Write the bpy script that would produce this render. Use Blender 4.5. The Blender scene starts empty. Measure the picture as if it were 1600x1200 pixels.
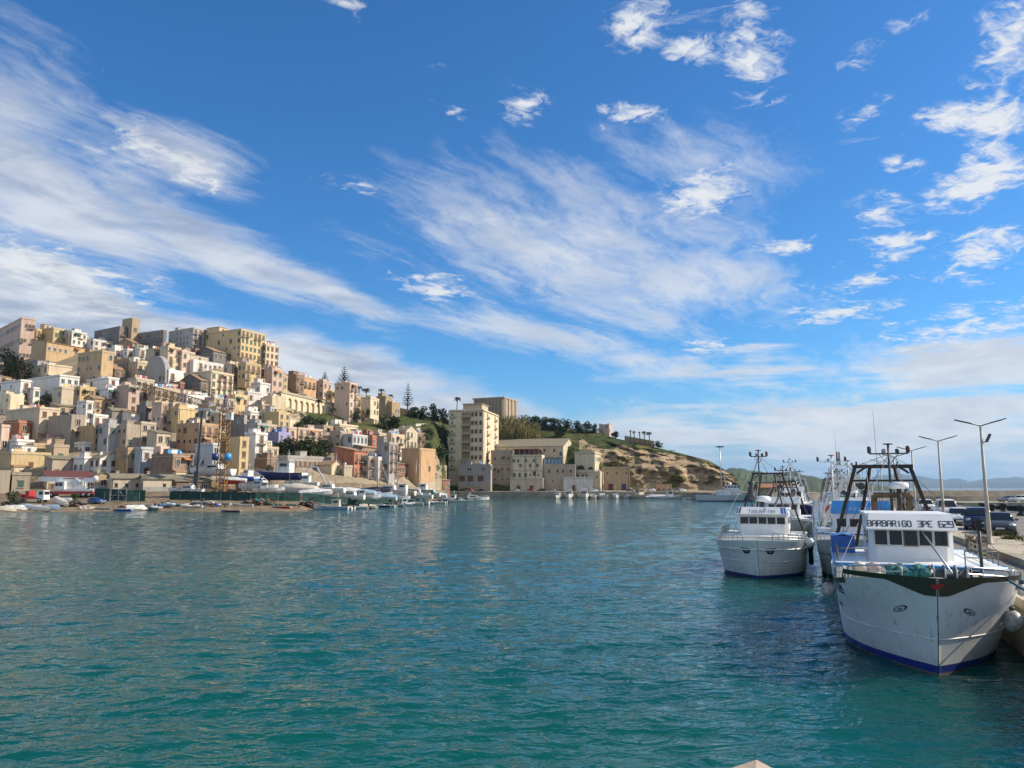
import bpy, bmesh, math, random
import numpy as np
from math import sin, cos, tan, atan, atan2, asin, sqrt, pi, radians
from mathutils import Vector, Matrix, noise as mnoise
scene = bpy.context.scene
COL = scene.collection
# ------------------------------------------------------------------ camera
F, CX, CY, HOR, H = 1200.0, 800.0, 600.0, 762.0, 5.0
PITCH = atan((HOR - CY) / F)
cp, sp = cos(PITCH), sin(PITCH)
cam = bpy.data.cameras.new('camera'); camo = bpy.data.objects.new('camera', cam); COL.objects.link(camo)
cam.sensor_width = 36; cam.lens = 27; cam.clip_start = 0.1; cam.clip_end = 90000
camo.location = (0, 0, H); camo.rotation_euler = (pi / 2 + PITCH, 0, 0)
scene.camera = camo
scene.view_settings.view_transform = 'Standard'; scene.view_settings.look = 'None'
scene.view_settings.exposure = 0.4; scene.view_settings.gamma = 1
scene.cycles.max_bounces = 6; scene.cycles.transparent_max_bounces = 8; scene.cycles.volume_bounces = 0
scene.cycles.use_denoising = True

def ray(px, py):
    u = (px - CX) / F; v = (CY - py) / F
    return Vector((u, cp - v * sp, sp + v * cp))
def at(px, py, Y):
    d = ray(px, py); return Vector((0, 0, H)) + d * (Y / d.y)
def gz(px, py, z):
    d = ray(px, py); return Vector((0, 0, H)) + d * ((z - H) / d.z)
def slope(py):
    v = (CY - py) / F; return (sp + v * cp) / (cp - v * sp)
def zat(py, Y): return H + slope(py) * Y

# ------------------------------------------------------------------ sun and sky
SUN_EL = radians(35); SV = Vector((0.98, 0.06, 0)).normalized()
sun = bpy.data.lights.new('sun', 'SUN'); suno = bpy.data.objects.new('sun', sun); COL.objects.link(suno)
sun.energy = 5.0; sun.angle = radians(0.5); sun.color = (1.0, 0.87, 0.69)
svec = Vector((SV.x * cos(SUN_EL), SV.y * cos(SUN_EL), sin(SUN_EL)))
suno.rotation_euler = svec.to_track_quat('Z', 'Y').to_euler()

world = bpy.data.worlds.new('World'); scene.world = world; world.use_nodes = True
class G:
    """tiny expression helper for shader maths"""
    nt = None
    def __init__(s, sock): s.s = sock
    @staticmethod
    def m(op, a, b=None, c=None, clamp=False):
        n = G.nt.nodes.new('ShaderNodeMath'); n.operation = op; n.use_clamp = clamp
        for i, v in enumerate((a, b, c)):
            if v is None: continue
            if isinstance(v, G): G.nt.links.new(v.s, n.inputs[i])
            else: n.inputs[i].default_value = v
        return G(n.outputs[0])
    def __add__(a, b): return G.m('ADD', a, b)
    def __radd__(a, b): return G.m('ADD', b, a)
    def __sub__(a, b): return G.m('SUBTRACT', a, b)
    def __rsub__(a, b): return G.m('SUBTRACT', b, a)
    def __mul__(a, b): return G.m('MULTIPLY', a, b)
    def __rmul__(a, b): return G.m('MULTIPLY', b, a)
    def __truediv__(a, b): return G.m('DIVIDE', a, b)
    def max(a, b): return G.m('MAXIMUM', a, b)
    def min(a, b): return G.m('MINIMUM', a, b)
    def sm(a, lo, hi):
        n = G.nt.nodes.new('ShaderNodeMapRange'); n.interpolation_type = 'SMOOTHSTEP'
        G.nt.links.new(a.s, n.inputs[0]); n.inputs[1].default_value = lo; n.inputs[2].default_value = hi
        return G(n.outputs[0])
def comb(x, y, z):
    n = G.nt.nodes.new('ShaderNodeCombineXYZ')
    for i, v in enumerate((x, y, z)):
        if isinstance(v, G): G.nt.links.new(v.s, n.inputs[i])
        else: n.inputs[i].default_value = v
    return n.outputs[0]
def nz(vec, scale, detail=4, rough=.55, dist=0., lac=2.0):
    n = G.nt.nodes.new('ShaderNodeTexNoise'); n.inputs['Scale'].default_value = scale
    n.inputs['Detail'].default_value = detail; n.inputs['Roughness'].default_value = rough
    n.inputs['Distortion'].default_value = dist; n.inputs['Lacunarity'].default_value = lac
    if vec is not None: G.nt.links.new(vec, n.inputs['Vector'])
    return G(n.outputs[0])
def mixc(f, a, b, mode='MIX'):
    n = G.nt.nodes.new('ShaderNodeMix'); n.data_type = 'RGBA'; n.blend_type = mode
    for k, v in ((0, f), (6, a), (7, b)):
        if isinstance(v, G): G.nt.links.new(v.s, n.inputs[k])
        elif hasattr(v, 'is_linked'): G.nt.links.new(v, n.inputs[k])
        elif k == 0: n.inputs[0].default_value = v
        else: n.inputs[k].default_value = (*v, 1) if len(v) == 3 else v
    return n.outputs[2]

def build_world():
    nt = world.node_tree; nt.nodes.clear(); G.nt = nt; L = nt.links
    tc = nt.nodes.new('ShaderNodeTexCoord')
    sep = nt.nodes.new('ShaderNodeSeparateXYZ'); L.new(tc.outputs['Generated'], sep.inputs[0])
    dx, dy, dz = (G(sep.outputs[i]) for i in range(3))
    az = G.m('ARCTAN2', dx, dy); el = G.m('ARCSINE', dz)
    sky = nt.nodes.new('ShaderNodeTexSky'); sky.sky_type = 'NISHITA'; sky.sun_disc = False
    sky.sun_elevation = SUN_EL; sky.sun_rotation = atan2(SV.x, SV.y)
    sky.air_density = 1.0; sky.dust_density = 0.3; sky.ozone_density = 4.0
    hs = nt.nodes.new('ShaderNodeHueSaturation'); hs.inputs['Saturation'].default_value = 1.15; hs.inputs['Value'].default_value = 1.0
    L.new(sky.outputs[0], hs.inputs['Color'])
    # planar cloud layer coordinates
    inv = 1.0 / (dz.max(0.0) + 0.06) if False else G.m('DIVIDE', 1.0, dz.max(0.0) + 0.06)
    qx, qy = dx * inv, dy * inv
    ax, ay = 0.50, 0.866
    al = qx * ax + qy * ay; ac = qx * ay - qy * ax
    cirv = comb(al * 0.30, ac * 1.25, 0.0)
    ae = comb(az, el, 0.0)
    def mask(cx, cyy, rx, ry, rot=0):
        d = ray(cx, cyy).normalized(); a0 = atan2(d.x, d.y); e0 = asin(d.z); k = cos(a0)
        n = nt.nodes.new('ShaderNodeMapping'); n.vector_type = 'TEXTURE'; L.new(ae, n.inputs[0])
        n.inputs['Location'].default_value = (a0, e0, 0); n.inputs['Rotation'].default_value = (0, 0, radians(-rot))
        n.inputs['Scale'].default_value = (rx * k ** 1.5 / F, ry * k / F, 1)
        v = nt.nodes.new('ShaderNodeVectorMath'); v.operation = 'LENGTH'; L.new(n.outputs[0], v.inputs[0])
        return G(v.outputs['Value'])
    def many(lst):
        t = None
        for a in lst:
            w = a[5]; m_ = G.m('MULTIPLY_ADD', mask(*a[:5]), -w, w)
            t = m_ if t is None else t.max(m_)
        return t.max(0.0)
    # wispy high cloud, stretched along the wind
    nW = nz(comb(qx * .8, qy * .8, 9.0), 1.6, 4, .55)
    wob = (nW - .5) * 1.1
    cirv = comb(al * 0.44 + wob * .25, ac * 1.15 + wob * .55, 0.0)
    nA = nz(cirv, 2.6, 8, .62, .15)
    nB = nz(comb(al * 0.7 + wob * .3, ac * 2.6 + wob, 3.1), 4.0, 7, .66, .2)
    mA = many([(60, 295, 460, 135, 17, 1.25), (330, 385, 400, 75, 21, 1.15), (500, 450, 200, 38, 20, 1.0), (10, 170, 230, 170, 30, .8), (170, 300, 300, 150, 18, .8),
               (900, 400, 520, 190, 14, .84), (1080, 430, 280, 100, 10, .86), (760, 340, 280, 110, 20, .7), (850, 520, 330, 55, 10, .9), (1010, 560, 200, 40, 4, .8),
               (1440, 560, 420, 85, -5, .62), (1250, 640, 460, 90, 0, .6), (300, 250, 190, 85, 15, .9), (1090, 250, 280, 110, 10, .6)])
    # puffs
    nW2 = (nz(comb(qx, qy, 4.0), 6.0, 4, .6) - .5) * .22
    pv = comb(qx + nW2, qy * .9 + nW2 * .6, 1.7)
    nC = nz(pv, 7.5, 8, .62, .1)
    nC2 = nz(pv, 24.0, 5, .65, .1)
    cA = ((nA - .5) * 1.9 + (nB - .5) * 1.1 + (nC2 - .5) * .35 + mA * 1.4).sm(0.28, 1.32)
    mC = many([(1000, 35, 120, 75, 0, .95), (1080, 80, 95, 50, 0, .9), (1180, 110, 120, 90, 20, .88), (1170, 10, 95, 45, 0, .85), (715, 170, 80, 30, 5, .8), (815, 168, 75, 45, -10, .85), (1000, 178, 110, 38, -8, .84),
               (1100, 305, 115, 58, 0, 1.0), (1345, 180, 70, 38, -10, .85), (1480, 185, 110, 60, 0, .95), (1560, 190, 150, 110, -30, 1.0), (1590, 50, 110, 150, 20, .95), (1530, 290, 200, 72, -10, .98),
               (1385, 325, 110, 48, 0, .9), (1400, 382, 120, 50, -10, .9), (1235, 383, 75, 24, 0, .85), (1530, 395, 150, 80, -5, .92), (1320, 445, 140, 34, -5, .84), (1310, 490, 170, 36, 0, .86),
               (1500, 510, 260, 60, -6, .82), (525, 288, 100, 40, 0, .78), (265, 245, 170, 75, 10, .92), (680, 450, 110, 50, 5, .82), (120, 440, 230, 75, 14, 1.0), (30, 415, 170, 75, 20, .92), (1420, 255, 75, 28, 0, .82), (1400, 50, 190, 45, -12, .62), (540, 5, 100, 28, 0, .7), (1120, 545, 120, 30, 0, .7), (150, 45, 80, 28, 8, .55)])
    cC = ((nC - .5) * 3.0 + (nC2 - .5) * 1.3 + mC * 1.35).sm(0.58, 1.36)
    # low bank over the town and the horizon
    nD = nz(comb(az * 1.0, el * 3.0, 0.3), 5.0, 8, .60, .2)
    nE = nz(comb(az * 1.0 + el, el * 9.0, 2.3), 4.0, 7, .62, .2)
    mD = many([(40, 490, 480, 150, 11, 1.25), (420, 580, 460, 115, 9, 1.25), (700, 650, 300, 70, 4, .9), (1330, 680, 680, 160, 0, .90), (1150, 590, 420, 80, 0, .6), (1520, 570, 380, 110, -4, .88)])
    right = (az - 0.05).sm(0.0, .25)
    cD = ((nD - .5) * 2.0 + (nE - .5) * 3.2 * right + mD * 1.7).sm(0.46, 1.12)
    lowh = (0.15 - el).sm(0.0, 0.15)
    dens = (1.0 - (1.0 - cA * 0.80) * (1.0 - cC * 0.96) * (1.0 - cD * 0.90))
    # unseen bright cloud added behind the viewer to lift and whiten the shade
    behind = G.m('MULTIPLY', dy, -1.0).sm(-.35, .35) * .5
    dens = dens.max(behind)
    # cloud tone: sunlit white, grey where thick and towards the left bank
    nS = nz(comb(al * 0.4 + wob * .2, ac * 1.3 + wob * .5, 5.0), 2.2, 5, .55, .2)
    nS2 = nz(comb(az * 1.2, el * 4.5 - 0.05, 0.3), 5.5, 6, .58, .3)
    leftness = (0.12 - az).sm(-0.1, 0.6)
    shade = ((nS * .5 + nS2 * .7).sm(0.46, 0.76) * (0.55 + leftness * 0.8) * (cA * .9).max(cD) - cC * 0.30).max(0.0)
    cloud = mixc(shade, (5.3, 5.4, 5.55), (2.75, 3.1, 3.75))
    deep = mixc(1.0, hs.outputs[0], (.44, .79, .99), 'MULTIPLY')
    base = mixc(lowh * 0.85, deep, (2.3, 3.25, 4.3))
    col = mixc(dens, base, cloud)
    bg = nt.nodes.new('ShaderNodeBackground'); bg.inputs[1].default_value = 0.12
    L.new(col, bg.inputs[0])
    out = nt.nodes.new('ShaderNodeOutputWorld'); L.new(bg.outputs[0], out.inputs[0])
build_world()
world.cycles.sampling_method = 'MANUAL'; world.cycles.sample_map_resolution = 512

# ------------------------------------------------------------------ materials
MATS = {}
def mat(name, col, rough=.6, metal=0., var=.18, scale=1.5, bump=0., col2=None, spec=.5, alpha=None, coord='Object'):
    if name in MATS: return MATS[name]
    m = bpy.data.materials.new(name); m.use_nodes = True; nt = m.node_tree; G.nt = nt
    b = nt.nodes['Principled BSDF']
    b.inputs['Roughness'].default_value = rough; b.inputs['Metallic'].default_value = metal
    b.inputs['Specular IOR Level'].default_value = spec
    tc = nt.nodes.new('ShaderNodeTexCoord')
    n = nz(tc.outputs[coord], scale, 6, .6)
    lo = tuple(c * (1 - var) for c in col) if col2 is None else col2
    hi = tuple(min(1, c * (1 + var * .5)) for c in col)
    c = mixc(n.sm(.32, .68), lo, hi)
    nt.links.new(c, b.inputs['Base Color'])
    if bump:
        bp = nt.nodes.new('ShaderNodeBump'); bp.inputs['Strength'].default_value = bump; bp.inputs['Distance'].default_value = .1
        n2 = nz(tc.outputs[coord], scale * 4, 5, .6); nt.links.new(n2.s, bp.inputs['Height']); nt.links.new(bp.outputs[0], b.inputs['Normal'])
    MATS[name] = m; return m

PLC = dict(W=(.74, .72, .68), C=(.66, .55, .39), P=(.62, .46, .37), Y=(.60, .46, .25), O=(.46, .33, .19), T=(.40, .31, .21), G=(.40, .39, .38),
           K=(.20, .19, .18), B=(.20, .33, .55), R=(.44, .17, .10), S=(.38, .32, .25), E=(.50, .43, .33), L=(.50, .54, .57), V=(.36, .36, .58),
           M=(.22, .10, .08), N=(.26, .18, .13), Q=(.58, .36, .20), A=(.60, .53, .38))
def plaster(k):
    name = 'plaster_' + k
    if name in MATS: return MATS[name]
    col = PLC[k]
    m = bpy.data.materials.new(name); m.use_nodes = True; nt = m.node_tree; G.nt = nt
    b = nt.nodes['Principled BSDF']; b.inputs['Roughness'].default_value = .9; b.inputs['Specular IOR Level'].default_value = .2
    tc = nt.nodes.new('ShaderNodeTexCoord'); ob = tc.outputs['Object']
    oi = nt.nodes.new('ShaderNodeObjectInfo')
    mp = nt.nodes.new('ShaderNodeMapping'); nt.links.new(ob, mp.inputs[0]); mp.inputs['Scale'].default_value = (1.2, 1.2, .16)
    av = nt.nodes.new('ShaderNodeVectorMath'); av.operation = 'ADD'; nt.links.new(mp.outputs[0], av.inputs[0])
    rv = G(oi.outputs['Random']) * 40.0
    nt.links.new(comb(rv, rv, rv), av.inputs[1])
    streak = nz(av.outputs[0], 1.1, 5, .65)
    patch = nz(ob, .45, 5, .6, .6)
    fine = nz(ob, 5., 3, .6)
    c = mixc(streak.sm(.40, .70) * .8, col, tuple(x * y for x, y in zip(col, (.62, .58, .54))))
    c = mixc(patch.sm(.48, .62) * .6, c, tuple(x * .55 + y * .45 for x, y in zip(col, (.40, .32, .23))))
    c = mixc(fine.sm(.4, .62) * .22, c, tuple(x * .7 for x in col))
    hv = nt.nodes.new('ShaderNodeHueSaturation'); nt.links.new(c, hv.inputs['Color'])
    nt.links.new((G(oi.outputs['Random']) * .3 + .85).s, hv.inputs['Value'])
    nt.links.new(hv.outputs[0], b.inputs['Base Color'])
    bp = nt.nodes.new('ShaderNodeBump'); bp.inputs['Strength'].default_value = .5; bp.inputs['Distance'].default_value = .05
    nt.links.new(fine.s, bp.inputs['Height']); nt.links.new(bp.outputs[0], b.inputs['Normal'])
    MATS[name] = m; return m
JIBM = mat('weathered_jib_paint', (.12, .06, .024), .7, col2=(.05, .03, .018), scale=2)
def tile_mat(name, col, col2):
    if name in MATS: return MATS[name]
    m = bpy.data.materials.new(name); m.use_nodes = True; nt = m.node_tree; G.nt = nt
    b = nt.nodes['Principled BSDF']; b.inputs['Roughness'].default_value = .9
    tc = nt.nodes.new('ShaderNodeTexCoord'); ob = tc.outputs['Object']
    w = nt.nodes.new('ShaderNodeTexWave'); w.inputs['Scale'].default_value = 1.1; w.inputs['Distortion'].default_value = 1.; nt.links.new(ob, w.inputs[0])
    n = nz(ob, .9, 6, .65); n3 = nz(ob, 7., 3, .6)
    c = mixc(n.sm(.35, .65), col, col2); c = mixc(G(w.outputs[1]) * .25 + n3.sm(.4, .6) * .25, c, tuple(x * .55 for x in col2))
    nt.links.new(c, b.inputs['Base Color'])
    bp = nt.nodes.new('ShaderNodeBump'); bp.inputs['Strength'].default_value = .6; bp.inputs['Distance'].default_value = .1
    nt.links.new(w.outputs[1], bp.inputs['Height']); nt.links.new(bp.outputs[0], b.inputs['Normal'])
    MATS[name] = m; return m
TILE = tile_mat('clay_tiles', (.30, .17, .10), (.36, .25, .16))
TILEP = tile_mat('weathered_tiles', (.29, .25, .165), (.21, .185, .13))
FLATR = mat('roof_screed', (.30, .27, .24), .9, var=.3, scale=.6)
GLASS_D = mat('dark_window_glass', (.03, .035, .04), .12, var=.3, scale=.7)
FRAME_W = mat('white_window_frame', (.55, .53, .48), .6)
FRAME_T = mat('stone_surround', (.42, .36, .27), .85)
SHUT_G = mat('green_shutter', (.07, .13, .09), .7, scale=3)
SHUT_B = mat('brown_shutter', (.14, .075, .045), .7, scale=3)
WHITE = mat('white_paint', (.74, .75, .74), .38, var=.10, scale=.9)
WHITE_W = mat('worn_white_paint', (.66, .66, .63), .5, var=.30, scale=1.3)
STEEL = mat('galvanised_steel', (.42, .43, .42), .42, metal=.6)
CHROME = mat('stainless_steel', (.52, .52, .51), .38, metal=.45, var=.15)
RUST = mat('rusty_steel', (.075, .048, .036), .8, col2=(.03, .024, .022), scale=3)
BLACK = mat('black_rubber', (.018, .018, .02), .7)
BLUE = mat('blue_paint', (.03, .13, .45), .4)
SKYB = mat('sky_blue_paint', (.05, .28, .62), .4)
NAVY = mat('navy_paint', (.018, .03, .13), .35)
RED = mat('red_paint', (.42, .035, .03), .45)
ORANGE = mat('crane_yellow_paint', (.42, .20, .035), .6, col2=(.16, .075, .025), scale=2)
GREENP = mat('green_paint', (.03, .22, .13), .5)
TEALN = mat('teal_net', (.05, .24, .24), .9, var=.6, scale=14, bump=.8)
WOOD = mat('weathered_wood', (.25, .18, .11), .8, scale=3)
CONC = mat('harbour_concrete', (.33, .31, .27), .9, var=.35, scale=.7, bump=.4)
DGREY = mat('dark_grey_paint', (.06, .065, .07), .5)

# ------------------------------------------------------------------ mesh helpers
class MB:
    def __init__(s): s.v = []; s.f = []; s.m = []; s.sm = []; s.mats = []
    def mi(s, m):
        if m not in s.mats: s.mats.append(m)
        return s.mats.index(m)
    def add(s, vs, fs, m, smooth=False, T=None):
        o = len(s.v); k = s.mi(m)
        for p in vs:
            p = Vector(p); s.v.append(T @ p if T is not None else p)
        for f in fs: s.f.append([i + o for i in f]); s.m.append(k); s.sm.append(smooth)
    def box(s, c, d, m, rot=None, T=None, taper=1.0):
        x, y, z = d[0] / 2, d[1] / 2, d[2] / 2; t = taper
        vs = [(-x, -y, -z), (x, -y, -z), (x, y, -z), (-x, y, -z), (-x * t, -y * t, z), (x * t, -y * t, z), (x * t, y * t, z), (-x * t, y * t, z)]
        M = Matrix.Translation(c)
        if rot is not None: M = M @ rot
        if T is not None: M = T @ M
        s.add(vs, [(0, 3, 2, 1), (4, 5, 6, 7), (0, 1, 5, 4), (1, 2, 6, 5), (2, 3, 7, 6), (3, 0, 4, 7)], m, T=M)
    def bar(s, a, b, r, m, n=6, r2=None):
        s.tube([a, b], [r, r if r2 is None else r2], m, n)
    def beam(s, a, b, w, h, m):
        a, b = Vector(a), Vector(b); d = b - a
        q = d.to_track_quat('X', 'Z').to_matrix().to_4x4()
        s.box((a + b) / 2, (d.length, w, h), m, rot=q)
    def tube(s, pts, r, m, n=6, cap=True):
        pts = [Vector(p) for p in pts]; N = len(pts)
        rs = r if isinstance(r, (list, tuple)) else [r] * N
        vs = []; prev = None
        for i, p in enumerate(pts):
            t = (pts[min(i + 1, N - 1)] - pts[max(i - 1, 0)])
            if t.length < 1e-9: t = Vector((0, 0, 1))
            t.normalize()
            if prev is None:
                a = Vector((0, 0, 1)) if abs(t.z) < .9 else Vector((1, 0, 0))
                x = t.cross(a).normalized()
            else:
                x = (prev - t * prev.dot(t)); x = x.normalized() if x.length > 1e-6 else t.orthogonal().normalized()
            prev = x; y = t.cross(x)
            for k in range(n):
                an = 2 * pi * k / n; vs.append(p + x * (cos(an) * rs[i]) + y * (sin(an) * rs[i]))
        fs = [(i * n + k, i * n + (k + 1) % n, (i + 1) * n + (k + 1) % n, (i + 1) * n + k) for i in range(N - 1) for k in range(n)]
        if cap: fs += [tuple(range(n - 1, -1, -1)), tuple(range((N - 1) * n, N * n))]
        s.add(vs, fs, m, smooth=n > 5)
    def lathe(s, prof, m, n=12, T=None):
        vs = [(r * cos(2 * pi * k / n), r * sin(2 * pi * k / n), z) for r, z in prof for k in range(n)]
        N = len(prof)
        fs = [(i * n + k, i * n + (k + 1) % n, (i + 1) * n + (k + 1) % n, (i + 1) * n + k) for i in range(N - 1) for k in range(n)]
        fs += [tuple(range(n - 1, -1, -1)), tuple(range((N - 1) * n, N * n))]
        s.add(vs, fs, m, smooth=True, T=T)
    def sphere(s, c, r, m, n=10, sc=(1, 1, 1)):
        vs = []; R = n // 2
        for i in range(R + 1):
            ph = pi * i / R
            for k in range(n):
                vs.append((c[0] + r * sc[0] * sin(ph) * cos(2 * pi * k / n), c[1] + r * sc[1] * sin(ph) * sin(2 * pi * k / n), c[2] - r * sc[2] * cos(ph)))
        fs = [(i * n + k, i * n + (k + 1) % n, (i + 1) * n + (k + 1) % n, (i + 1) * n + k) for i in range(R) for k in range(n)]
        s.add(vs, fs, m, smooth=True)
    def loft(s, rings, m, smooth=True, closed=False, cap=False):
        n = len(rings[0]); vs = [p for r in rings for p in r]; N = len(rings)
        fs = []
        for i in range(N - 1):
            for k in range(n if closed else n - 1):
                fs.append((i * n + k, i * n + (k + 1) % n, (i + 1) * n + (k + 1) % n, (i + 1) * n + k))
        if cap: fs += [tuple(range(n - 1, -1, -1)), tuple(range((N - 1) * n, N * n))]
        s.add(vs, fs, m, smooth=smooth)
    def prism(s, poly, z0, z1, m, T=None):
        n = len(poly); vs = [(x, y, z0) for x, y in poly] + [(x, y, z1) for x, y in poly]
        fs = [tuple(range(n - 1, -1, -1)), tuple(range(n, 2 * n))] + [(i, (i + 1) % n, n + (i + 1) % n, n + i) for i in range(n)]
        s.add(vs, fs, m, T=T)
    def mesh(s, name):
        me = bpy.data.meshes.new(name); me.from_pydata([tuple(p) for p in s.v], [], s.f)
        for m in s.mats: me.materials.append(m)
        me.polygons.foreach_set('material_index', s.m); me.polygons.foreach_set('use_smooth', s.sm)
        me.validate(); me.update(); return me
    def build(s, name, parent=None, loc=None, rot=None):
        return put(s.mesh(name), name, parent, loc, rot)
def put(me, name, parent=None, loc=None, rot=None, scale=None):
    o = bpy.data.objects.new(name, me); COL.objects.link(o)
    if parent is not None: o.parent = parent
    if loc is not None: o.location = loc
    if rot is not None: o.rotation_euler = rot
    if scale is not None: o.scale = scale
    return o
LABELS = {}
def tag(o, label, cat, group=None):
    o['label'] = label; o['category'] = cat
    if group: o['group'] = group
    LABELS.setdefault(label, []).append(o.name)
    return o
def thing(name, label, cat, loc=(0, 0, 0), rotz=0., group=None):
    o = bpy.data.objects.new(name, None); COL.objects.link(o); o.empty_display_size = .3
    o.location = loc; o.rotation_euler = (0, 0, rotz)
    return tag(o, label, cat, group)
def struct(o, kind='structure'): o['kind'] = kind; return o
# ------------------------------------------------------------------ setting: water, terrain, hills, quays
def water():
    m = bpy.data.materials.new('harbour_water'); m.use_nodes = True; nt = m.node_tree; G.nt = nt
    b = nt.nodes['Principled BSDF']
    geo = nt.nodes.new('ShaderNodeNewGeometry'); pos = geo.outputs['Position']
    big = nz(pos, .035, 3, .5)
    c = mixc(big.sm(.35, .65), (.0025, .076, .060), (.0025, .064, .071))
    nt.links.new(c, b.inputs['Base Color'])
    b.inputs['Roughness'].default_value = .04; b.inputs['IOR'].default_value = 1.33
    b.subsurface_method = 'BURLEY'; b.inputs['Subsurface Weight'].default_value = 1.0; b.inputs['Subsurface Radius'].default_value = (.4, 1.0, 1.0); b.inputs['Subsurface Scale'].default_value = 7.0
    def mp(sx, sy, rot):
        n = nt.nodes.new('ShaderNodeMapping'); nt.links.new(pos, n.inputs[0])
        n.inputs['Scale'].default_value = (sx, sy, 1); n.inputs['Rotation'].default_value = (0, 0, radians(rot)); return n.outputs[0]
    w2 = nz(mp(.7, 1.5, -12), 1.5, 3, .55, .6); w3 = nz(mp(.8, 1.3, 22), 4.6, 2, .5, .3)
    gust = nz(mp(.5, 1.2, 5), .06, 3, .5).sm(.3, .7) * .45 + .7
    h = (w2 * .55 + w3 * .14) * gust
    bp = nt.nodes.new('ShaderNodeBump'); bp.inputs['Strength'].default_value = 1.0; bp.inputs['Distance'].default_value = .30
    nt.links.new(h.s, bp.inputs['Height']); nt.links.new(bp.outputs[0], b.inputs['Normal'])
    # one sheet of real waves, finest near the quay and flattening out to sea
    NX = 760
    Ys = np.concatenate([[-60.0, 0.0], np.exp(np.linspace(np.log(6.0), np.log(420.0), 760)), np.exp(np.linspace(np.log(440.0), np.log(19000.0), 40))])
    us = np.linspace(-1.15, 1.15, NX)
    Y = np.repeat(Ys[:, None], NX, 1); X = us[None, :] * (np.maximum(Y, 0) + 30.0)
    Z = np.zeros_like(X); dY = np.gradient(Ys)[:, None]; rg = np.random.RandomState(4)
    grp = .9 + .14 * np.sin(X * .11 + 1.3 * np.sin(Y * .07)) * np.sin(Y * .09 + X * .03)
    for k in range(46):
        lam = .45 * (4.2 / .45) ** (rg.rand() ** 1.25); th = np.pi / 2 + rg.normal(0, .42); q = 2 * np.pi / lam
        slope_ = .040 if lam < 1.4 else .016
        fade = np.clip((lam / dY - 2.2) / 2.0, 0, 1)
        ph = q * (np.cos(th) * X + np.sin(th) * Y) + rg.rand() * 6.28
        s_ = np.sin(ph + .35 * np.sin(ph)); Z += fade * (slope_ / q) * s_ * (grp if lam < 4 else 1)
    Z *= np.clip((19000 - Y) / 18000, 0, 1); Z[:2] = 0
    co = np.stack([X, Y, Z], -1).reshape(-1, 3); n_ = len(Ys)
    idx = np.arange(n_ * NX).reshape(n_, NX)
    f = np.stack([idx[:-1, :-1], idx[:-1, 1:], idx[1:, 1:], idx[1:, :-1]], -1).reshape(-1, 4)
    me = bpy.data.meshes.new('water'); me.vertices.add(len(co)); me.vertices.foreach_set('co', co.ravel()); me.loops.add(f.size); me.loops.foreach_set('vertex_index', f.ravel().astype(np.int32))
    me.polygons.add(len(f)); me.polygons.foreach_set('loop_start', np.arange(0, f.size, 4, dtype=np.int32)); me.polygons.foreach_set('use_smooth', np.ones(len(f), dtype=bool)); me.materials.append(m); me.update(calc_edges=True)
    struct(put(me, 'water'))
water()

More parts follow.
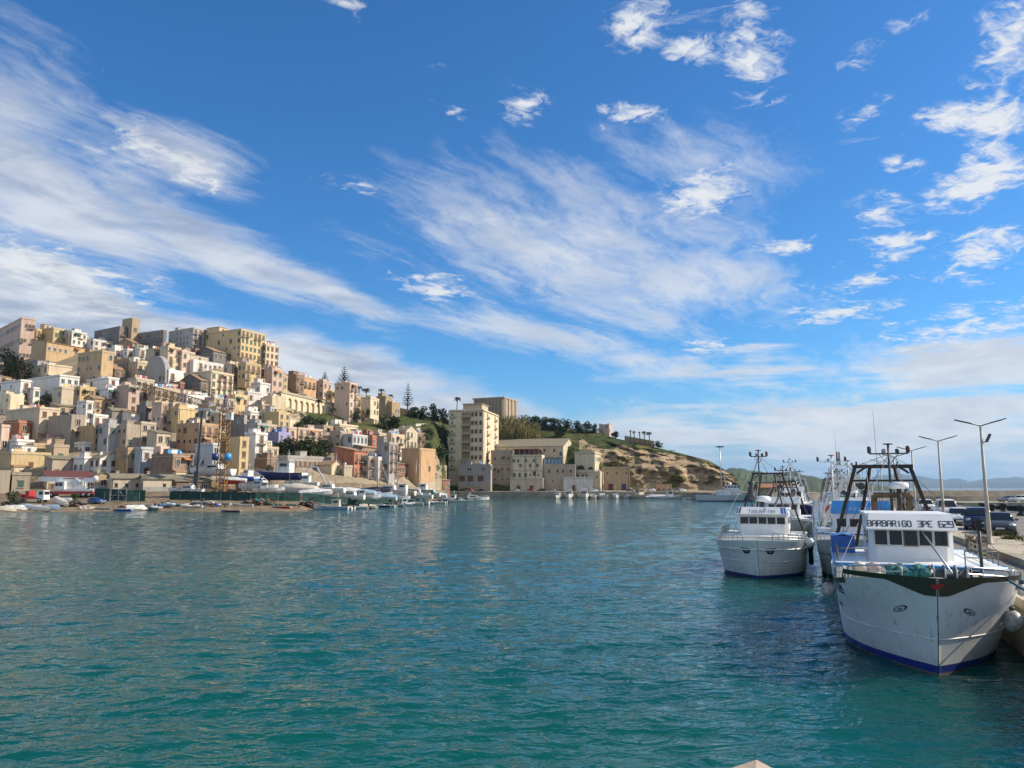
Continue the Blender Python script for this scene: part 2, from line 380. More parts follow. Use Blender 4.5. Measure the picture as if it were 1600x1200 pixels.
NP = 9
def cols():
    S = lambda py: ('p', py)
    T = [
        (-420, 158, (190, 2.5), (212, 5.5), (272, S(660)), (345, S(572))),
        (0, 158, (190, 2.5), (212, 5.5), (272, S(655)), (350, S(562))),
        (120, 165, (192, 2.5), (214, 5.5), (275, S(650)), (355, S(545))),
        (240, 171, (193, 2.5), (214, 5.0), (275, S(655)), (362, S(540))),
        (330, 164, (193, 2.3), (214, 4.5), (278, S(660)), (370, S(550))),
        (430, 166, (200, 2.3), (225, 4.2), (288, S(672)), (378, S(574))),
        (470, 168, (205, 2.3), (232, 4.2), (292, S(685)), (382, S(612))),
        (500, 186, (210, 2.3), (238, 4.3), (296, S(692)), (386, S(622))),
        (540, 196, (218, 2.3), (245, 4.4), (300, S(700)), (390, S(636))),
        (610, 214, (238, 2.3), (265, 4.4), (315, S(705)), (398, S(645))),
        (660, 240, (262, 2.3), (295, 4.4), (340, S(705)), (406, S(650))),
        (676, 262, (288, 2.3), (310, 4.4), (350, S(705)), (410, S(652))),
        (694, 296, (330, 2.4), (355, 4.0), (395, S(706)), (440, S(656))),
        (700, 381, (386, 3.1), (392, 3.4), (425, S(706)), (465, S(660))),
        (800, 381, (386, 3.1), (394, 3.4), (425, S(704)), (470, S(664))),
        (880, 381, (386, 3.1), (398, 3.6), (425, S(700)), (470, S(668))),
        (930, 381, (387, 3.1), (404, 4.), (416, S(705)), (465, S(674))),
        (960, 381, (388, 3.1), (407, 4.), (416, S(706)), (450, S(684))),
        (1000, 375, (390, 3.), (408, 4.), (418, S(716)), (440, S(693))),
        (1060, 353, (393, 3.), (408, 4.), (418, S(728)), (432, S(707))),
        (1110, 323, (398, 3.), (408, 3.5), (415, S(734)), (424, S(720))),
        (1146, 313, (398, 3.), (405, 3.5), (409, S(748)), (414, S(742))),
        (1152, 308, (398, 3.), (405, 3.2), (407, S(754)), (411, S(750))),
        (1157, 305, (398, 2.6), (405, 2.6), (407, 2.6), (411, 2.6)),
        (1200, 302, (390, 2.2), (400, 2.2), (404, 2.2), (410, 2.2)),
        (1300, 320, (390, 2.2), (400, 2.2), (404, 2.2), (410, 2.2)),
    ]
    out = []
    for px, Ys, D, E, Fm, R in T:
        u = (px - CX) / F * cp
        zz = lambda t: (t[0], zat(t[1][1], t[0]) if isinstance(t[1], tuple) else t[1])
        R2 = zz(R)
        C = (Ys + 10, .9) if px < 696 or px > 1300 else (Ys + 1.5, 2.9)
        A = (Ys - 10, -1.6) if px < 696 else (Ys + .6, -1.5)
        B = (Ys, 0.06) if px < 696 else (Ys + .9, 2.4)
        out.append((u, [A, B, C, zz(D), zz(E), zz(Fm), R2, (R2[0] + 45, R2[1] - 1.0 if px < 1100 else R2[1]), (R2[0] + 330, max(2.0, R2[1] - 35))]))
    return out
COLS = cols()
def profile(u):
    if u <= COLS[0][0]: return COLS[0][1]
    for (u0, a), (u1, b) in zip(COLS, COLS[1:]):
        if u <= u1:
            t = (u - u0) / (u1 - u0)
            return [(p[0] + (q[0] - p[0]) * t, p[1] + (q[1] - p[1]) * t) for p, q in zip(a, b)]
    return COLS[-1][1]
def hill(px, py):
    """point of the hillside met by the sight line through this picture point"""
    d = ray(px, py); u = d.x / d.y; w = d.z / d.y
    P = profile(u)
    for a, b in zip(P[1:], P[2:7]):
        sa, sb = (a[1] - H) / a[0], (b[1] - H) / b[0]
        if sa <= w <= sb:
            t = (w - sa) / (sb - sa + 1e-9); Y = a[0] + (b[0] - a[0]) * t
            return Vector((u * Y, Y, H + w * Y))
    P5 = P[6]
    return Vector((u * P5[0], P5[0], P5[1]))
def ground_z(X, Y):
    P = profile(X / Y)
    for a, b in zip(P, P[1:]):
        if a[0] <= Y <= b[0]: return a[1] + (b[1] - a[1]) * (Y - a[0]) / (b[0] - a[0] + 1e-9)
    return P[-1][1] if Y > P[-1][0] else 0
def dirp(px, Y): # ground point in the column of a picture x (taken at horizon level)
    u = (px - CX) / F * cp; return Vector((u * Y, Y, ground_z(u * Y, Y)))

def ground_mat():
    m = bpy.data.materials.new('hillside_earth'); m.use_nodes = True; nt = m.node_tree; G.nt = nt
    b = nt.nodes['Principled BSDF']; b.inputs['Roughness'].default_value = .95; b.inputs['Specular IOR Level'].default_value = .15
    geo = nt.nodes.new('ShaderNodeNewGeometry'); pos = geo.outputs['Position']
    at_ = nt.nodes.new('ShaderNodeAttribute'); at_.attribute_name = 'zone'
    sp_ = nt.nodes.new('ShaderNodeSeparateColor'); nt.links.new(at_.outputs['Color'], sp_.inputs[0])
    green, rock, sand = (G(sp_.outputs[i]) for i in range(3))
    n1 = nz(pos, .11, 6, .65, .5); n2 = nz(pos, .6, 5, .65); n3 = nz(pos, .03, 4, .5)
    town = mixc(n1.sm(.35, .65), (.36, .29, .20), (.24, .20, .14))
    veg = mixc(n2.sm(.35, .65), (.028, .042, .013), (.075, .09, .027))
    veg = mixc(n3.sm(.5, .62) * .6, veg, (.16, .13, .05))
    # cliff: tilted beds of calcarenite
    mp = nt.nodes.new('ShaderNodeMapping'); nt.links.new(pos, mp.inputs[0]); mp.inputs['Scale'].default_value = (.05, .05, .75); mp.inputs['Rotation'].default_value = (0, radians(9), 0)
    st = nz(mp.outputs[0], 1.0, 6, .65, .4)
    rk = mixc(st.sm(.35, .65), (.43, .32, .19), (.27, .205, .13)); rk = mixc(n2.sm(.45, .7) * .5, rk, (.15, .115, .075))
    rk = mixc(n1.sm(.55, .68) * .65, rk, (.06, .065, .025))
    sd = mixc(n2.sm(.35, .65), (.26, .20, .13), (.15, .115, .075)); sd = mixc(n1.sm(.5, .66) * .7, sd, (.09, .085, .045))
    c = mixc((green + n2 * .5 - .25).sm(.35, .65), town, veg)
    c = mixc((rock + n2 * .3 - .15).sm(.4, .6), c, rk)
    c = mixc((sand + n2 * .2 - .1).sm(.4, .6), c, sd)
    nt.links.new(c, b.inputs['Base Color'])
    bp = nt.nodes.new('ShaderNodeBump'); bp.inputs['Strength'].default_value = .8; bp.inputs['Distance'].default_value = 1.0
    nt.links.new((n2 * .6 + st * .7).s, bp.inputs['Height']); nt.links.new(bp.outputs[0], b.inputs['Normal'])
    return m
def terrain():
    m = ground_mat(); mb = MB(); vs = []; zones = []
    us = [(-420 + i * 4.0 - CX) / F * cp for i in range(int(1720 / 4) + 1)]
    sub = [2, 3, 4, 4, 20, 22, 4, 3]
    def lerp(a, b, t): return max(0, min(1, (t - a) / (b - a)))
    for u in us:
        P = profile(u); px = u * F / cp + CX; k = 0
        for i in range(NP - 1):
            for j in range(sub[i] + (1 if i == NP - 2 else 0)):
                t = j / sub[i]; Y = P[i][0] + (P[i + 1][0] - P[i][0]) * t; z = P[i][1] + (P[i + 1][1] - P[i][1]) * t
                X = u * Y; g = r = s = 0.0
                nv = mnoise.fractal(Vector((X * .06, Y * .06, z * .09)), 1.0, 2.0, 4)
                nf = mnoise.fractal(Vector((X * .25, Y * .25, z * .4)), .9, 2.0, 4)
                if i in (4, 5):
                    e = min(1, min((i - 4) + t, 2 - (i - 4) - t) * 2.2)
                    if px > 900:
                        cl = lerp(900, 960, px) * e
                        rd = abs(mnoise.noise(Vector((X * .09, Y * .05, z * .03))))
                        nh = mnoise.fractal(Vector((X * .7, Y * .7, z * 1.1)), .8, 2.0, 3); st_ = mnoise.noise(Vector((X * .02, 3.0, z * .45 + X * .04)))
                        Y += cl * (nv * 5 + nf * 4.2 + nh * 1.7 + st_ * 2.4 + rd * 12 - 4); z += cl * nf * 1.2
                        X = u * Y
                    else:
                        z += e * (nv * 1.2 + nf * .4)
                if i <= 1 or (i == 2): s = 1.0 if px < 696 else 0
                if i == 3: s = 1.0 if px < 700 else .4
                if i == 4 and t < .15 and px < 640: s = .8
                if i >= 4:
                    hgt = (i - 4) + t
                    g = (lerp(430, 500, px + 30 * nv) if px < 900 else 1) * (lerp(.75, 1.0, hgt + .2 * nv) if px < 690 else 1)
                    if px < 560: g *= .9
                    if px > 905:
                        top = 1.58 + .25 * nv if px < 1030 else 1.7 + .25 * nv
                        low = .0
                        isrock = 1.0 if hgt < top else 0.
                        vegband = mnoise.noise(Vector((X * .05 + 7, z * .09, 3))) + .25 * lerp(1040, 960, px) - (.42 if px > 1060 else .2)
                        r = isrock * (1 - lerp(.1, .3, vegband)) * lerp(880, 905, px + 14 * nf)
                        g = 1 - r
                vs.append((X, Y, z)); zones.append((g, r, s, 1)); k += 1
    n = k; N = len(us)
    fs = [(i * n + j, (i + 1) * n + j, (i + 1) * n + j + 1, i * n + j + 1) for i in range(N - 1) for j in range(n - 1)]
    mb.add(vs, fs, m, smooth=True)
    me = mb.mesh('ground'); ca = me.color_attributes.new('zone', 'FLOAT_COLOR', 'POINT')
    ca.data.foreach_set('color', [c for z in zones for c in z])
    struct(put(me, 'ground'))
terrain()

def far_hills():
    # green hills behind the harbour mouth
    m = mat('far_green_hill', (.045, .075, .022), .95, col2=(.022, .032, .013), scale=.012, coord='Object')
    def ridge(name, pts, depth, mm, seed, back):
        mb = MB(); vs = []; n = 140
        for i in range(n + 1):
            t = i / n * (len(pts) - 1); k = min(int(t), len(pts) - 2); f = t - k; f = f * f * (3 - 2 * f)
            px = pts[k][0] + (pts[k + 1][0] - pts[k][0]) * (t - k); py = pts[k][1] + (pts[k + 1][1] - pts[k][1]) * f
            u = (px - CX) / F * cp; D = depth
            zt = zat(py, D)
            zt += (mnoise.fractal(Vector((i * .22, seed, 0)), 1.0, 2.0, 5)) * zt * .10
            for j in range(9):
                q = j / 8; Y = D * (1 - .30 * (1 - q)) if j < 8 else D * 1.25
                z = (zt * (q ** .8) if j else -2) if j < 8 else 0
                z += mnoise.fractal(Vector((i * .3, j * .8, seed)), 1.0, 2.0, 4) * zt * .07 * (1 if 0 < j < 7 else 0)
                vs.append((u * Y, Y, z))
            vs[-2] = (u * D, D, zt)
        fs = [(i * 9 + j, (i + 1) * 9 + j, (i + 1) * 9 + j + 1, i * 9 + j + 1) for i in range(n) for j in range(8)]
        mb.add(vs, fs, mm, smooth=True); struct(mb.build(name))
    ridge('green_hills', [(1080, 742), (1155, 732), (1185, 737), (1215, 741), (1240, 737), (1262, 743), (1300, 749), (1340, 754), (1400, 761)], 1700, m, 3.3, 0)
    m2 = mat('distant_mountain', (.06, .075, .04), .95, col2=(.03, .04, .02), scale=.0006)
    ridge('mountains', [(1230, 752), (1290, 750), (1350, 746), (1400, 741), (1430, 743), (1470, 749), (1500, 748), (1517, 752), (1545, 748), (1580, 746), (1640, 747), (1760, 744), (1900, 752)], 15500, m2, 8.1, 0)
far_hills()

# ---- quay on the far side of the basin
def quay_mat(name, col):
    if name in MATS: return MATS[name]
    m = bpy.data.materials.new(name); m.use_nodes = True; nt = m.node_tree; G.nt = nt
    b = nt.nodes['Principled BSDF']; b.inputs['Roughness'].default_value = .92
    geo = nt.nodes.new('ShaderNodeNewGeometry'); pos = geo.outputs['Position']
    n1 = nz(pos, .35, 6, .65, .4); n2 = nz(pos, 3.0, 5, .65); n3 = nz(pos, .12, 4, .55)
    c = mixc(n1.sm(.38, .66), col, tuple(x * .62 for x in col)); c = mixc(n2.sm(.45, .7) * .5, c, tuple(x * .45 for x in col))
    c = mixc(n3.sm(.5, .62) * .45, c, (col[0] * 1.25, col[1] * 1.18, col[2] * 1.05))
    nt.links.new(c, b.inputs['Base Color'])
    bp = nt.nodes.new('ShaderNodeBump'); bp.inputs['Strength'].default_value = .5; bp.inputs['Distance'].default_value = .06
    nt.links.new((n2 + n1).s, bp.inputs['Height']); nt.links.new(bp.outputs[0], b.inputs['Normal'])
    MATS[name] = m; return m
QUAY = quay_mat('quay_stone', (.34, .31, .25)); ROADM = quay_mat('old_asphalt', (.20, .185, .165)); PALEC = quay_mat('pale_concrete', (.43, .38, .29))
def far_quay():
    mb = MB()
    pts = [dirp(px, Y).xy for px, Y in ((688, 378), (760, 378), (860, 378), (952, 378), (1004, 371), (1062, 349), (1108, 320), (1150, 308), (1205, 299), (1300, 316))]
    for a, b in zip(pts, pts[1:]):
        d = Vector((b.x - a.x, b.y - a.y, 0)); nrm = Vector((-d.y, d.x, 0)).normalized()
        a3, b3 = Vector((a.x, a.y, 0)), Vector((b.x, b.y, 0))
        p = [a3 + Vector((0, 0, -2)), b3 + Vector((0, 0, -2)), b3 + Vector((0, 0, 2.75)), a3 + Vector((0, 0, 2.75))]
        vs = p + [q + nrm * 4 for q in p]
        mb.add(vs, [(0, 1, 2, 3), (3, 2, 6, 7)], QUAY)
        # pale edge stones
        q = [a3 + Vector((0, 0, 2.75)) - nrm * .12, b3 + Vector((0, 0, 2.75)) - nrm * .12]
        q = q + [x + Vector((0, 0, .3)) for x in q]; q = [q[0], q[1], q[3], q[2]]
        mb.add(q + [x + nrm * 1.2 for x in q], [(0, 1, 2, 3), (3, 2, 6, 7), (0, 4, 5, 1)], PALEC)
    struct(mb.build('quay'))
far_quay()

# ---- mole on the right: line of moored trawlers, road, cars and lamps
MD = Vector((0.392, 1.0, 0)).normalized(); MN = Vector((1.0, -0.392, 0)).normalized()
M0 = Vector((15.0, 23.0, 0))
def mole(a, c, z=0.): return M0 + MD * a + MN * c + Vector((0, 0, z))
QZ, KZ = 1.75, 2.02
def strip(name, rows, a0, a1, m, n=1, kind='structure', jig=0):
    """rows: (across, z) polyline swept along the mole"""
    mb = MB(); vs = []
    for i in range(n + 1):
        a = a0 + (a1 - a0) * i / n
        for c, z in rows: vs.append(mole(a, c, z + (mnoise.noise(Vector((a * .8, c * .8, 1))) * jig)))
    k = len(rows)
    fs = [(i * k + j, i * k + j + 1, (i + 1) * k + j + 1, (i + 1) * k + j) for i in range(n) for j in range(k - 1)]
    mb.add(vs, fs, m, smooth=False); return struct(mb.build(name), kind)
def mole_build():
    strip('mole_wall', [(0, -3), (0, 1.45), (-.10, 1.45), (-.10, QZ), (.55, QZ), (.56, QZ - .05)], -12, 285, PALEC, 40)
    cob = bpy.data.materials.new('cobbles'); cob.use_nodes = True; nt = cob.node_tree; G.nt = nt
    b = nt.nodes['Principled BSDF']; b.inputs['Roughness'].default_value = .9
    geo = nt.nodes.new('ShaderNodeNewGeometry'); vo = nt.nodes.new('ShaderNodeTexVoronoi'); vo.inputs['Scale'].default_value = 2.6; nt.links.new(geo.outputs['Position'], vo.inputs['Vector'])
    n = nz(geo.outputs['Position'], 3., 5, .6)
    c = mixc(n.sm(.35, .65), (.22, .21, .19), (.12, .115, .105)); c = mixc(G(vo.outputs['Distance']).sm(.0, .28), (.07, .065, .055), c)
    nt.links.new(c, b.inputs['Base Color'])
    bp = nt.nodes.new('ShaderNodeBump'); bp.inputs['Strength'].default_value = 1; bp.inputs['Distance'].default_value = .12
    nt.links.new(G.m('SUBTRACT', 1.0, vo.outputs['Distance'] if False else G(vo.outputs['Distance'])).s, bp.inputs['Height']); nt.links.new(bp.outputs[0], b.inputs['Normal'])
    strip('cobbled_quay', [(.55, QZ - .03), (1.3, QZ - .02), (2.35, QZ - .02)], -12, 285, cob, 200, jig=.05)
    strip('kerb', [(2.35, QZ - .1), (2.35, KZ), (2.75, KZ + .01), (2.76, KZ - .02)], -12, 285, PALEC, 1)
    strip('pavement', [(2.75, KZ - .01), (4.0, KZ), (5.3, KZ), (5.32, KZ - .06)], -12, 285, PALEC, 1)
    strip('road', [(5.3, KZ - .05), (9, KZ - .04), (16.6, KZ - .05), (16.6, KZ + .02), (17.2, KZ + .02), (17.2, -3)], -12, 285, ROADM, 1)
mole_build()

# wharf of the second basin and breakwater behind it
def wharf():
    mb = MB()
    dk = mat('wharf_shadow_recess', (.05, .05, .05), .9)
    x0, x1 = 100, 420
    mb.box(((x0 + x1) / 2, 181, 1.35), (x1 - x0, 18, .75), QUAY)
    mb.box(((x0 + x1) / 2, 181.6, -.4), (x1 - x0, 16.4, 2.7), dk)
    for i in range(34):
        x = x0 + 4 + i * 9.4; mb.box((x, 172.4, .2), (1.6, .9, 1.6), QUAY)
    struct(mb.build('wharf'))
    br = quay_mat('breakwater_stone', (.21, .185, .15))
    mb = MB()
    vs = []; n = 90
    for i in range(n + 1):
        x = 96 + i * 4.2
        for j, (y, z) in enumerate(((189.5, 1.6), (190.0, 2.9), (191.2, 4.25), (195, 4.35), (200, -2))):
            vs.append((x, y + mnoise.noise(Vector((x * .3, j, 0))) * .5, z + mnoise.noise(Vector((x * .25, j, 5))) * (.22 if j in (1, 2, 3) else 0)))
    fs = [(i * 5 + j, (i + 1) * 5 + j, (i + 1) * 5 + j + 1, i * 5 + j + 1) for i in range(n) for j in range(4)]
    mb.add(vs, fs, br); o = mb.build('breakwater'); struct(o)
wharf()

def haze():
    m = bpy.data.materials.new('sea_haze'); m.use_nodes = True; nt = m.node_tree; nt.nodes.clear()
    v = nt.nodes.new('ShaderNodeVolumePrincipled'); v.inputs['Color'].default_value = (.42, .66, .97, 1); v.inputs['Density'].default_value = 4.5e-5; v.inputs['Anisotropy'].default_value = .2
    o = nt.nodes.new('ShaderNodeOutputMaterial'); nt.links.new(v.outputs[0], o.inputs['Volume'])
    mb = MB(); mb.box((0, 10100, 245), (41000, 20400, 514), m); struct(mb.build('haze'), 'stuff')
haze()
# ------------------------------------------------------------------ town houses
def win_mesh(kind):
    mb = MB()
    if kind == 'window':
        mb.box((0, -.03, 0), (1.0, .06, 1.5), GLASS_D)
        for x in (-.56, .56): mb.box((x, -.07, 0), (.14, .14, 1.64), FRAME_T)
        mb.box((0, -.075, .82), (1.3, .15, .16), FRAME_T); mb.box((0, -.11, -.82), (1.4, .22, .12), FRAME_T)
        mb.box((0, -.075, 0), (.07, .03, 1.5), FRAME_W)
    elif kind == 'white':
        mb.box((0, -.03, 0), (1.0, .06, 1.4), GLASS_D)
        for x in (-.5, 0, .5): mb.box((x, -.08, 0), (.09, .06, 1.4), FRAME_W)
        for z in (-.7, .7): mb.box((0, -.08, z), (1.1, .06, .1), FRAME_W)
        mb.box((0, -.12, -.78), (1.25, .22, .09), FRAME_W)
    elif kind in ('green', 'brown'):
        m = SHUT_G if kind == 'green' else SHUT_B
        for x in (-.27, .27): mb.box((x, -.06, 0), (.52, .08, 1.5), m)
        for k in range(9): mb.box((0, -.11, -.66 + k * .165), (.98, .03, .05), m)
        mb.box((0, -.09, .82), (1.3, .16, .16), FRAME_T); mb.box((0, -.11, -.82), (1.35, .22, .12), FRAME_T)
    elif kind == 'small':
        mb.box((0, -.03, 0), (.6, .06, .8), GLASS_D)
        mb.box((0, -.06, .45), (.8, .1, .1), FRAME_T); mb.box((0, -.08, -.45), (.85, .16, .08), FRAME_T)
    elif kind == 'door':
        mb.box((0, -.04, -.25), (1.1, .08, 2.2), SHUT_B)
        for x in (-.62, .62): mb.box((x, -.08, -.25), (.14, .16, 2.3), FRAME_T)
        mb.box((0, -.09, .93), (1.4, .18, .16), FRAME_T)
    elif kind == 'garage':
        mb.box((0, -.05, 0), (2.6, .1, 2.5), SHUT_B); mb.box((0, -.09, 1.33), (2.9, .18, .16), FRAME_T)
        for k in range(8): mb.box((0, -.11, -1.1 + k * .31), (2.5, .03, .04), SHUT_B)
    return mb.mesh('garage_door' if kind == 'garage' else 'door' if kind == 'door' else 'window')
WIN = {k: win_mesh(k) for k in ('window', 'white', 'green', 'brown', 'small', 'door', 'garage')}
def balc_mesh(w):
    mb = MB(); mb.box((0, -.5, 0), (w, 1.0, .16), FRAME_T)
    mb.box((0, -.96, .95), (w, .06, .07), DGREY)
    n = int(w / .28)
    for i in range(n + 1): mb.box((-w / 2 + .04 + i * (w - .08) / n, -.96, .5), (.045, .045, .9), DGREY)
    for x in (-w / 2 + .04, w / 2 - .04): mb.box((x, -.5, .95), (.05, .95, .06), DGREY)
    for x in (-w * .35, w * .35): mb.box((x, -.35, -.2), (.16, .6, .25), FRAME_T)
    return mb.mesh('balcony')
BALC = {w: balc_mesh(w) for w in (1.8, 3.4, 6.0)}
HOUSES = []
def house(xl, xc, xr, yt, yb, colr, label, roof='flat', fl=None, Y=None, yaw=None, win='', balc=None, name='house', cat='house', group=None, zbase=None, sidewin=.38, tile=None, cols=None, noroof=False, dens=.94, ring=True, rise=.24):
    R = random.Random(label)
    C = hill(xc, yb)
    if Y is not None: C = at(xc, yb, Y)
    if zbase is not None: C.z = zbase
    if yaw is None: yaw = 30 + R.uniform(-5, 5) if xc < 500 else 22 + R.uniform(-6, 6)
    a = radians(yaw); d1 = Vector((sin(a), cos(a))); d2 = Vector((-cos(a), sin(a)))
    py = (yt + yb) / 2
    def az(px): d = ray(px, py); return d.x / d.y
    def solve(d, px, lo):
        u = az(px); den = d.x - u * d.y
        L = (u * C.y - C.x) / den if abs(den) > 1e-4 else lo
        return max(lo, min(L, 70))
    L1 = solve(d1, xr, 2.0); L2 = solve(d2, xl, 5.0)
    Ht = zat(yt, C.y) - C.z
    fh = 3.3 if Ht > 5 else 3.0
    fl = fl or max(1, round(Ht / (fh + .3))); fh = Ht / fl
    root = thing(name, label, cat, C, pi / 2 - a, group)
    pm = plaster(colr)
    # ---- walls
    mb = MB(); low = -7.0
    flat = roof == 'flat'
    top = Ht
    mb.box((L1 / 2, L2 / 2, (low + top) / 2), (L1, L2, top - low), pm)
    rm = tile or (TILE if R.random() < .6 else TILEP)
    if flat:
        for (cx, cy, sx, sy) in ((L1 / 2, .12, L1 + .24, .25), (L1 / 2, L2 - .12, L1 + .24, .25), (.12, L2 / 2, .25, L2 - .48), (L1 - .12, L2 / 2, .25, L2 - .48)):
            mb.box((cx, cy, top + .28), (sx, sy, .6), pm)
        if R.random() < .6:
            mb.box((L1 / 2, -.07, top - .12), (L1 + .3, .16, .2), FRAME_T); mb.box((-.07, L2 / 2 + .05, top - .12), (.16, L2 + .1, .2), FRAME_T)
    mb_wall = mb
    ro = None
    if roof == 'gx':   # ridge parallel to the sunlit front
        h = L2 * .22
        mb.add([(0, 0, top), (0, L2, top), (0, L2 / 2, top + h), (L1, 0, top), (L1, L2, top), (L1, L2 / 2, top + h)], [(0, 2, 1), (3, 4, 5)], pm)
        r = MB(); e = .35; k = h / (L2 / 2)
        for s in (0, 1):
            y0, y1 = (-e, L2 / 2) if s == 0 else (L2 + e, L2 / 2)
            p = [(-e, y0, top - e * k), (L1 + e, y0, top - e * k), (L1 + e, y1, top + h), (-e, y1, top + h)]
            r.add(p + [(x, y, z + .18) for x, y, z in p], [(4, 5, 6, 7), (0, 3, 2, 1), (0, 1, 5, 4), (1, 2, 6, 5), (3, 0, 4, 7), (2, 3, 7, 6)], rm)
    elif roof == 'gy':
        h = L1 * rise
        mb.add([(0, 0, top), (L1, 0, top), (L1 / 2, 0, top + h), (0, L2, top), (L1, L2, top), (L1 / 2, L2, top + h)], [(0, 1, 2), (3, 5, 4)], pm)
        r = MB(); e = .35; k = h / (L1 / 2)
        for s in (0, 1):
            x0, x1 = (-e, L1 / 2) if s == 0 else (L1 + e, L1 / 2)
            p = [(x0, -e, top - e * k), (x0, L2 + e, top - e * k), (x1, L2 + e, top + h), (x1, -e, top + h)]
            r.add(p + [(x, y, z + .18) for x, y, z in p], [(4, 5, 6, 7), (0, 3, 2, 1), (0, 1, 5, 4), (1, 2, 6, 5), (3, 0, 4, 7), (2, 3, 7, 6)], rm)
    elif roof == 'shed':  # slopes down to the sunlit front
        h = L2 * .2
        mb.add([(0, 0, top), (0, L2, top), (0, L2, top + h), (L1, 0, top), (L1, L2, top), (L1, L2, top + h)], [(0, 2, 1), (3, 4, 5), (1, 2, 5, 4)], pm)
        r = MB(); e = .35; k = h / L2
        p = [(-e, -e, top - e * k), (L1 + e, -e, top - e * k), (L1 + e, L2 + e, top + h + e * k), (-e, L2 + e, top + h + e * k)]
        r.add(p + [(x, y, z + .18) for x, y, z in p], [(4, 5, 6, 7), (0, 3, 2, 1), (0, 1, 5, 4), (1, 2, 6, 5), (3, 0, 4, 7), (2, 3, 7, 6)], rm)
    elif roof == 'hip':
        h = min(L1, L2) * .2; r = MB(); e = .4; i = min(L1, L2) / 2
        p = [(-e, -e, top), (L1 + e, -e, top), (L1 + e, L2 + e, top), (-e, L2 + e, top)]
        q = [(i, i, top + h), (L1 - i + .02, i, top + h), (L1 - i + .02, L2 - i + .02, top + h), (i, L2 - i + .02, top + h)]
        r.add(p + q, [(0, 1, 5, 4), (1, 2, 6, 5), (2, 3, 7, 6), (3, 0, 4, 7), (4, 5, 6, 7), (3, 2, 1, 0)], rm)
    elif roof == 'vault':  # barrel vault along the depth, round gable seen on the shaded side
        n = 14; h = L2 * .5
        arc = [(L2 / 2 - cos(pi * i / n) * L2 / 2, top + sin(pi * i / n) * h) for i in range(n + 1)]
        mb.add([(0, y, z) for y, z in arc], [tuple(range(n, -1, -1))], pm); mb.add([(L1, y, z) for y, z in arc], [tuple(range(n + 1))], pm)
        r = MB(); r.loft([[(-.1, y, z + .05) for y, z in arc], [(L1 + .1, y, z + .05) for y, z in arc]], pm)
    else:
        r = MB(); r.box((L1 / 2, L2 / 2, top + .03), (L1 - .5, L2 - .5, .08), FLATR)
    w = mb_wall.build('wall', root)
    ro = r.build('roof', root)
    # ---- roof furniture
    if flat and L1 > 4 and not noroof:
        if R.random() < .75:
            c = MB(); sx, sy = R.uniform(2, 3.2), R.uniform(2, 3); x, y = R.uniform(.3, .7) * L1, L2 * R.uniform(.55, .8); hh = R.uniform(1.6, 2.4)
            c.box((x, y, top + hh / 2), (min(sx, L1 * .6), min(sy, L2 * .5), hh), pm); c.box((x, y, top + hh + .07), (min(sx, L1 * .6) + .3, min(sy, L2 * .5) + .3, .14), FRAME_T); c.build('stair_head', ro)
        if R.random() < .6:
            c = MB(); x, y = R.uniform(.2, .8) * L1, L2 * R.uniform(.3, .7); hh = R.uniform(2, 3.4)
            c.bar((x, y, top), (x, y, top + hh), .04, DGREY, 4); c.bar((x - .7, y, top + hh - .2), (x + .7, y, top + hh - .2), .025, DGREY, 4)
            for k in range(5): c.bar((x - .6 + k * .3, y - .3, top + hh - .2), (x - .6 + k * .3, y + .3, top + hh - .2), .02, DGREY, 4)
            c.build('antenna', ro)
        if R.random() < .4:
            c = MB(); x, y = R.uniform(.15, .85) * L1, L2 * R.uniform(.2, .8); c.lathe([(.55, top + .1), (.6, top + .3), (.6, top + 1.3), (.35, top + 1.5)], R.choice([SKYB, STEEL, DGREY]), 10, Matrix.Translation((x, y, 0))); c.build('water_tank', ro)
        if R.random() < .5 and L1 > 5:
            c = MB(); w_, d_, hh = L1 * R.uniform(.3, .5), L2 * R.uniform(.3, .45), R.uniform(2.3, 2.9); x = R.choice([w_ / 2 + .3, L1 - w_ / 2 - .3]); y = L2 - d_ / 2 - .3
            c.box((x, y, top + hh / 2 + .02), (w_, d_, hh), plaster(R.choice([colr, 'W', 'E', 'C', 'P', 'G']))); c.box((x, y, top + hh + .1), (w_ + .4, d_ + .4, .16), R.choice([FRAME_T, TILE, FLATR])); rr_ = c.build('roof_room', ro)
            put(WIN[R.choice(['white', 'small', 'door'])], 'window', rr_, (x, y - d_ / 2, top + 1.4), None, (.8, 1, .8))
        if R.random() < .4:
            c = MB(); n_ = max(3, int(L1 / 1.2))
            for k in range(n_ + 1): c.bar((.2 + (L1 - .4) * k / n_, .12, top + .5), (.2 + (L1 - .4) * k / n_, .12, top + 1.25), .035, DGREY, 4)
            c.bar((.2, .12, top + 1.25), (L1 - .2, .12, top + 1.25), .04, DGREY, 4); c.build('terrace_railing', ro)
        if R.random() < .28:
            c = MB(); y = L2 * .35; c.bar((.4, y, top), (.4, y, top + 1.9), .04, DGREY, 4); c.bar((L1 - .4, y, top), (L1 - .4, y, top + 1.9), .04, DGREY, 4); c.bar((.4, y, top + 1.85), (L1 - .4, y, top + 1.85), .012, DGREY, 4)
            x = .7
            while x < L1 - 1.6:
                w_ = R.uniform(.5, 1.2); m_ = R.choice([WHITE, WHITE_W, SKYB, RED, mat('pink_cloth', (.5, .25, .25), .9), mat('yellow_cloth', (.6, .5, .2), .9)]); c.add([(x, y, top + 1.85), (x + w_, y, top + 1.85), (x + w_ * .95, y - .08, top + .8), (x + .03, y + .05, top + .75)], [(0, 1, 2, 3)], m_); x += w_ + R.uniform(.1, .5)
            c.build('washing_line', ro)
    elif roof in ('gx', 'gy', 'hip') and R.random() < .6:
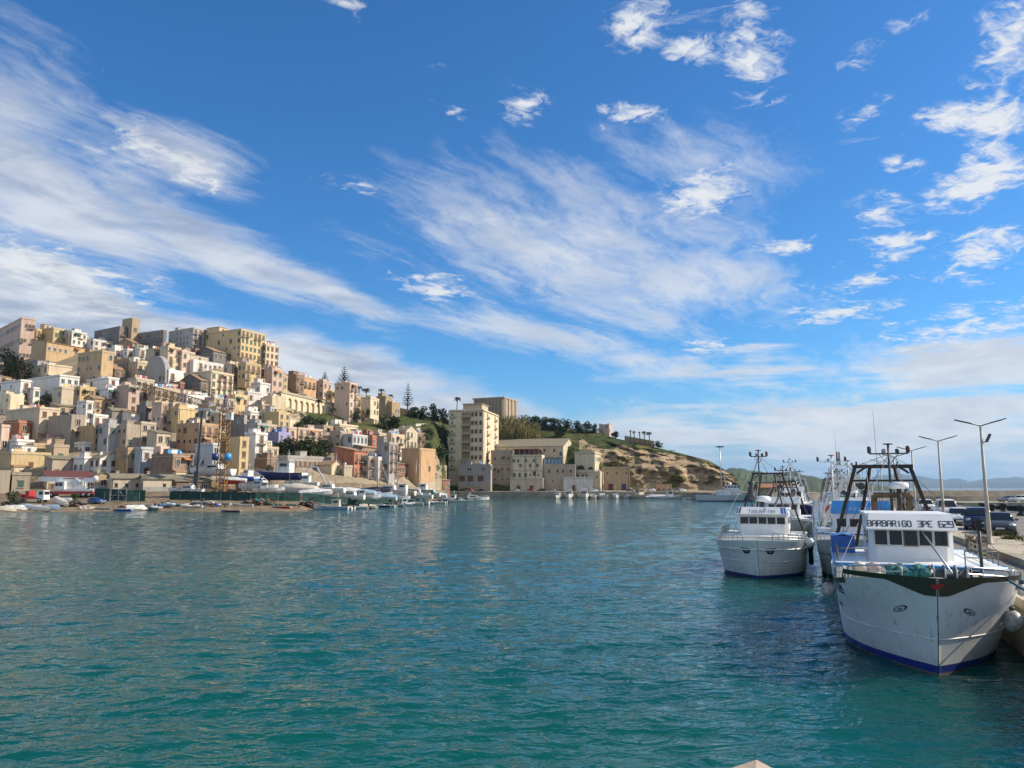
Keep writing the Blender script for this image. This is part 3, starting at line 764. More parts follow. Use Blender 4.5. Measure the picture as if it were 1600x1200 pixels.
        c = MB(); x, y = L1 * .25, L2 * .6; c.box((x, y, top + L2 * .12 + .5), (.7, .5, 1.6), pm); c.box((x, y, top + L2 * .12 + 1.36), (.9, .7, .14), FRAME_T); c.build('chimney', ro)
    # ---- openings
    style = win or R.choice(['window', 'window', 'white', 'green', 'brown'])
    bal = R.random() < .45 if balc is None else balc
    def facade(L, rotz, place, prob, main):
        if L < 2.2: return
        n = cols if (cols and main) else max(1, int(L / 2.45))
        for f in range(fl):
            z = f * fh + fh * .52
            for i in range(n):
                if R.random() > prob: continue
                x = (i + .5) * L / n
                k = style; sc = min(1.2, fh / 2.75, (L / n) / 1.55)
                if not main: k = R.choice(['small', style])
                if f == 0 and main and R.random() < .5: k = 'door' if L / n < 3.6 or R.random() < .6 else 'garage'
                onb = main and bal and f > 0 and (R.random() < .6 or bal == 2)
                if onb: k = 'door'
                nm = 'door' if k == 'door' else 'garage_door' if k == 'garage' else 'window'
                zz = z - (fh * .52 - 1.4 * sc) if k in ('door', 'garage') and f == 0 else z
                put(WIN[k], nm, root, place(x, zz), (0, 0, rotz), (sc, 1, sc))
                if onb:
                    bw = 1.8 if L / n < 4 else 3.4
                    put(BALC[bw], 'balcony', root, place(x, z - 1.38 * sc), (0, 0, rotz), (min(1, L / n / bw * .95), 1, 1))
    facade(L1, 0, lambda x, z: (x, 0, z), dens, True)
    facade(L2, -pi / 2, lambda x, z: (0, L2 - x, z), sidewin, False)
    if L1 > 5 and roof != 'vault' and group is None and Y is None and R.random() < .55:
        an = MB(); aw = L1 * R.uniform(.3, .55); ah = min(Ht * .5, R.uniform(2.4, 3.4)); ad = R.uniform(1.4, 2.8); ax_ = R.choice([aw / 2 + .1, L1 - aw / 2 - .1])
        an.box((ax_, -ad / 2, (ah - 5) / 2), (aw, ad - .02, ah + 5), plaster(R.choice([colr, 'W', 'E', 'T', 'C'])))
        an.add([(ax_ - aw / 2 - .15, -ad - .2, ah - .1), (ax_ + aw / 2 + .15, -ad - .2, ah - .1), (ax_ + aw / 2 + .15, -.02, ah + .5), (ax_ - aw / 2 - .15, -.02, ah + .5), (ax_ - aw / 2 - .15, -ad - .2, ah + .06), (ax_ + aw / 2 + .15, -ad - .2, ah + .06), (ax_ + aw / 2 + .15, -.02, ah + .66), (ax_ - aw / 2 - .15, -.02, ah + .66)], [(3, 2, 1, 0), (4, 5, 6, 7), (0, 1, 5, 4), (1, 2, 6, 5), (3, 0, 4, 7)], R.choice([TILE, TILEP, FLATR]))
        ao = an.build('annex', root)
        put(WIN['door'], 'door', ao, (ax_, -ad + .02, 1.3), None, (.9, 1, .9))
    if R.random() < .35 and roof != 'vault':
        c = MB(); zz = fh * .42; m_ = plaster(R.choice(['S', 'T', 'G', 'E'])); c.box((L1 / 2, -.03, zz / 2 - 2), (L1 + .02, .07, zz + 4), m_); c.box((-.03, L2 / 2 - .02, zz / 2 - 2), (.07, L2 - .06, zz + 4), m_); c.build('plinth', root)
    if R.random() < .5:
        c = MB(); x = L1 * R.choice([.04, .96]); c.bar((x, -.1, -2), (x, -.1, top - .1), .07, R.choice([FRAME_W, DGREY, RUST]), 5); c.bar((x, -.1, top - .1), (x - .3 if x > L1 / 2 else x + .3, -.1, top - .05), .07, DGREY, 5); c.build('drainpipe', root)
    if L1 > 4 and fl > 1 and R.random() < .3:
        aw_ = MB(); m_ = R.choice([mat('striped_awning_green', (.05, .16, .10), .8), mat('sun_faded_awning', (.45, .33, .2), .8), mat('orange_awning', (.42, .16, .05), .8)]); x = L1 * R.uniform(.3, .7); z = fh * R.randrange(1, fl) + fh * .93
        aw_.add([(x - 1.3, 0, z), (x + 1.3, 0, z), (x + 1.3, -1.3, z - .6), (x - 1.3, -1.3, z - .6), (x - 1.3, -1.3, z - .85), (x + 1.3, -1.3, z - .85)], [(0, 1, 2, 3), (3, 2, 5, 4)], m_); aw_.build('awning', root)
    HOUSES.append((root, C, L1, L2, Ht))
    return root, C, L1, L2, Ht
def H_(*a, **k): return house(*a, **k)

# --- skyline on the left
TOWN = [
 (-34,28,53,497,566,'P','grand pinkish palazzo with tall arched windows at the left edge of the skyline',dict(fl=3,win='window',balc=True,cols=4,yaw=44,sidewin=.9)),
 (50,55,64,515,545,'Y','narrow pale yellow house squeezed beside the grand pinkish palazzo',{}),
 (60,82,105,513,536,'Y','low pale yellow skyline house above the long red roofed ochre building',dict(fl=2,sidewin=.6)),
 (108,112,136,518,530,'W','small white flat house on the skyline left of the grey concrete block',dict(balc=False)),
 (102,107,147,524,540,'T','low tan row between yellow skyline house and grey concrete block',dict(balc=False)),
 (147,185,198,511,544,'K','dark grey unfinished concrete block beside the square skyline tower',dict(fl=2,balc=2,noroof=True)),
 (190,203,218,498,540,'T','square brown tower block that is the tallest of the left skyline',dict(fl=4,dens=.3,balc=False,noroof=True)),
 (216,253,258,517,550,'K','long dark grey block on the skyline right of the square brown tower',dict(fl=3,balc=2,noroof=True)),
 (48,70,178,534,576,'O','long weathered ochre building under a sloping red brown roof',dict(roof='shed',fl=2,dens=.6,balc=False,tile=TILE)),
 (138,145,184,531,550,'W','low white annex at the right end of the long ochre building',dict(balc=False)),
 (120,155,176,549,616,'O','tall olive ochre house standing below the long red roofed building',dict(fl=4,dens=.5)),
 (183,206,215,535,552,'T','tan gabled house with a blue tank just below the square tower',dict(roof='gx',balc=False)),
 (174,178,197,545,570,'W','left one of the white balcony houses below the square tower',dict(fl=2,balc=2)),
 (195,198,216,546,570,'W','middle white balcony house of the row below the square tower',dict(fl=2,balc=2,win='green')),
 (214,217,236,545,570,'W','right white balcony house of the row with an awning storey on top',dict(fl=2,balc=2,win='brown')),
 (168,200,204,561,592,'O','olive brown house side in shade below the white balcony row',dict(fl=2,sidewin=.5)),
 (200,213,242,566,600,'C','cream house with dark porches left of the round vaulted house',dict(fl=2)),
 (263,300,324,513,556,'G','grey concrete apartment block with jagged roof left of the yellow block',dict(fl=5,balc=2,sidewin=.6)),
 (320,374,414,515,582,'Y','big yellow six storey apartment block that crowns the town',dict(fl=6,balc=True,cols=6,dens=1,win='green',sidewin=.45,name='apartment_block',cat='apartment block')),
 (411,414,435,539,582,'C','cream four storey block attached right of the big yellow apartment block',dict(fl=4,cols=3,dens=1,balc=False,win='brown',name='apartment_block',cat='apartment block')),
 (234,238,260,546,586,'A','sandy tall house left of the pale tall house under the concrete block',{}),
 (257,260,282,542,592,'C','pale tall narrow house with paired balcony doors below the concrete block',dict(fl=4,balc=True)),
 (279,282,304,549,590,'P','salmon pink house right of the pale tall narrow house',{}),
 (299,304,312,545,570,'M','narrow dark red house right of the salmon pink house',dict(balc=False)),
 (306,332,357,548,578,'K','dark gabled house side with sunlit front below the yellow block',dict(roof='gx',balc=False)),
 (298,301,361,563,590,'W','long white terrace row stepping below the dark gabled house',dict(balc=True)),
 (225,257,263,583,612,'G','grey house with a round barrel vault gable',dict(roof='vault',fl=2)),
 (258,262,288,579,612,'W','bright white house right of the round vaulted house',{}),
 (286,328,364,581,630,'C','broad cream house with a grey shaded side in the middle of the town',dict(fl=4,balc=True)),
 (358,361,382,570,610,'C','cream balcony house right of the white terrace row',dict(balc=2)),
 (379,382,407,568,620,'Y','pale yellow tall house with stacked balconies under the cream block',dict(fl=4,balc=2,win='green')),
 (403,406,429,577,612,'O','orange ochre house with a brown roof under the cream block',dict(roof='gx')),
 (420,424,442,577,620,'P','peach house at the right shoulder of the upper town',{}),
 (439,442,449,588,620,'Y','bright yellow sliver of a house beside the peach house',{}),
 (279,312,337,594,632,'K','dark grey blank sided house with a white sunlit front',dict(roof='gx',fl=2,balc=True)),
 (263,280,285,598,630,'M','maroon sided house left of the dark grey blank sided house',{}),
 (45,72,112,570,598,'C','cream flat roofed house behind the big white house',dict(fl=2,dens=.4,balc=False)),
 (38,90,123,587,636,'W','big white house with a blank grey shaded side',dict(fl=3,win='white',balc=False,sidewin=.2)),
 (144,178,197,577,604,'K','dark gabled barn like house right of the tall olive house',dict(roof='gx',balc=False)),
 (134,166,185,591,630,'W','white house with grey side left of the pink beige tall house',dict(fl=3)),
 (163,166,185,608,656,'W','white house front with stacked balconies above the dark low roofs',dict(fl=3,balc=2)),
 (181,198,217,603,660,'P','tall pink beige house with blank side and glazed top floor',dict(fl=4,sidewin=.0,balc=False)),
 (119,123,149,605,640,'Y','bright yellow house in the middle of the left slope',dict(fl=2,dens=.5)),
 (139,143,172,622,664,'O','tan gabled house in front of the bright yellow house',dict(roof='gx',fl=2,balc=True)),
 (-36,-5,24,588,612,'W','white house with a red brown roof at the left edge',dict(roof='shed',tile=TILE)),
 (-4,29,48,595,642,'W','white terrace house with arched railing at the left edge',dict(fl=3,balc=2)),
 (7,12,37,617,650,'C','small cream garage house in front of the white terrace house',dict(fl=2,balc=False,dens=.5)),
 (45,50,63,607,640,'W','white cottage left of the grey green bush',{}),
 (8,58,92,638,694,'C','cream house with brick red shutters and a broad tan shaded side',dict(fl=3,win='brown',sidewin=.0,balc=False)),
 (74,108,132,650,706,'S','stone coloured house with a peeling pinkish front',dict(fl=3,sidewin=.0)),
 (86,90,131,634,662,'T','tan house with a wide brown roof above the peeling stone house',dict(roof='shed',tile=TILEP,balc=False)),
 (127,131,144,628,686,'W','narrow white three storey house left of the white balustrade house',dict(fl=4,balc=False)),
 (140,144,168,649,684,'W','white house with a balustrade and tall dark windows',dict(fl=2,balc=True)),
 (-36,-2,13,666,722,'P','candy pink house cut by the left edge',dict(fl=3)),
 (4,26,47,659,698,'R','terracotta house right of the candy pink house',dict(fl=2,dens=.6)),
 (11,24,52,689,722,'W','white box house with a grey side in front of the terracotta house',dict(fl=1,dens=.3,balc=False)),
 (48,51,73,695,724,'Y','small mustard house right of the white box house',dict(fl=1,dens=.4)),
 (67,72,109,687,708,'P','pale pink gabled house with a round attic window',dict(roof='gy',fl=1,balc=False,tile=TILE)),
 (70,82,107,697,730,'T','tan walled courtyard house below the pale pink gable',dict(fl=1,dens=.4)),
 (-22,15,79,708,746,'Y','cream yellow villa with a parapet and two wide arched openings',dict(fl=1,cols=3,win='brown',balc=False,dens=1)),
 (76,80,130,717,748,'S','low pinkish stone cottage right of the cream yellow villa',dict(roof='shed',fl=1,balc=False,tile=TILEP)),
 (126,130,155,716,746,'W','low white house with a brown double door left of the white gable',dict(fl=1,balc=False)),
 (151,154,197,716,748,'W','white house with a broad low gable facing the water',dict(roof='gy',fl=2,balc=False,tile=TILEP)),
 (193,197,217,702,748,'O','ochre house between the white gable and the light blue house',dict(fl=2,balc=False)),
 (116,144,157,667,712,'O','grey sided narrow ochre house above the low white house',dict(fl=3,sidewin=.0)),
 (125,129,143,693,714,'W','tiny white hut in front of the grey sided ochre house',dict(fl=1,balc=False)),
 (162,166,195,664,716,'G','ruined grey stone house with empty openings',dict(fl=3,dens=.35,balc=False)),
 (191,195,220,665,716,'S','ruined brown stone house beside the ruined grey one',dict(fl=3,dens=.3,balc=False)),
 (214,218,243,661,710,'E','beige house with a dark roof terrace above the light blue house',dict(fl=3)),
 (214,218,238,701,748,'L','light blue house front low on the left slope',dict(fl=2,balc=False,win='brown')),
 (169,173,203,641,674,'K','house with a dark low roof below the tall pink beige house',dict(roof='gx',fl=1,balc=False,tile=TILEP)),
 (199,204,243,645,674,'W','white low house with a slanting roof right of the dark low roof',dict(roof='shed',fl=1,balc=False)),
 (239,250,264,630,680,'P','rose pink house behind the tower crane jib',dict(fl=3,balc=2)),
 (222,226,244,634,672,'K','dark grey flat house left of the rose pink house',dict(fl=2,dens=.4)),
 (261,277,312,638,682,'Y','pale yellow house with blank wall right of the rose pink house',dict(fl=3,dens=.5)),
 (299,320,336,641,676,'G','grey blue house between pale yellow house and crane mast',dict(fl=2)),
 (319,324,346,636,674,'C','cream house directly behind the crane mast',dict(fl=2,dens=.4)),
 (275,309,342,663,716,'Q','orange yellow house with deep balconies left of the crane mast',dict(fl=3,balc=2,sidewin=.9)),
 (354,372,388,685,752,'Y','tall ochre house right of the crane mast with blank side',dict(fl=4,sidewin=.05,win='brown')),
 (303,330,342,695,750,'L','light blue grey blank sided house behind the crane foot',dict(fl=3,sidewin=.04)),
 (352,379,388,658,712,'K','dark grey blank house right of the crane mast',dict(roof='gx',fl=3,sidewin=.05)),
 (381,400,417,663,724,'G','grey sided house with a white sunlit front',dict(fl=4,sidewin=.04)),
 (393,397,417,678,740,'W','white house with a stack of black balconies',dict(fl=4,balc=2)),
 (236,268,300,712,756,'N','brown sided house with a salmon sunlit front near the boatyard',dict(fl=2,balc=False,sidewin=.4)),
 (246,250,264,700,724,'P','small peach house above the brown sided house',dict(fl=1,balc=False)),
 (239,243,267,676,718,'E','beige house with a slanted roof above the small peach house',dict(roof='shed',fl=2,balc=False)),
 (417,421,434,641,682,'C','cream house in the steep lane left of the yellow tall block',{}),
 (411,434,453,645,690,'Y','yellow tall plain house with a dark olive side above the violet house',dict(fl=4,sidewin=.0,balc=False)),
 (445,450,463,669,704,'P','dusty pink house left of the house with pink balconies',{}),
 (430,434,455,677,712,'V','blue violet house above the big round tree',dict(fl=3,balc=True,win='white')),
 (413,417,432,665,704,'E','pale house with a red towel balcony left of the violet house',dict(fl=3,balc=True)),
 (412,416,435,700,726,'P','peach house low left of the big round tree',dict(fl=2,balc=False)),
 (410,416,433,716,750,'N','brown brick boathouse left of the big round tree',dict(fl=1,balc=False,dens=.4)),
 (361,366,388,618,654,'Y','yellow house with two brown windows below the shrub terrace',dict(fl=2,balc=False,win='brown')),
 (382,386,407,613,646,'W','white grey cottage right of the shrub terrace',dict(fl=2)),
 (401,405,422,599,634,'W','bluish white house under the peach house',dict(fl=2,win='white')),
 (391,408,422,633,668,'T','tan house with a pair of square windows under the white cottage',dict(fl=2,sidewin=.8,balc=False)),
 (328,333,367,622,660,'E','beige mid town house left of the yellow house with brown windows',dict(fl=3,balc=True)),
 (338,343,382,647,690,'C','cream house behind the dark grey blank house',dict(fl=3,balc=True)),
 (386,390,410,644,680,'W','white stepped house above the grey sided house',dict(fl=2)),
 (420,424,446,620,656,'C','sandy walled house left of the arched viaduct',dict(fl=2,dens=.3,balc=False)),
 (284,290,332,618,652,'W','white washed house under the dark grey blank sided house',dict(fl=2,balc=True)),
 (236,241,284,606,642,'C','cream arcaded house below the round vaulted house',dict(fl=2,balc=2)),
 (204,210,240,592,640,'E','beige stepped house left of the cream arcaded house',dict(fl=3)),
 (88,94,124,606,646,'E','beige garden house under the big white house',dict(fl=2,dens=.5)),
 # right half of the town
 (446,461,475,586,626,'N','brown house with a roof loggia right of the yellow sliver',dict(fl=3,balc=True)),
 (459,473,494,590,628,'Q','warm yellow house with a long balcony above the viaduct',dict(fl=2,balc=2)),
 (490,493,505,602,630,'L','pale blue house front above the viaduct',dict(fl=2)),
 (501,504,518,596,636,'P','pinkish white tall house right of the pale blue front',dict(fl=3,balc=False)),
 (515,518,528,612,640,'Y','small yellow house between pinkish tall house and brown sided tower house',dict(fl=2)),
 (522,545,558,599,664,'P','brown sided tower house with a pale front at the end of the viaduct',dict(fl=5,balc=True,sidewin=.25)),
 (554,558,570,620,650,'O','ochre house among the palms right of the tower house',dict(fl=2)),
 (574,578,592,622,664,'C','cream house with an arched window among the palms',dict(fl=3)),
 (588,602,611,620,652,'T','tan cube house under the palm skyline',dict(fl=2,sidewin=.1)),
 (607,612,625,629,654,'O','low ochre house right of the tan cube house',dict(fl=1,balc=False)),
 (449,465,504,670,704,'P','white and pink house with long balconies above the big round tree',dict(fl=3,balc=2,win='brown')),
 (501,505,528,666,700,'S','roofless tan ruin in the green slope',dict(fl=2,dens=.3,balc=False,noroof=True)),
 (504,509,525,687,710,'E','small pale gabled hut below the roofless ruin',dict(roof='gy',fl=1,balc=False)),
 (521,530,559,664,700,'C','cream flat roofed house above the grey white cube houses',dict(fl=2,balc=False)),
 (527,531,550,675,716,'E','beige tall cube house left of the ice blue house',dict(fl=3,balc=False)),
 (546,550,574,680,722,'L','ice blue house above the terracotta house',dict(fl=3,balc=False)),
 (577,581,593,682,714,'R','brick red house with two windows in the lower right town',dict(fl=2,balc=False)),
 (588,592,613,678,714,'E','beige house right of the brick red house',dict(fl=2,balc=False)),
 (607,611,635,679,714,'C','cream villa with rows of tall windows near the palm',dict(fl=2,balc=False,cols=4,win='window')),
 (629,634,652,672,716,'A','sandy gabled house right of the cream villa',dict(roof='gy',fl=3,balc=True)),
 (645,650,665,677,714,'N','brown house with open storeys behind the orange cube',dict(fl=3,balc=2)),
 (561,566,610,698,728,'N','long brown roofed building behind the grey terrace houses',dict(roof='shed',fl=1,balc=False,tile=TILE)),
 (522,552,574,704,768,'R','terracotta house with three stacked loggias by the boatyard',dict(roof='shed',fl=3,balc=2,sidewin=.1,tile=TILE,Y=262)),
 (571,575,592,715,766,'G','grey terrace house right of the terracotta house',dict(fl=3,balc=2,Y=266)),
 (586,590,608,716,766,'W','whitish terrace house with a wide black balcony',dict(fl=3,balc=2,Y=268)),
 (603,607,622,693,766,'G','tall narrow grey house with a dark stair column',dict(fl=5,Y=270,balc=True)),
 (627,655,680,702,762,'Q','modern orange cube house at the right end of the boatyard',dict(fl=3,dens=.15,balc=False,sidewin=.0,noroof=True,Y=292)),
 (614,618,648,724,765,'M','low dark red house in front of the orange cube',dict(roof='shed',fl=2,balc=False,Y=284,tile=TILEP)),
 (513,517,533,726,768,'C','cream boathouse with a tall gable beside the terracotta house',dict(roof='gy',fl=2,balc=False,Y=256,dens=.5)),
 (532,537,551,729,766,'E','pale boathouse right of the cream gable',dict(fl=2,balc=False,Y=258,dens=.5)),
 (444,448,516,714,760,'G','long grey boathouse terrace with dark bays behind the boats',dict(fl=2,balc=2,Y=250,cols=9,dens=1)),
]
for t in TOWN: house(*t[:7], **t[7])
# ------------------------------------------------------------------ larger buildings round the basin
def front_win(root, kind, x, z, L2, sc=1.0, name=None, sx=None):
    return put(WIN[kind], name or ('door' if kind == 'door' else 'window'), root, (0, L2 - x, z), (0, 0, -pi / 2), (sx or sc, 1, sc))
def tower():
    root, C, L1, L2, Ht = house(701, 755, 779, 641, 763, 'C', 'tall cream apartment tower with a recessed balcony column by the far quay', fl=9, Y=393, yaw=12, win='brown', balc=2, sidewin=0, cols=2, dens=1, name='apartment_tower', cat='apartment tower', noroof=True)
    fh = Ht / 9
    k = L2 / 54.0
    lg = MB()
    lg.box((-.05, L2 - 27 * k, Ht / 2 + 1), (.12, 13 * k, Ht - 4), mat('loggia_brown', (.26, .17, .10), .9)); lg.build('loggia_strip', root)
    for f in range(9):
        z = f * fh + fh * .55
        if f > 0:
            b = MB(); b.box((-.55, L2 - 27 * k, z - 1.5), (1.1, 13 * k, .2), FRAME_T)
            b.box((-1.05, L2 - 27 * k, z - .85), (.08, 13 * k, 1.0), mat('balcony_panel', (.40, .30, .19), .8)); b.build('balcony', root)
        for x in (23.5, 30.5): front_win(root, 'window', x * k, z, L2, 1.1)
        for x in (43.5, 57 if False else 53 - 1.5): pass
        for x in (42.5, 49.5): front_win(root, 'brown', x * k, z, L2, 1.25)
        front_win(root, 'brown', 36.8 * k, z, L2, 1.25)
        if f > 1:
            b = MB(); b.box((-.5, L2 - 6 * k, z - 1.5), (1.0, 10 * k, .2), FRAME_T); b.box((-.98, L2 - 6 * k, z - .95), (.07, 10 * k, 1.0), FRAME_T); b.build('balcony', root)
            front_win(root, 'small', 5 * k, z, L2, 1.3)
    p = MB(); p.box((L1 * .4, L2 * .42, Ht + 2.0), (L1 * .4, L2 * .55, 4.2), plaster('C')); p.box((L1 * .4, L2 * .42, Ht + 4.2), (L1 * .45, L2 * .6, .3), FRAME_T); p.build('stair_head', root)
    c = MB(); c.box((L1 / 2, L2 / 2, Ht - .15), (L1 + .8, L2 + .8, .35), FRAME_T); c.build('cornice', root)
tower()
def silo():
    root, C, L1, L2, Ht = house(740, 787, 808, 622, 674, 'T', 'tall brown ribbed block without windows on the hilltop behind the tower', fl=3, Y=462, yaw=24, sidewin=0, dens=0, balc=False, name='old_silo', cat='silo', noroof=True)
    b = MB()
    for i in range(9): b.box((-.3, L2 * (i + .5) / 9, Ht / 2), (.6, L2 / 18, Ht), plaster('S'))
    for i in range(4): b.box((L1 * (i + .5) / 4, -.25, Ht / 2), (L1 / 9, .5, Ht), plaster('S'))
    b.build('rib', root)
    s = MB(); s.box((L1 * .72, -.35, Ht * .4), (3.2, .3, 3.6), mat('dull_green_panel', (.14, .20, .13), .8)); s.box((L1 * .72, -.55, Ht * .4), (1.8, .2, 2.0), FRAME_W); s.build('panel', root)
    c = MB(); c.box((L1 / 2, L2 / 2, Ht + .4), (L1 + 1.2, L2 + 1.2, .8), plaster('S')); c.build('cornice', root)
silo()
house(766, 880, 899, 697, 722, 'A', 'long warehouse with a big weathered tile roof above the far quay', roof='gy', fl=1, Y=409, yaw=14, tile=TILEP, balc=False, sidewin=.3, dens=0, rise=.13, name='warehouse', cat='warehouse')
for _k in range(7): front_win(HOUSES[-1][0], 'brown', (.1 + .13 * _k) * HOUSES[-1][3], HOUSES[-1][4] - 2.2, HOUSES[-1][3], 1.0)
def beige():
    root, C, L1, L2, Ht = house(799, 847, 851, 712, 767, 'A', 'pale stone house with a red awning over its roof terrace', fl=3, Y=394, yaw=10, sidewin=0, dens=0, balc=False, noroof=True)
    for x in (.3, .62, .85): front_win(root, 'window', x * L2, Ht * .72, L2, 1.0)
    for x in (.1, .27, .47, .62, .88): front_win(root, 'green' if x < .6 else 'small', x * L2, Ht * .45, L2, 1.15)
    c = MB()
    for z in (Ht * .28, Ht * .58, Ht - .2): c.box((-.12, L2 / 2, z), (.3, L2 + .2, .3), FRAME_T)
    c.build('string_course', root)
    c = MB()
    for y in (.2, .55, .97): c.bar((-.2, L2 * y, -1), (-.2, L2 * y, Ht), .09, RUST, 5)
    c.build('drainpipe', root)
    for x in (.08, .22, .48, .74): front_win(root, 'green' if x < .3 else 'window', x * L2, Ht * .86, L2, .95)
    for x in (.74, .76): front_win(root, 'door', x * L2, Ht * .5, L2, 1.0)
    a = MB(); a.box((2.4, L2 * .52, Ht + 3.4), (4.4, L2 * .9, .35), mat('faded_red_awning', (.36, .09, .08), .8))
    for i in range(6): a.bar((.4, L2 * (.1 + i * .16), Ht), (.4, L2 * (.1 + i * .16), Ht + 3.3), .07, FRAME_W, 5)
    a.box((4.4, L2 * .5, Ht + 1.6), (.2, L2 * .9, 3.2), plaster('M')); a.build('awning', root)
    house(767, 799, 802, 705, 768, 'S', 'blotchy grey stone annex left of the house with the red awning', fl=3, Y=397, yaw=10, sidewin=.3, dens=0, balc=False, noroof=True)
    r, _, _, l2, h = HOUSES[-1]
    for x in (.2, .55, .85):
        for z in (.3, .55, .82): front_win(r, 'small' if z < .5 else 'brown', x * l2, h * z, l2, 1.0)
    w = MB(); w.box((.2, l2 * .35, h * .45), (.9, l2 * .3, .3), FRAME_T); w.box((-.1, l2 * .5, h * .68), (.3, l2, .3), FRAME_T); w.build('ledge', r)
    house(797, 848, 850, 749, 767, 'E', 'low pale shed with two brown shuttered openings on the far quay', fl=1, Y=387.5, yaw=6, sidewin=0, dens=0, balc=False, noroof=True, name='quay_shed', cat='shed')
    r, _, _, l2, h = HOUSES[-1]
    for x in (.26, .66): front_win(r, 'brown', x * l2, h * .3, l2, 1.2, sx=1.8)
beige()
def arches():
    root, C, L1, L2, Ht = house(898, 930, 941, 707, 768, 'A', 'old stone building with a wide arched loggia at the foot of the cliff', fl=3, Y=396, yaw=16, sidewin=0, dens=.6, balc=False, noroof=True)
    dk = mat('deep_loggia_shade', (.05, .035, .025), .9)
    for cx, w in ((.30, .40), (.80, .26)):
        b = MB(); w *= L2; z0 = Ht * .56
        pts = [(-w / 2, 0), (w / 2, 0)] + [(w / 2 * cos(pi * i / 10), w * .12 + w * .42 * sin(pi * i / 10)) for i in range(11)]
        y = L2 - cx * L2
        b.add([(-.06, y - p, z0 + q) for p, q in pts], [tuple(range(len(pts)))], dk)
        pr = [(-.2, y - w / 2 * 1.08 * cos(pi * i / 12), z0 + w * .12 + w * .47 * sin(pi * i / 12)) for i in range(13)]
        b.tube(pr, .35, FRAME_T, 5); b.build('arched_opening', root)
    for x in (.15, .4, .62, .85): front_win(root, 'brown', x * L2, Ht * .40, L2, 1.0)
    c = MB(); c.box((L1 / 2, L2 / 2, Ht * .48), (L1 + .5, L2 + .5, .35), FRAME_T); c.box((L1 / 2, L2 / 2, Ht - .3), (L1 + .6, L2 + .6, .4), FRAME_T); c.build('cornice', root)
    root, C, L1, L2, Ht = house(849, 899, 903, 727, 768, 'S', 'lower stone building with a glass veranda on its roof beside the arched loggia building', fl=2, Y=393.5, yaw=10, sidewin=0, dens=.3, balc=False, noroof=True)
    for x in (.18, .45, .62, .86): front_win(root, 'brown', x * L2, Ht * .78, L2, .95)
    for x in (.3, .7): front_win(root, 'small', x * L2, Ht * .4, L2, 1.0)
    v = MB(); y0, y1 = L2 * .42, L2 * .99; z0 = Ht + .6
    v.box((2.4, (y0 + y1) / 2, z0 + 3.2), (5.0, y1 - y0, .3), DGREY); v.box((2.4, (y0 + y1) / 2, z0 - .1), (5.0, y1 - y0, .3), FRAME_T)
    g = mat('veranda_glass', (.20, .30, .38), .1)
    v.box((.2, (y0 + y1) / 2, z0 + 1.5), (.1, y1 - y0 - .4, 2.8), g)
    for i in range(6): v.box((.1, y0 + (y1 - y0) * i / 5, z0 + 1.5), (.2, .3, 3.0), DGREY)
    v.build('glass_veranda', root)
    house(880, 927, 931, 747, 768, 'W', 'low whitish shed with a brown door under the arched stone building', fl=1, Y=388, yaw=6, sidewin=0, dens=0, balc=False, noroof=True, name='quay_shed', cat='shed')
    r, _, _, l2, h = HOUSES[-1]; front_win(r, 'door', .35 * l2, 1.9, l2, 1.4)
    house(918, 938, 944, 738, 768, 'E', 'pale block wall house with steps right of the arched stone building', fl=2, Y=391, yaw=14, sidewin=.3, dens=.3, balc=False)
arches()
def grey_garage():
    root, C, L1, L2, Ht = house(716, 766, 769, 727, 768, 'G', 'grey garage house with large doors at the foot of the cream tower', fl=2, Y=387, yaw=8, sidewin=0, dens=0, balc=False)
    for x in (.12, .38, .7): 
        o = front_win(root, 'garage', x * L2, Ht * .5, L2, 1.15, name='garage_door')
    front_win(root, 'white', .35 * L2, Ht * .85, L2, 1.1, sx=2.4); front_win(root, 'white', .78 * L2, Ht * .85, L2, .9, sx=2)
grey_garage()
def stone_shed():
    root, C, L1, L2, Ht = house(943, 985, 989, 731, 769, 'O', 'square ochre stone building with a dark red and a dark blue door under the cliff', fl=2, Y=398, yaw=8, sidewin=0, dens=0, balc=False, noroof=True)
    for x in (.15, .5, .85): front_win(root, 'small', x * L2, Ht * .78, L2, 1.2)
    c = MB(); c.box((-.08, L2 / 2, Ht * .52), (.25, L2 + .1, .25), FRAME_T); c.box((-.1, L2 / 2, Ht - .1), (.35, L2 + .3, .35), FRAME_T); c.bar((-.15, L2 * .06, -1), (-.15, L2 * .06, Ht), .09, RUST, 5); c.build('ledge', root)
    for x, m in ((.27, mat('dark_red_door', (.12, .03, .03), .6)), (.76, mat('dark_blue_door', (.03, .05, .12), .6))):
        d = MB(); d.box((-.06, L2 - x * L2, 2.0), (.14, 2.4, 4.6), m); d.box((-.1, L2 - x * L2, 4.5), (.24, 3.0, .3), FRAME_T); d.build('door', root)
stone_shed()
house(1025, 1050, 1052, 758, 772, 'Q', 'small ochre hut standing alone under the cliff', fl=1, Y=392, yaw=8, sidewin=1, dens=0, balc=False, name='hut', cat='hut', win='small')
def pink_keep():
    root, C, L1, L2, Ht = house(936, 952, 957, 664, 675, 'P', 'small pinkish house with corner pinnacles on top of the hill', fl=2, Y=462, yaw=20, sidewin=.6, dens=.5, balc=False, noroof=True)
    b = MB()
    for x in (.6, L1 - .6):
        for y in (.6, L2 - .6): b.box((x, y, Ht + .5), (.9, .9, 1.2), plaster('P'))
    b.build('pinnacle', root)
pink_keep()
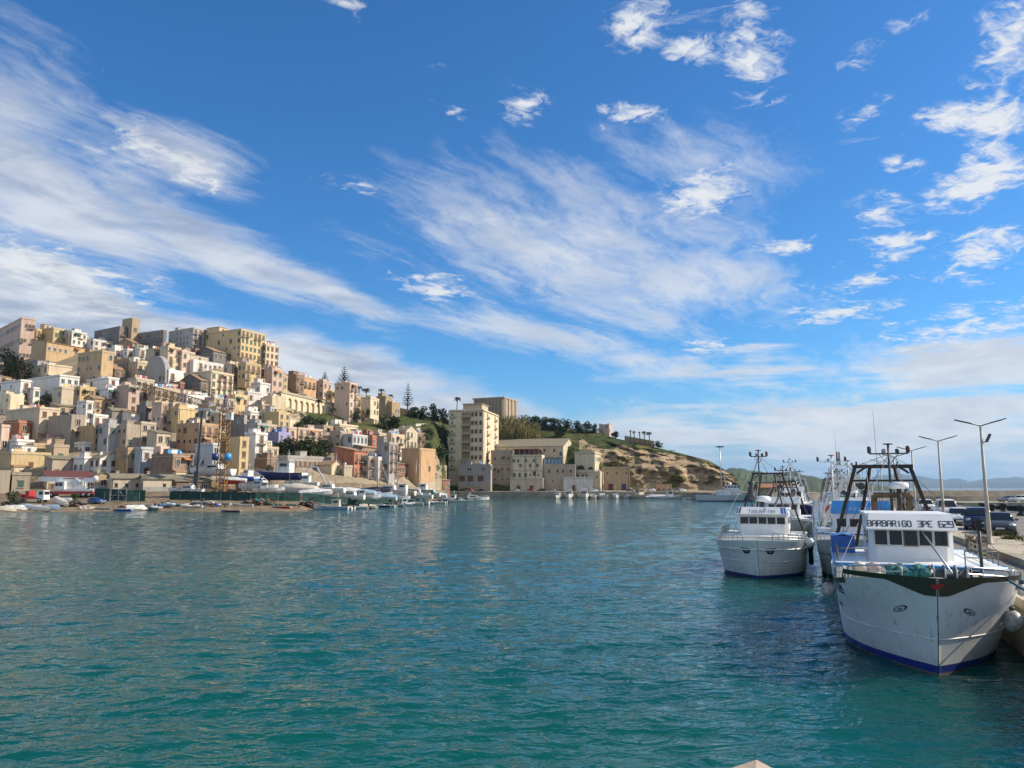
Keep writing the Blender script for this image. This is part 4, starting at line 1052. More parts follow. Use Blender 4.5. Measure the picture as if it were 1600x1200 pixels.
# ---- arched viaduct wall under the upper street
def viaduct():
    a, b = hill(440, 640), hill(547, 650)
    a = at(438, 642, a.y); b = at(547, 652, b.y)
    d = b - a; Lx = Vector((d.x, d.y)).length; ang = atan2(d.y, d.x)
    t0, t1 = zat(613, a.y) - a.z, zat(638, b.y) - a.z
    root = thing('viaduct', 'long pale retaining viaduct with blind arches below the upper street', 'viaduct', a, ang)
    pm = plaster('C'); n = 13; w = Lx / n
    mb = MB(); mb.add([(0, .8, -8), (Lx, .8, -8), (Lx, .8, t1), (0, .8, t0), (0, 5, t0), (Lx, 5, t1)], [(0, 1, 2, 3), (3, 2, 5, 4)], pm)
    top = lambda x: t0 + (t1 - t0) * x / Lx
    for i in range(n):
        x0 = i * w; r = w * .33; xc = x0 + w / 2; zc = top(xc) - r - 1.6; dz = (t1 - t0) / Lx
        mb.add([(x0, 0, -8), (xc - r, 0, -8), (xc - r, 0, zc), (x0, 0, zc)], [(0, 1, 2, 3)], pm)
        mb.add([(xc + r, 0, -8), (x0 + w, 0, -8), (x0 + w, 0, zc), (xc + r, 0, zc)], [(0, 1, 2, 3)], pm)
        mb.add([(xc - r, 0, -8), (xc - r, .8, -8), (xc - r, .8, zc), (xc - r, 0, zc), (xc + r, 0, -8), (xc + r, .8, -8), (xc + r, .8, zc), (xc + r, 0, zc)], [(0, 1, 2, 3), (4, 7, 6, 5)], pm)
        m_ = 10; arc = [(xc - r * cos(pi * k / m_), zc + r * sin(pi * k / m_)) for k in range(m_ + 1)]
        up = [(x0 + w * k / m_, top(x0 + w * k / m_)) for k in range(m_ + 1)]
        arc2 = [(x0, zc)] + arc + [(x0 + w, zc)]; up2 = [(x0, top(x0))] + up + [(x0 + w, top(x0 + w))]
        vs = [(x, 0, z) for x, z in arc2] + [(x, 0, z) for x, z in up2]; q = len(arc2)
        mb.add(vs, [(k, k + 1, q + k + 1, q + k) for k in range(q - 1)], pm)
        mb.add([(x, 0, z) for x, z in arc] + [(x, .8, z) for x, z in arc], [(k, m_ + 1 + k, m_ + 2 + k, k + 1) for k in range(m_)], pm)
    mb.build('arcade_wall', root)
    p = MB(); p.beam((0, -.1, t0 + .3), (Lx, -.1, t1 + .3), .5, .9, FRAME_T); p.build('parapet', root)
viaduct()
def wall_between(name, label, p, q, h, m, thick=1.2, drop=5):
    d = q - p; L = Vector((d.x, d.y)).length
    r = thing(name, label, 'wall', p, atan2(d.y, d.x))
    mb = MB(); dz = d.z
    mb.add([(0, 0, -drop), (L, 0, dz - drop), (L, 0, dz + h), (0, 0, h), (0, thick, -drop), (L, thick, dz - drop), (L, thick, dz + h), (0, thick, h)], [(0, 1, 2, 3), (3, 2, 6, 7), (1, 5, 6, 2), (4, 0, 3, 7), (5, 4, 7, 6)], m); mb.build('wall_face', r)
    c = MB(); c.beam((0, thick / 2, h + .1), (L, thick / 2, dz + h + .1), thick + .3, .25, FRAME_T); c.build('coping', r)
wall_between('retaining_wall', 'curved tan rampart wall along the cliff edge under the row of palms', hill(976, 690), hill(1022, 698), 3.2, plaster('T'))
wall_between('retaining_wall', 'low pale roadside wall on the green slope left of the cream tower', hill(650, 668), hill(684, 667), 1.8, plaster('W'))
wall_between('retaining_wall', 'long tan garden wall running down behind the palms', hill(619, 645), hill(646, 651), 3.0, plaster('O'))
wall_between('retaining_wall', 'pale terrace wall across the green slope below the viaduct', hill(452, 668), hill(512, 672), 3.4, plaster('C'))
wall_between('retaining_wall', 'whitish street wall between yellow tall house and viaduct', hill(424, 652), hill(450, 658), 3.0, plaster('W'))
wall_between('retaining_wall', 'old stone terrace wall under the big dark tree on the left', hill(-20, 600), hill(44, 592), 4, plaster('S'))

house(674, 684, 703, 750, 770, 'M', 'low dark walled shed with a red roof in the gap between orange cube and tower', roof='shed', fl=1, Y=352, yaw=24, tile=TILE, balc=False, name='storage_shed', cat='shed')
house(672, 678, 698, 728, 762, 'S', 'brown stone house in the gap between the orange cube and the tower', fl=2, Y=372, yaw=24, balc=False, dens=.6)
# ------------------------------------------------------------------ trees and scrub
def leafmat(name, c1, c2):
    if name in MATS: return MATS[name]
    m = bpy.data.materials.new(name); m.use_nodes = True; nt = m.node_tree; G.nt = nt
    b = nt.nodes['Principled BSDF']; b.inputs['Roughness'].default_value = .7; b.inputs['Specular IOR Level'].default_value = .25
    geo = nt.nodes.new('ShaderNodeNewGeometry'); n = nz(geo.outputs['Position'], .9, 4, .6)
    oi = nt.nodes.new('ShaderNodeObjectInfo')
    c = mixc(n.sm(.38, .62), c1, c2)
    hv = nt.nodes.new('ShaderNodeHueSaturation'); nt.links.new(c, hv.inputs['Color']); nt.links.new((G(oi.outputs['Random']) * .5 + .75).s, hv.inputs['Value'])
    nt.links.new(hv.outputs[0], b.inputs['Base Color']); MATS[name] = m; return m
LF_D = leafmat('dark_leaves', (.020, .034, .012), (.050, .070, .022))
LF_M = leafmat('mid_leaves', (.035, .055, .016), (.085, .105, .032))
LF_G = leafmat('grey_green_leaves', (.060, .065, .035), (.11, .11, .06))
LF_P = leafmat('palm_leaves', (.025, .045, .014), (.07, .09, .03))
LF_R = leafmat('cane_leaves', (.15, .13, .045), (.24, .20, .075))
BARK = mat('tree_bark', (.11, .075, .05), .9, scale=4)
PBARK = mat('palm_bark', (.16, .11, .07), .9, scale=4)
def leaf_quads(mb, m, R, c, rad, n, size, sq=(1, 1, 1), shell=.55):
    for _ in range(n):
        v = Vector((R.gauss(0, 1), R.gauss(0, 1), R.gauss(0, 1))).normalized() * (shell + (1 - shell) * R.random())
        p = Vector((c[0] + v.x * rad * sq[0], c[1] + v.y * rad * sq[1], c[2] + v.z * rad * sq[2]))
        a = Vector((R.gauss(0, 1), R.gauss(0, 1), R.gauss(0, .7))).normalized(); b = a.orthogonal().normalized()
        s = size * R.uniform(.6, 1.3)
        mb.add([p - a * s, p + b * s * .55, p + a * s, p - b * s * .55], [(0, 1, 2, 3)], m)
def crown_mesh(seed, m, flat=1.0, n=1100):
    """unit crown: radius about 1, base at 0, top at about 2*flat"""
    R = random.Random(seed); mb = MB(); k = 13
    for i in range(k):
        an = R.uniform(0, 2 * pi); rr = R.uniform(.15, .68) if i else 0; z = R.uniform(.35, 1.55) * flat
        if z > 1.1 * flat: rr *= .6
        leaf_quads(mb, m, R, (rr * cos(an), rr * sin(an), z), R.uniform(.30, .5), n // k, .085, (1, 1, .8 * flat))
    return mb.mesh('crown')
def trunk_mesh(seed):
    R = random.Random(seed); mb = MB(); mb.tube([(0, 0, -.6), (.02, 0, .3), (0, .03, .8), (.05, 0, 1.2)], [.10, .08, .06, .02], BARK, 6)
    for i in range(5):
        an = i * 1.256 + R.random(); mb.tube([(0, 0, .35 + i * .08), (.25 * cos(an), .25 * sin(an), .7 + i * .07), (.5 * cos(an), .5 * sin(an), 1.0 + i * .1)], [.045, .03, .012], BARK, 5)
    return mb.mesh('trunk')
CR = {}
for key, m in (('d', LF_D), ('m', LF_M), ('g', LF_G)):
    CR[key] = [crown_mesh(10 + i + ord(key), m) for i in range(2)]
CRF = [crown_mesh(77 + i, LF_D, .62) for i in range(2)]
TR = [trunk_mesh(3), trunk_mesh(4)]
def tree(px, yb, yt, wpx, kind, label, name='tree', cat='tree', Y=None, group=None, stem=.06):
    C = at(px, yb, Y) if Y else hill(px, yb)
    hgt = (yb - yt) / F * C.y; r = wpx * .62 / F * C.y; R = random.Random(label)
    o = thing(name, label, cat, C, R.uniform(0, 6), group)
    me = R.choice(CRF if kind == 'f' else CR[kind])
    k = .62 if kind == 'f' else 1.0
    base = hgt * stem
    put(TR[R.randrange(2)], 'trunk', o, (0, 0, 0), None, (r * .9, r * .9, hgt * .6))
    put(me, 'crown', o, (0, 0, base - .12 * hgt), None, (r, r, (hgt - base + .12 * hgt) / (1.95 * k)))
    return o
def palm_meshes(seed, hgt, rad, thick=.28):
    R = random.Random(seed); mb = MB()
    lean = R.uniform(-.06, .06) * hgt
    mb.tube([(0, 0, -2), (0, 0, 0), (lean * .3, 0, hgt * .5), (lean, 0, hgt)], [thick * 1.3, thick * 1.2, thick, thick * .9], PBARK, 7)
    f = MB()
    for i in range(30):
        an = i * 2.399; up = R.uniform(-.35, 1.25); pts = []
        for k in range(7):
            t = k / 6; pts.append(Vector((lean + cos(an) * rad * t * cos(up * .6), sin(an) * rad * t * cos(up * .6), hgt + rad * (sin(up) * t * .8 - .75 * t * t))))
        side = Vector((-sin(an), cos(an), 0))
        for k in range(6):
            p, q = pts[k], pts[k + 1]; w = rad * .13 * sin(pi * min(.95, (k + .8) / 7))
            for s in (-1, 1):
                f.add([p, q, q + side * s * w + Vector((0, 0, -w * .7)), p + side * s * w + Vector((0, 0, -w * .7))], [(0, 1, 2, 3)], LF_P)
    return mb, f
def palm(px, yb, yt, rpx, label, Y=None, group=None, cat='palm'):
    C = at(px, yb, Y) if Y else hill(px, yb)
    hgt = (yb - yt) / F * C.y; r = rpx / F * C.y
    o = thing('palm_tree', label, cat, C, 0, group); t, f = palm_meshes(label, hgt - r * .35, r)
    t.build('trunk', o); f.build('crown', o); return o
def norfolk(px, yb, yt, wpx, label, Y=None):
    C = at(px, yb, Y) if Y else hill(px, yb)
    hgt = (yb - yt) / F * C.y; r = wpx / 2 / F * C.y; R = random.Random(label)
    o = thing('norfolk_pine', label, 'conifer', C)
    t = MB(); t.tube([(0, 0, -4), (0, 0, hgt * .5), (0, 0, hgt)], [.45, .3, .05], BARK, 6); t.build('trunk', o)
    f = MB(); n = 11
    for k in range(n):
        z = hgt * (.14 + .84 * k / n); rr = r * (1 - (k / n) ** 1.2) * R.uniform(.85, 1.05) + r * .06
        for i in range(7):
            an = i * 2 * pi / 7 + k * .5 + R.uniform(-.1, .1); d = Vector((cos(an), sin(an), 0)); s = Vector((-d.y, d.x, 0))
            p = [Vector((0, 0, z)) + d * rr * t_ + Vector((0, 0, rr * (.22 * t_ ** 2 + .06 * t_))) for t_ in (0, .35, .7, 1.0)]
            f.tube(p, [.09, .08, .06, .03], LF_D, 4)
            for j in range(14):
                t_ = .18 + .82 * j / 13; q = Vector((0, 0, z)) + d * rr * t_ + Vector((0, 0, rr * (.22 * t_ ** 2 + .06 * t_)))
                ln = rr * .14 * (1.15 - t_ * .6)
                for sg in (-1, 1):
                    e = q + s * sg * ln + d * ln * .5 + Vector((0, 0, ln * .5))
                    f.add([q, q + d * .35, e + d * .2, e - Vector((0, 0, .12))], [(0, 1, 2, 3)], LF_D)
    f.build('crown', o); return o
norfolk(537, 612, 570, 27, 'large tiered pine rising behind the tower house', Y=398)
norfolk(507, 606, 579, 15, 'small dark tiered pine behind the pinkish tall house', Y=420)
norfolk(637, 640, 596, 20, 'tall slender tiered pine standing free on the skyline', Y=405)
palm(713, 662, 619, 6, 'single tall palm sticking up behind the cream tower', Y=445)
palm(560, 636, 602, 6, 'leftmost palm of the three on the skyline right of the tower house', Y=396)
palm(572, 638, 605, 7, 'bushy palm in the middle of the skyline palms right of the tower house', Y=396)
palm(597, 640, 606, 6, 'thin palm above the tan cube house', Y=398)
palm(610, 642, 615, 5, 'short palm right of the thin palm above the tan cube house', Y=400)
palm(499, 662, 622, 7, 'tall palm standing in front of the viaduct arches')
palm(518, 670, 636, 7, 'second palm on the slope right below the viaduct arches')
palm(452, 664, 641, 5, 'short palm on the terrace left under the viaduct')
palm(623, 722, 692, 6, 'palm between the cream villa and the orange cube', Y=300)
palm(664, 704, 676, 6, 'palm above the orange cube house', Y=330)
palm(572, 656, 630, 5, 'dark palm in the gardens below the skyline palms')
for px, yb, yt, r in ((985, 690, 672, 2.4), (991, 690, 673, 3.2), (1000, 691, 674, 2.6), (1007, 691, 673, 4.4), (1015, 693, 674, 5.4)):
    palm(px, yb, yt, r, {985: 'thinnest leftmost palm on the cliff top rampart', 991: 'small palm second from left on the cliff top rampart', 1000: 'slim middle palm on the cliff top rampart', 1007: 'round headed palm right of the middle one on the rampart', 1015: 'widest rightmost palm on the cliff top rampart'}[px], Y=437, group='palms on the cliff top rampart')
TREES = [
 (14, 596, 540, 46, 'd', 'big dark tree at the left edge below the grand palazzo', {}),
 (34, 600, 560, 34, 'g', 'greyish tree right of the big dark tree at the left edge', {}),
 (72, 640, 612, 24, 'g', 'grey green bush in front of the big white house', {}),
 (117, 612, 580, 14, 'd', 'dark shrub between cream flat house and tall olive house', {}),
 (151, 632, 606, 13, 'd', 'green shrub right of the bright yellow house', {}),
 (378, 622, 604, 22, 'm', 'leafy shrub on the terrace in the middle of town', {}),
 (448, 716, 682, 50, 'd', 'left half of the big dark hedge tree above the boathouse', {}),
 (476, 716, 680, 54, 'd', 'middle big dark round tree above the boathouse terrace', {}),
 (502, 716, 686, 42, 'd', 'right smaller dark round tree above the boathouse terrace', {}),
 (480, 674, 646, 34, 'd', 'dark shrubs on the slope below the viaduct left of the palm', {}),
 (503, 674, 648, 26, 'm', 'green shrub behind the tall palm below the viaduct', {}),
 (466, 676, 654, 20, 'd', 'small dark tree at the left end of the slope shrubs', {}),
 (532, 672, 650, 24, 'd', 'dark tree right of the second slope palm', {}),
 (557, 664, 634, 14, 'd', 'dark garden tree beside the tower house', {}),
 (573, 662, 628, 13, 'd', 'upright dark garden tree under the skyline palms', {}),
 (598, 672, 645, 26, 'g', 'grey green round tree on the bright grass slope', {}),
 (616, 676, 648, 24, 'd', 'dark tree right of the grey green round tree', {}),
 (632, 680, 662, 18, 'd', 'low dark bush above the roadside wall', {}),
 (645, 652, 634, 20, 'f', 'leftmost dark pine on the skyline left of the tower', {}),
 (660, 656, 632, 24, 'd', 'dark round tree second in the skyline clump left of the tower', {}),
 (678, 660, 628, 24, 'd', 'tallest dark tree of the skyline clump left of the tower', {}),
 (693, 664, 636, 22, 'd', 'dark tree touching the left edge of the cream tower', {}),
 (670, 690, 664, 24, 'm', 'green slope tree below the roadside wall', {}),
 (690, 692, 662, 22, 'd', 'dark slope tree close to the left side of the tower', {}),
 (668, 716, 690, 18, 'd', 'dark bush behind the orange cube house', dict(Y=330)),
 (688, 726, 690, 20, 'd', 'dark green tree in the gap between orange cube and tower', {}),
 (420, 752, 720, 16, 'm', 'green bush beside the brown brick boathouse', dict(Y=228)),
 (818, 672, 646, 22, 'd', 'leftmost dark pine in the wood right of the brown silo', {}),
 (833, 672, 648, 24, 'f', 'second dark pine in the wood right of the brown silo', {}),
 (850, 672, 650, 26, 'd', 'third broad dark pine in the hilltop wood', {}),
 (866, 673, 651, 24, 'f', 'middle flat crowned pine in the hilltop wood', {}),
 (884, 675, 652, 24, 'd', 'dark pine above the gable of the warehouse', {}),
 (903, 676, 656, 22, 'd', 'dark pine left of the gap by the small pinkish house', {}),
 (917, 677, 656, 18, 'd', 'pointed dark pine just left of the small pinkish house', {}),
 (929, 678, 660, 14, 'd', 'small dark pine touching the small pinkish house', {}),
 (962, 682, 670, 14, 'd', 'low dark bush right of the small pinkish house', {}),
 (873, 686, 670, 22, 'm', 'round green tree above the warehouse roof', {}),
 (1028, 700, 688, 14, 'd', 'dark bush at the right end of the cliff rampart', {}),
]
for t in TREES: tree(*t[:6], **t[6])
# cane thicket right of the tower
def thicket():
    R = random.Random(5); mb = MB()
    o = thing('cane_thicket', 'tall yellowish cane thicket on the slope above the warehouse roof', 'reeds', hill(806, 694))
    for i in range(900):
        px = R.uniform(776, 843); py = R.uniform(672, 694); hh = 9.5 if px < 825 else 6
        p = hill(px, py) - o.location
        hh *= R.uniform(.6, 1.05); an = R.uniform(0, 6.28); dx, dy = cos(an), sin(an)
        q = p + Vector((dx * .6, dy * .6, hh)); s = Vector((-dy, dx, 0)) * .28
        mb.add([p - s * .5, p + s * .5, q + s * .3, q + Vector((dx, dy, -.8)) * .8, q - s], [(0, 1, 2), (0, 2, 3, 4)], LF_R)
        for k in range(3):
            z = p + (q - p) * R.uniform(.45, .95); a2 = R.uniform(0, 6.28); e = Vector((cos(a2) * 1.1, sin(a2) * 1.1, R.uniform(-.2, .7)))
            mb.add([z, z + e * .5 + Vector((0, 0, .22)), z + e, z + e * .5 - Vector((0, 0, .1))], [(0, 1, 2, 3)], LF_R)
    mb.build('canes', o)
thicket()
def scrub():
    R = random.Random(11)
    for nm, m, cnt, seed in (('scrub', LF_M, 900, 1), ('scrub', LF_D, 650, 2), ('dry_grass', LF_R, 500, 3)):
        mb = MB(); R = random.Random(seed); k = 0
        while k < cnt:
            px = R.uniform(455, 1150); py = R.uniform(640, 748)
            if px > 930 and R.random() > (.55 if px < 1020 else .16): continue
            if 690 < px < 700: continue
            P = profile(ray(px, py).x / ray(px, py).y)
            C = hill(px, py)
            sk = (zat(py, C.y) - C.z)
            if abs(sk) > .5: continue
            if mnoise.noise(Vector((C.x * .035, C.y * .05, seed * 3.0))) < -.12: continue
            if px < 640 and 548 < px < 602 and 650 < py < 676: continue
            if C.y > P[5][0] + (P[6][0] - P[5][0]) * .97 and px > 960: continue
            s = R.uniform(.5, 1.7) if nm == 'scrub' else R.uniform(.4, .8)
            leaf_quads(mb, m, R, (C.x, C.y, C.z + s * .2), s, 16 if nm == 'scrub' else 8, s * .42, (1.25, 1.25, .75), .5); k += 1
        struct(mb.build(nm), 'stuff')
scrub()

def meadow():
    m = leafmat('fresh_grass', (.055, .12, .018), (.11, .20, .035)); R = random.Random(3); mb = MB(); k = 0
    while k < 2600:
        px, py = R.uniform(548, 640), R.uniform(648, 684)
        if ((px - 585) / 46) ** 2 + ((py - 664) / 17) ** 2 > R.uniform(.6, 1.1): continue
        p = hill(px, py); an = R.uniform(0, 6.28); s_ = Vector((cos(an), sin(an), 0)) * .5; t = p + Vector((R.uniform(-.5, .5), R.uniform(-.5, .5), R.uniform(.5, 1.1))); mb.add([p - s_ - Vector((0, 0, .3)), p + s_ - Vector((0, 0, .3)), t + s_ * .5, t - s_ * .5], [(0, 1, 2, 3)], m); k += 1
    struct(mb.build('meadow_grass'), 'stuff')
meadow()
# ------------------------------------------------------------------ boatyard, beach and small boats
def hull(mb, L, B, hb, hs, m, mi=None, draft=.3, rake=.5, stern=.85, fl=.78, floor=.35, band=None):
    rings = []; ins = []; N = 12
    for i in range(N + 1):
        t = i / N; b = B / 2 * (1 - max(0, (t - .42) / .58) ** 2.3) * (stern + (1 - stern) * min(1, t / .4)); b = max(b, .015)
        z = hs + (hb - hs) * t ** 2.2
        x = -L / 2 + L * t; xr = lambda zz: x - rake * (1 - zz / hb) * max(0, (t - .6) / .4)
        prof = [(b, z), (b * (fl + .12), z * .55), (b * fl * .9, 0), (b * .45, -draft * .8), (0, -draft)]
        pts = [(xr(zz), bb, zz) for bb, zz in prof]; rings.append(pts + [(p[0], -p[1], p[2]) for p in reversed(pts[:-1])])
        ins.append([(x - .03, b * .93, z + .01), (x, b * .78, hs * floor), (x, -b * .78, hs * floor), (x - .03, -b * .93, z + .01)])
    mb.loft(rings, m); mb.add(rings[0], [tuple(range(8, -1, -1))], m)
    for a, c in ((0, 0), (8, 3)):  # gunwale strips
        vs = [r[a] for r in rings] + [q[c] for q in ins]; n = N + 1
        mb.add(vs, [(k, k + 1, n + k + 1, n + k) for k in range(N)], band or m)
    mb.loft(ins, mi or m, smooth=False); mb.add([ins[0][k] for k in range(4)], [(0, 1, 2, 3)], mi or m)
def outboard(p, x, z, s=1.):
    b = MB(); b.box((x - .12, 0, z + .45 * s), (.35 * s, .3 * s, .42 * s), BLACK, taper=.8); b.box((x - .14, 0, z), (.14 * s, .1 * s, .6 * s), DGREY); b.box((x - .18, 0, z - .4 * s), (.3 * s, .05, .25 * s), DGREY); b.build('outboard_motor', p)
PAINT = dict(white=WHITE_W, blue=BLUE, navy=NAVY, purple=mat('purple_paint', (.10, .03, .07), .5), grey=mat('grey_paint', (.30, .31, .32), .5), sky=SKYB, green=GREENP,
             red=RED, cream=mat('cream_paint', (.60, .54, .42), .5), lt=mat('pale_blue_paint', (.30, .42, .52), .5), black=mat('black_paint', (.02, .02, .022), .5), tan=mat('tan_canvas', (.38, .30, .20), .9))
INSIDE = mat('boat_lining', (.34, .33, .30), .7, var=.4)
BGLASS = mat('tinted_boat_glass', (.02, .025, .03), .08)
def boat(kind, px, py, L, head, col, label, cat=None, Y=None, land=None, roll=0, pitch=0, group=None, lift=0, c2='white'):
    """head: 0 bow to the right of the picture, 90 bow away from the viewer"""
    if Y is not None: C = at(px, py, Y); C.z = (ground_z(C.x, C.y) if land else 0) + lift
    else: C = gz(px, py, .0)
    if land and Y is None: C.z = max(0, ground_z(C.x, C.y)) + lift
    m = PAINT[col]; w = PAINT[c2]; R = random.Random(label)
    names = dict(row='rowing_boat', skiff='motor_skiff', cuddy='motorboat', cruiser='cabin_cruiser', rib='inflatable_boat', fisher='fishing_boat', flip='upturned_boat', cover='covered_boat', sail='sailing_boat')
    cats = dict(row='rowing boat', skiff='skiff', cuddy='motorboat', cruiser='cruiser', rib='inflatable boat', fisher='fishing boat', flip='upturned boat', cover='covered boat', sail='sailing boat')
    o = thing(names[kind], label, cat or cats[kind], C, radians(head), group); o.rotation_euler = (radians(roll), radians(pitch), radians(head))
    B = L * (.36 if L < 6 else .31)
    h = MB()
    if kind == 'flip':
        hull(h, L, B, .75, .55, m); ob = h.build('hull', o); ob.rotation_euler = (pi, 0, 0); ob.location = (0, 0, .68); return o
    if kind == 'rib':
        pts = []
        for i in range(17):
            t = i / 16; a = t * 2 - 1
            if abs(a) > .42: x = -L / 2 + (1 - abs(a)) / .58 * L * .75; y = B * .42 * (1 if a > 0 else -1)
            else: x = L * .25 + L * .25 * cos(a / .42 * pi / 2); y = B * .42 * sin(a / .42 * pi / 2)
            pts.append((x, y, .45 + (.22 if abs(a) < .4 else 0)))
        h.tube(pts, .24 * L / 4.5, m, 8); hull(h, L * .92, B * .7, .5, .32, PAINT['grey'], INSIDE); h.build('hull', o)
        c = MB(); c.box((-.1, 0, .75), (.6, .6, .7), w); c.box((.05, 0, 1.25), (.06, .55, .4), BGLASS); c.build('console', o); outboard(o, -L / 2, .5, 1.1); return o
    big = L >= 8
    hb, hs = (.34 * B, .24 * B) if not big else (.48 * B, .30 * B)
    if kind == 'cruiser': hb, hs = .46 * B, .34 * B
    hull(h, L, B, hb, hs, m, INSIDE if kind in ('row', 'skiff') else w, draft=.12 * B, rake=L * .07, band=w)
    h.build('hull', o)
    if kind == 'row' or kind == 'skiff':
        for t in (-.22, .08): s = MB(); s.box((t * L, 0, hs * .8), (.25, B * .8, .05), WOOD); s.build('seat', o)
        if kind == 'skiff': outboard(o, -L / 2, hs * .7)
    if kind == 'cuddy':
        c = MB(); c.loft([[(L * .02, y * B * .36, hs), (L * .04, y * B * .33, hs + .3), (L * .30, y * B * .2, hb + .12), (L * .42, y * B * .05, hb + .02)] for y in (-1, -.5, 0, .5, 1)], w); c.build('foredeck', o)
        g = MB(); k = .55 * B / 2.2
        g.add([(L * .08, -B * .33, hs + .22), (L * .08, B * .33, hs + .22), (-L * .02, B * .30, hs + .22 + k), (-L * .02, -B * .30, hs + .22 + k)], [(0, 1, 2, 3)], BGLASS)
        for s in (-1, 1): g.add([(L * .08, s * B * .33, hs + .22), (-L * .14, s * B * .36, hs + .1), (-L * .10, s * B * .34, hs + .1 + k), (-L * .02, s * B * .30, hs + .22 + k)], [(0, 1, 2, 3)], BGLASS)
        g.tube([(-L * .02, -B * .30, hs + .22 + k), (-L * .02, B * .30, hs + .22 + k)], .03, CHROME, 5); g.build('windscreen', o)
        s = MB(); s.box((-L * .25, 0, hs * .9), (L * .12, B * .6, .3), PAINT['cream']); s.build('seat', o); outboard(o, -L / 2, hs * .8, 1.2)
    if kind == 'cruiser':
        c = MB(); z1 = hs + .30 * B
        c.loft([[(-L * .22, y, hs * .9), (-L * .20, y * .9, z1 + .1), (L * .05, y * .85, z1), (L * .17, y * .72, hs + .1 * B), (L * .34, y * .4, hb * .98)] for y in (-B * .40, -B * .2, 0, B * .2, B * .40)], w)
        for s in (-1, 1): c.add([(-L * .22, s * B * .4, hs * .9), (-L * .2, s * B * .36, z1 + .1), (L * .05, s * B * .34, z1), (L * .17, s * B * .288, hs + .1 * B), (L * .34, s * B * .16, hb * .9)], [(0, 1, 2, 3, 4)], w)
        c.build('cabin', o)
        g = MB()
        g.add([(L * .06, -B * .30, z1 - .02), (L * .06, B * .30, z1 - .02), (L * .165, B * .26, hs + .12 * B), (L * .165, -B * .26, hs + .12 * B)], [(0, 1, 2, 3)], BGLASS)
        for v in g.v: v.z += .05; v.x += .04
        for s in (-1, 1): g.box((-L * .06, s * B * .395, (hs + z1) / 2 + .1), (L * .2, .05, .12 * B), BGLASS)
        g.build('windscreen', o)
        a = MB(); a.tube([(-L * .2, -B * .38, z1), (-L * .13, -B * .3, z1 + .2 * B), (-L * .13, B * .3, z1 + .2 * B), (-L * .2, B * .38, z1)], .06 * B / 2.5, w, 6); a.build('radar_arch', o)
        r = MB(); n = 6
        for s in (-1, 1):
            p = [(L * (.1 + .37 * k / n), s * B * .46 * (1 - (k / n) ** 2.4) + .001, hs + (hb - hs) * (.25 + .75 * k / n) + .45) for k in range(n + 1)]
            r.tube(p, .025, CHROME, 5)
            for q in p[:-1]: r.bar((q[0], q[1], q[2] - .5), q, .02, CHROME, 4)
        r.build('bow_rail', o)
    if kind == 'fisher':
        c = MB(); x0 = -L * .14; wz = .62 * B if not big else .6 * B
        c.box((x0, 0, hs + wz / 2 - .1), (L * .22, B * .62, wz + .2), w); c.box((x0, 0, hs + wz + .06), (L * .26, B * .72, .1), w); c.build('wheelhouse', o)
        for y in (-.2, 0, .2): g = MB(); g.box((x0 + L * .112, y * B, hs + wz * .72), (.05, B * .15, wz * .3), BGLASS); g.build('window', o)
        for s in (-1, 1): g = MB(); g.box((x0, s * B * .313, hs + wz * .72), (L * .14, .05, wz * .3), BGLASS); g.build('window', o)
        k = MB(); k.bar((x0 - L * .05, 0, hs + wz), (x0 - L * .05, 0, hs + wz * 2.1), .05, w, 6); k.bar((x0 - L * .05, -B * .2, hs + wz * 1.8), (x0 - L * .05, B * .2, hs + wz * 1.8), .03, w, 5); k.build('mast', o)
        r = MB()
        for s in (-1, 1):
            p = [(L * (-.02 + .48 * q / 6), s * B * .47 * (1 - (q / 6) ** 2.3) + .001, hs + (hb - hs) * (q / 6) ** 1.6 + .5) for q in range(7)]
            r.tube(p, .03, CHROME, 5)
            for q in p[:-1]: r.bar((q[0], q[1], q[2] - .55), q, .022, CHROME, 4)
        r.build('rail', o)
    if kind == 'cover':
        t = MB(); rs = []
        for i in range(11):
            u = i / 10; x = -L * .5 + L * .97 * u; b = B * .53 * (1 - max(0, (u - .42) / .58) ** 2.2); pk = hs + (hb - hs) * u * u + .5 * B * (.25 + .35 * sin(pi * min(1, u * 1.05 + .02))) * R.uniform(.85, 1.15)
            e = hs + (hb - hs) * u * u - .12
            rs.append([(x, -b, e), (x, -b * .85, e + (pk - e) * .35), (x, -b * .3, e + (pk - e) * .9), (x, 0, pk), (x, b * .3, e + (pk - e) * .9), (x, b * .85, e + (pk - e) * .35), (x, b, e)])
        t.loft(rs, w); t.add(rs[0], [tuple(range(7))], w); t.build('tarpaulin', o)
    if kind == 'sail':
        c = MB(); c.box((-L * .02, 0, hs + .3), (L * .3, B * .5, .5), w, taper=.8); c.build('cabin', o)
        k = MB(); k.bar((L * .05, 0, hs), (L * .05, 0, hs + L * 1.1), .06, STEEL, 6); k.bar((L * .05, 0, hs + 1), (-L * .38, 0, hs + 1), .05, STEEL, 6); k.bar((L * .05, 0, hs + L * 1.1), (L * .48, 0, hb), .012, STEEL, 4); k.bar((L * .05, 0, hs + L * 1.1), (-L * .48, 0, hs), .012, STEEL, 4); k.build('mast', o)
    if land and kind in ('cruiser', 'fisher', 'cover') and lift > .3:
        s = MB()
        for x in (-.3, .2):
            for y in (-1, 1): s.bar((x * L, y * B * .55, -lift - .2), (x * L, y * B * .38, .1), .07, RUST, 5)
            s.beam((x * L, -B * .6, -lift), (x * L, B * .6, -lift), .2, .2, WOOD)
        s.build('cradle', o)
    return o
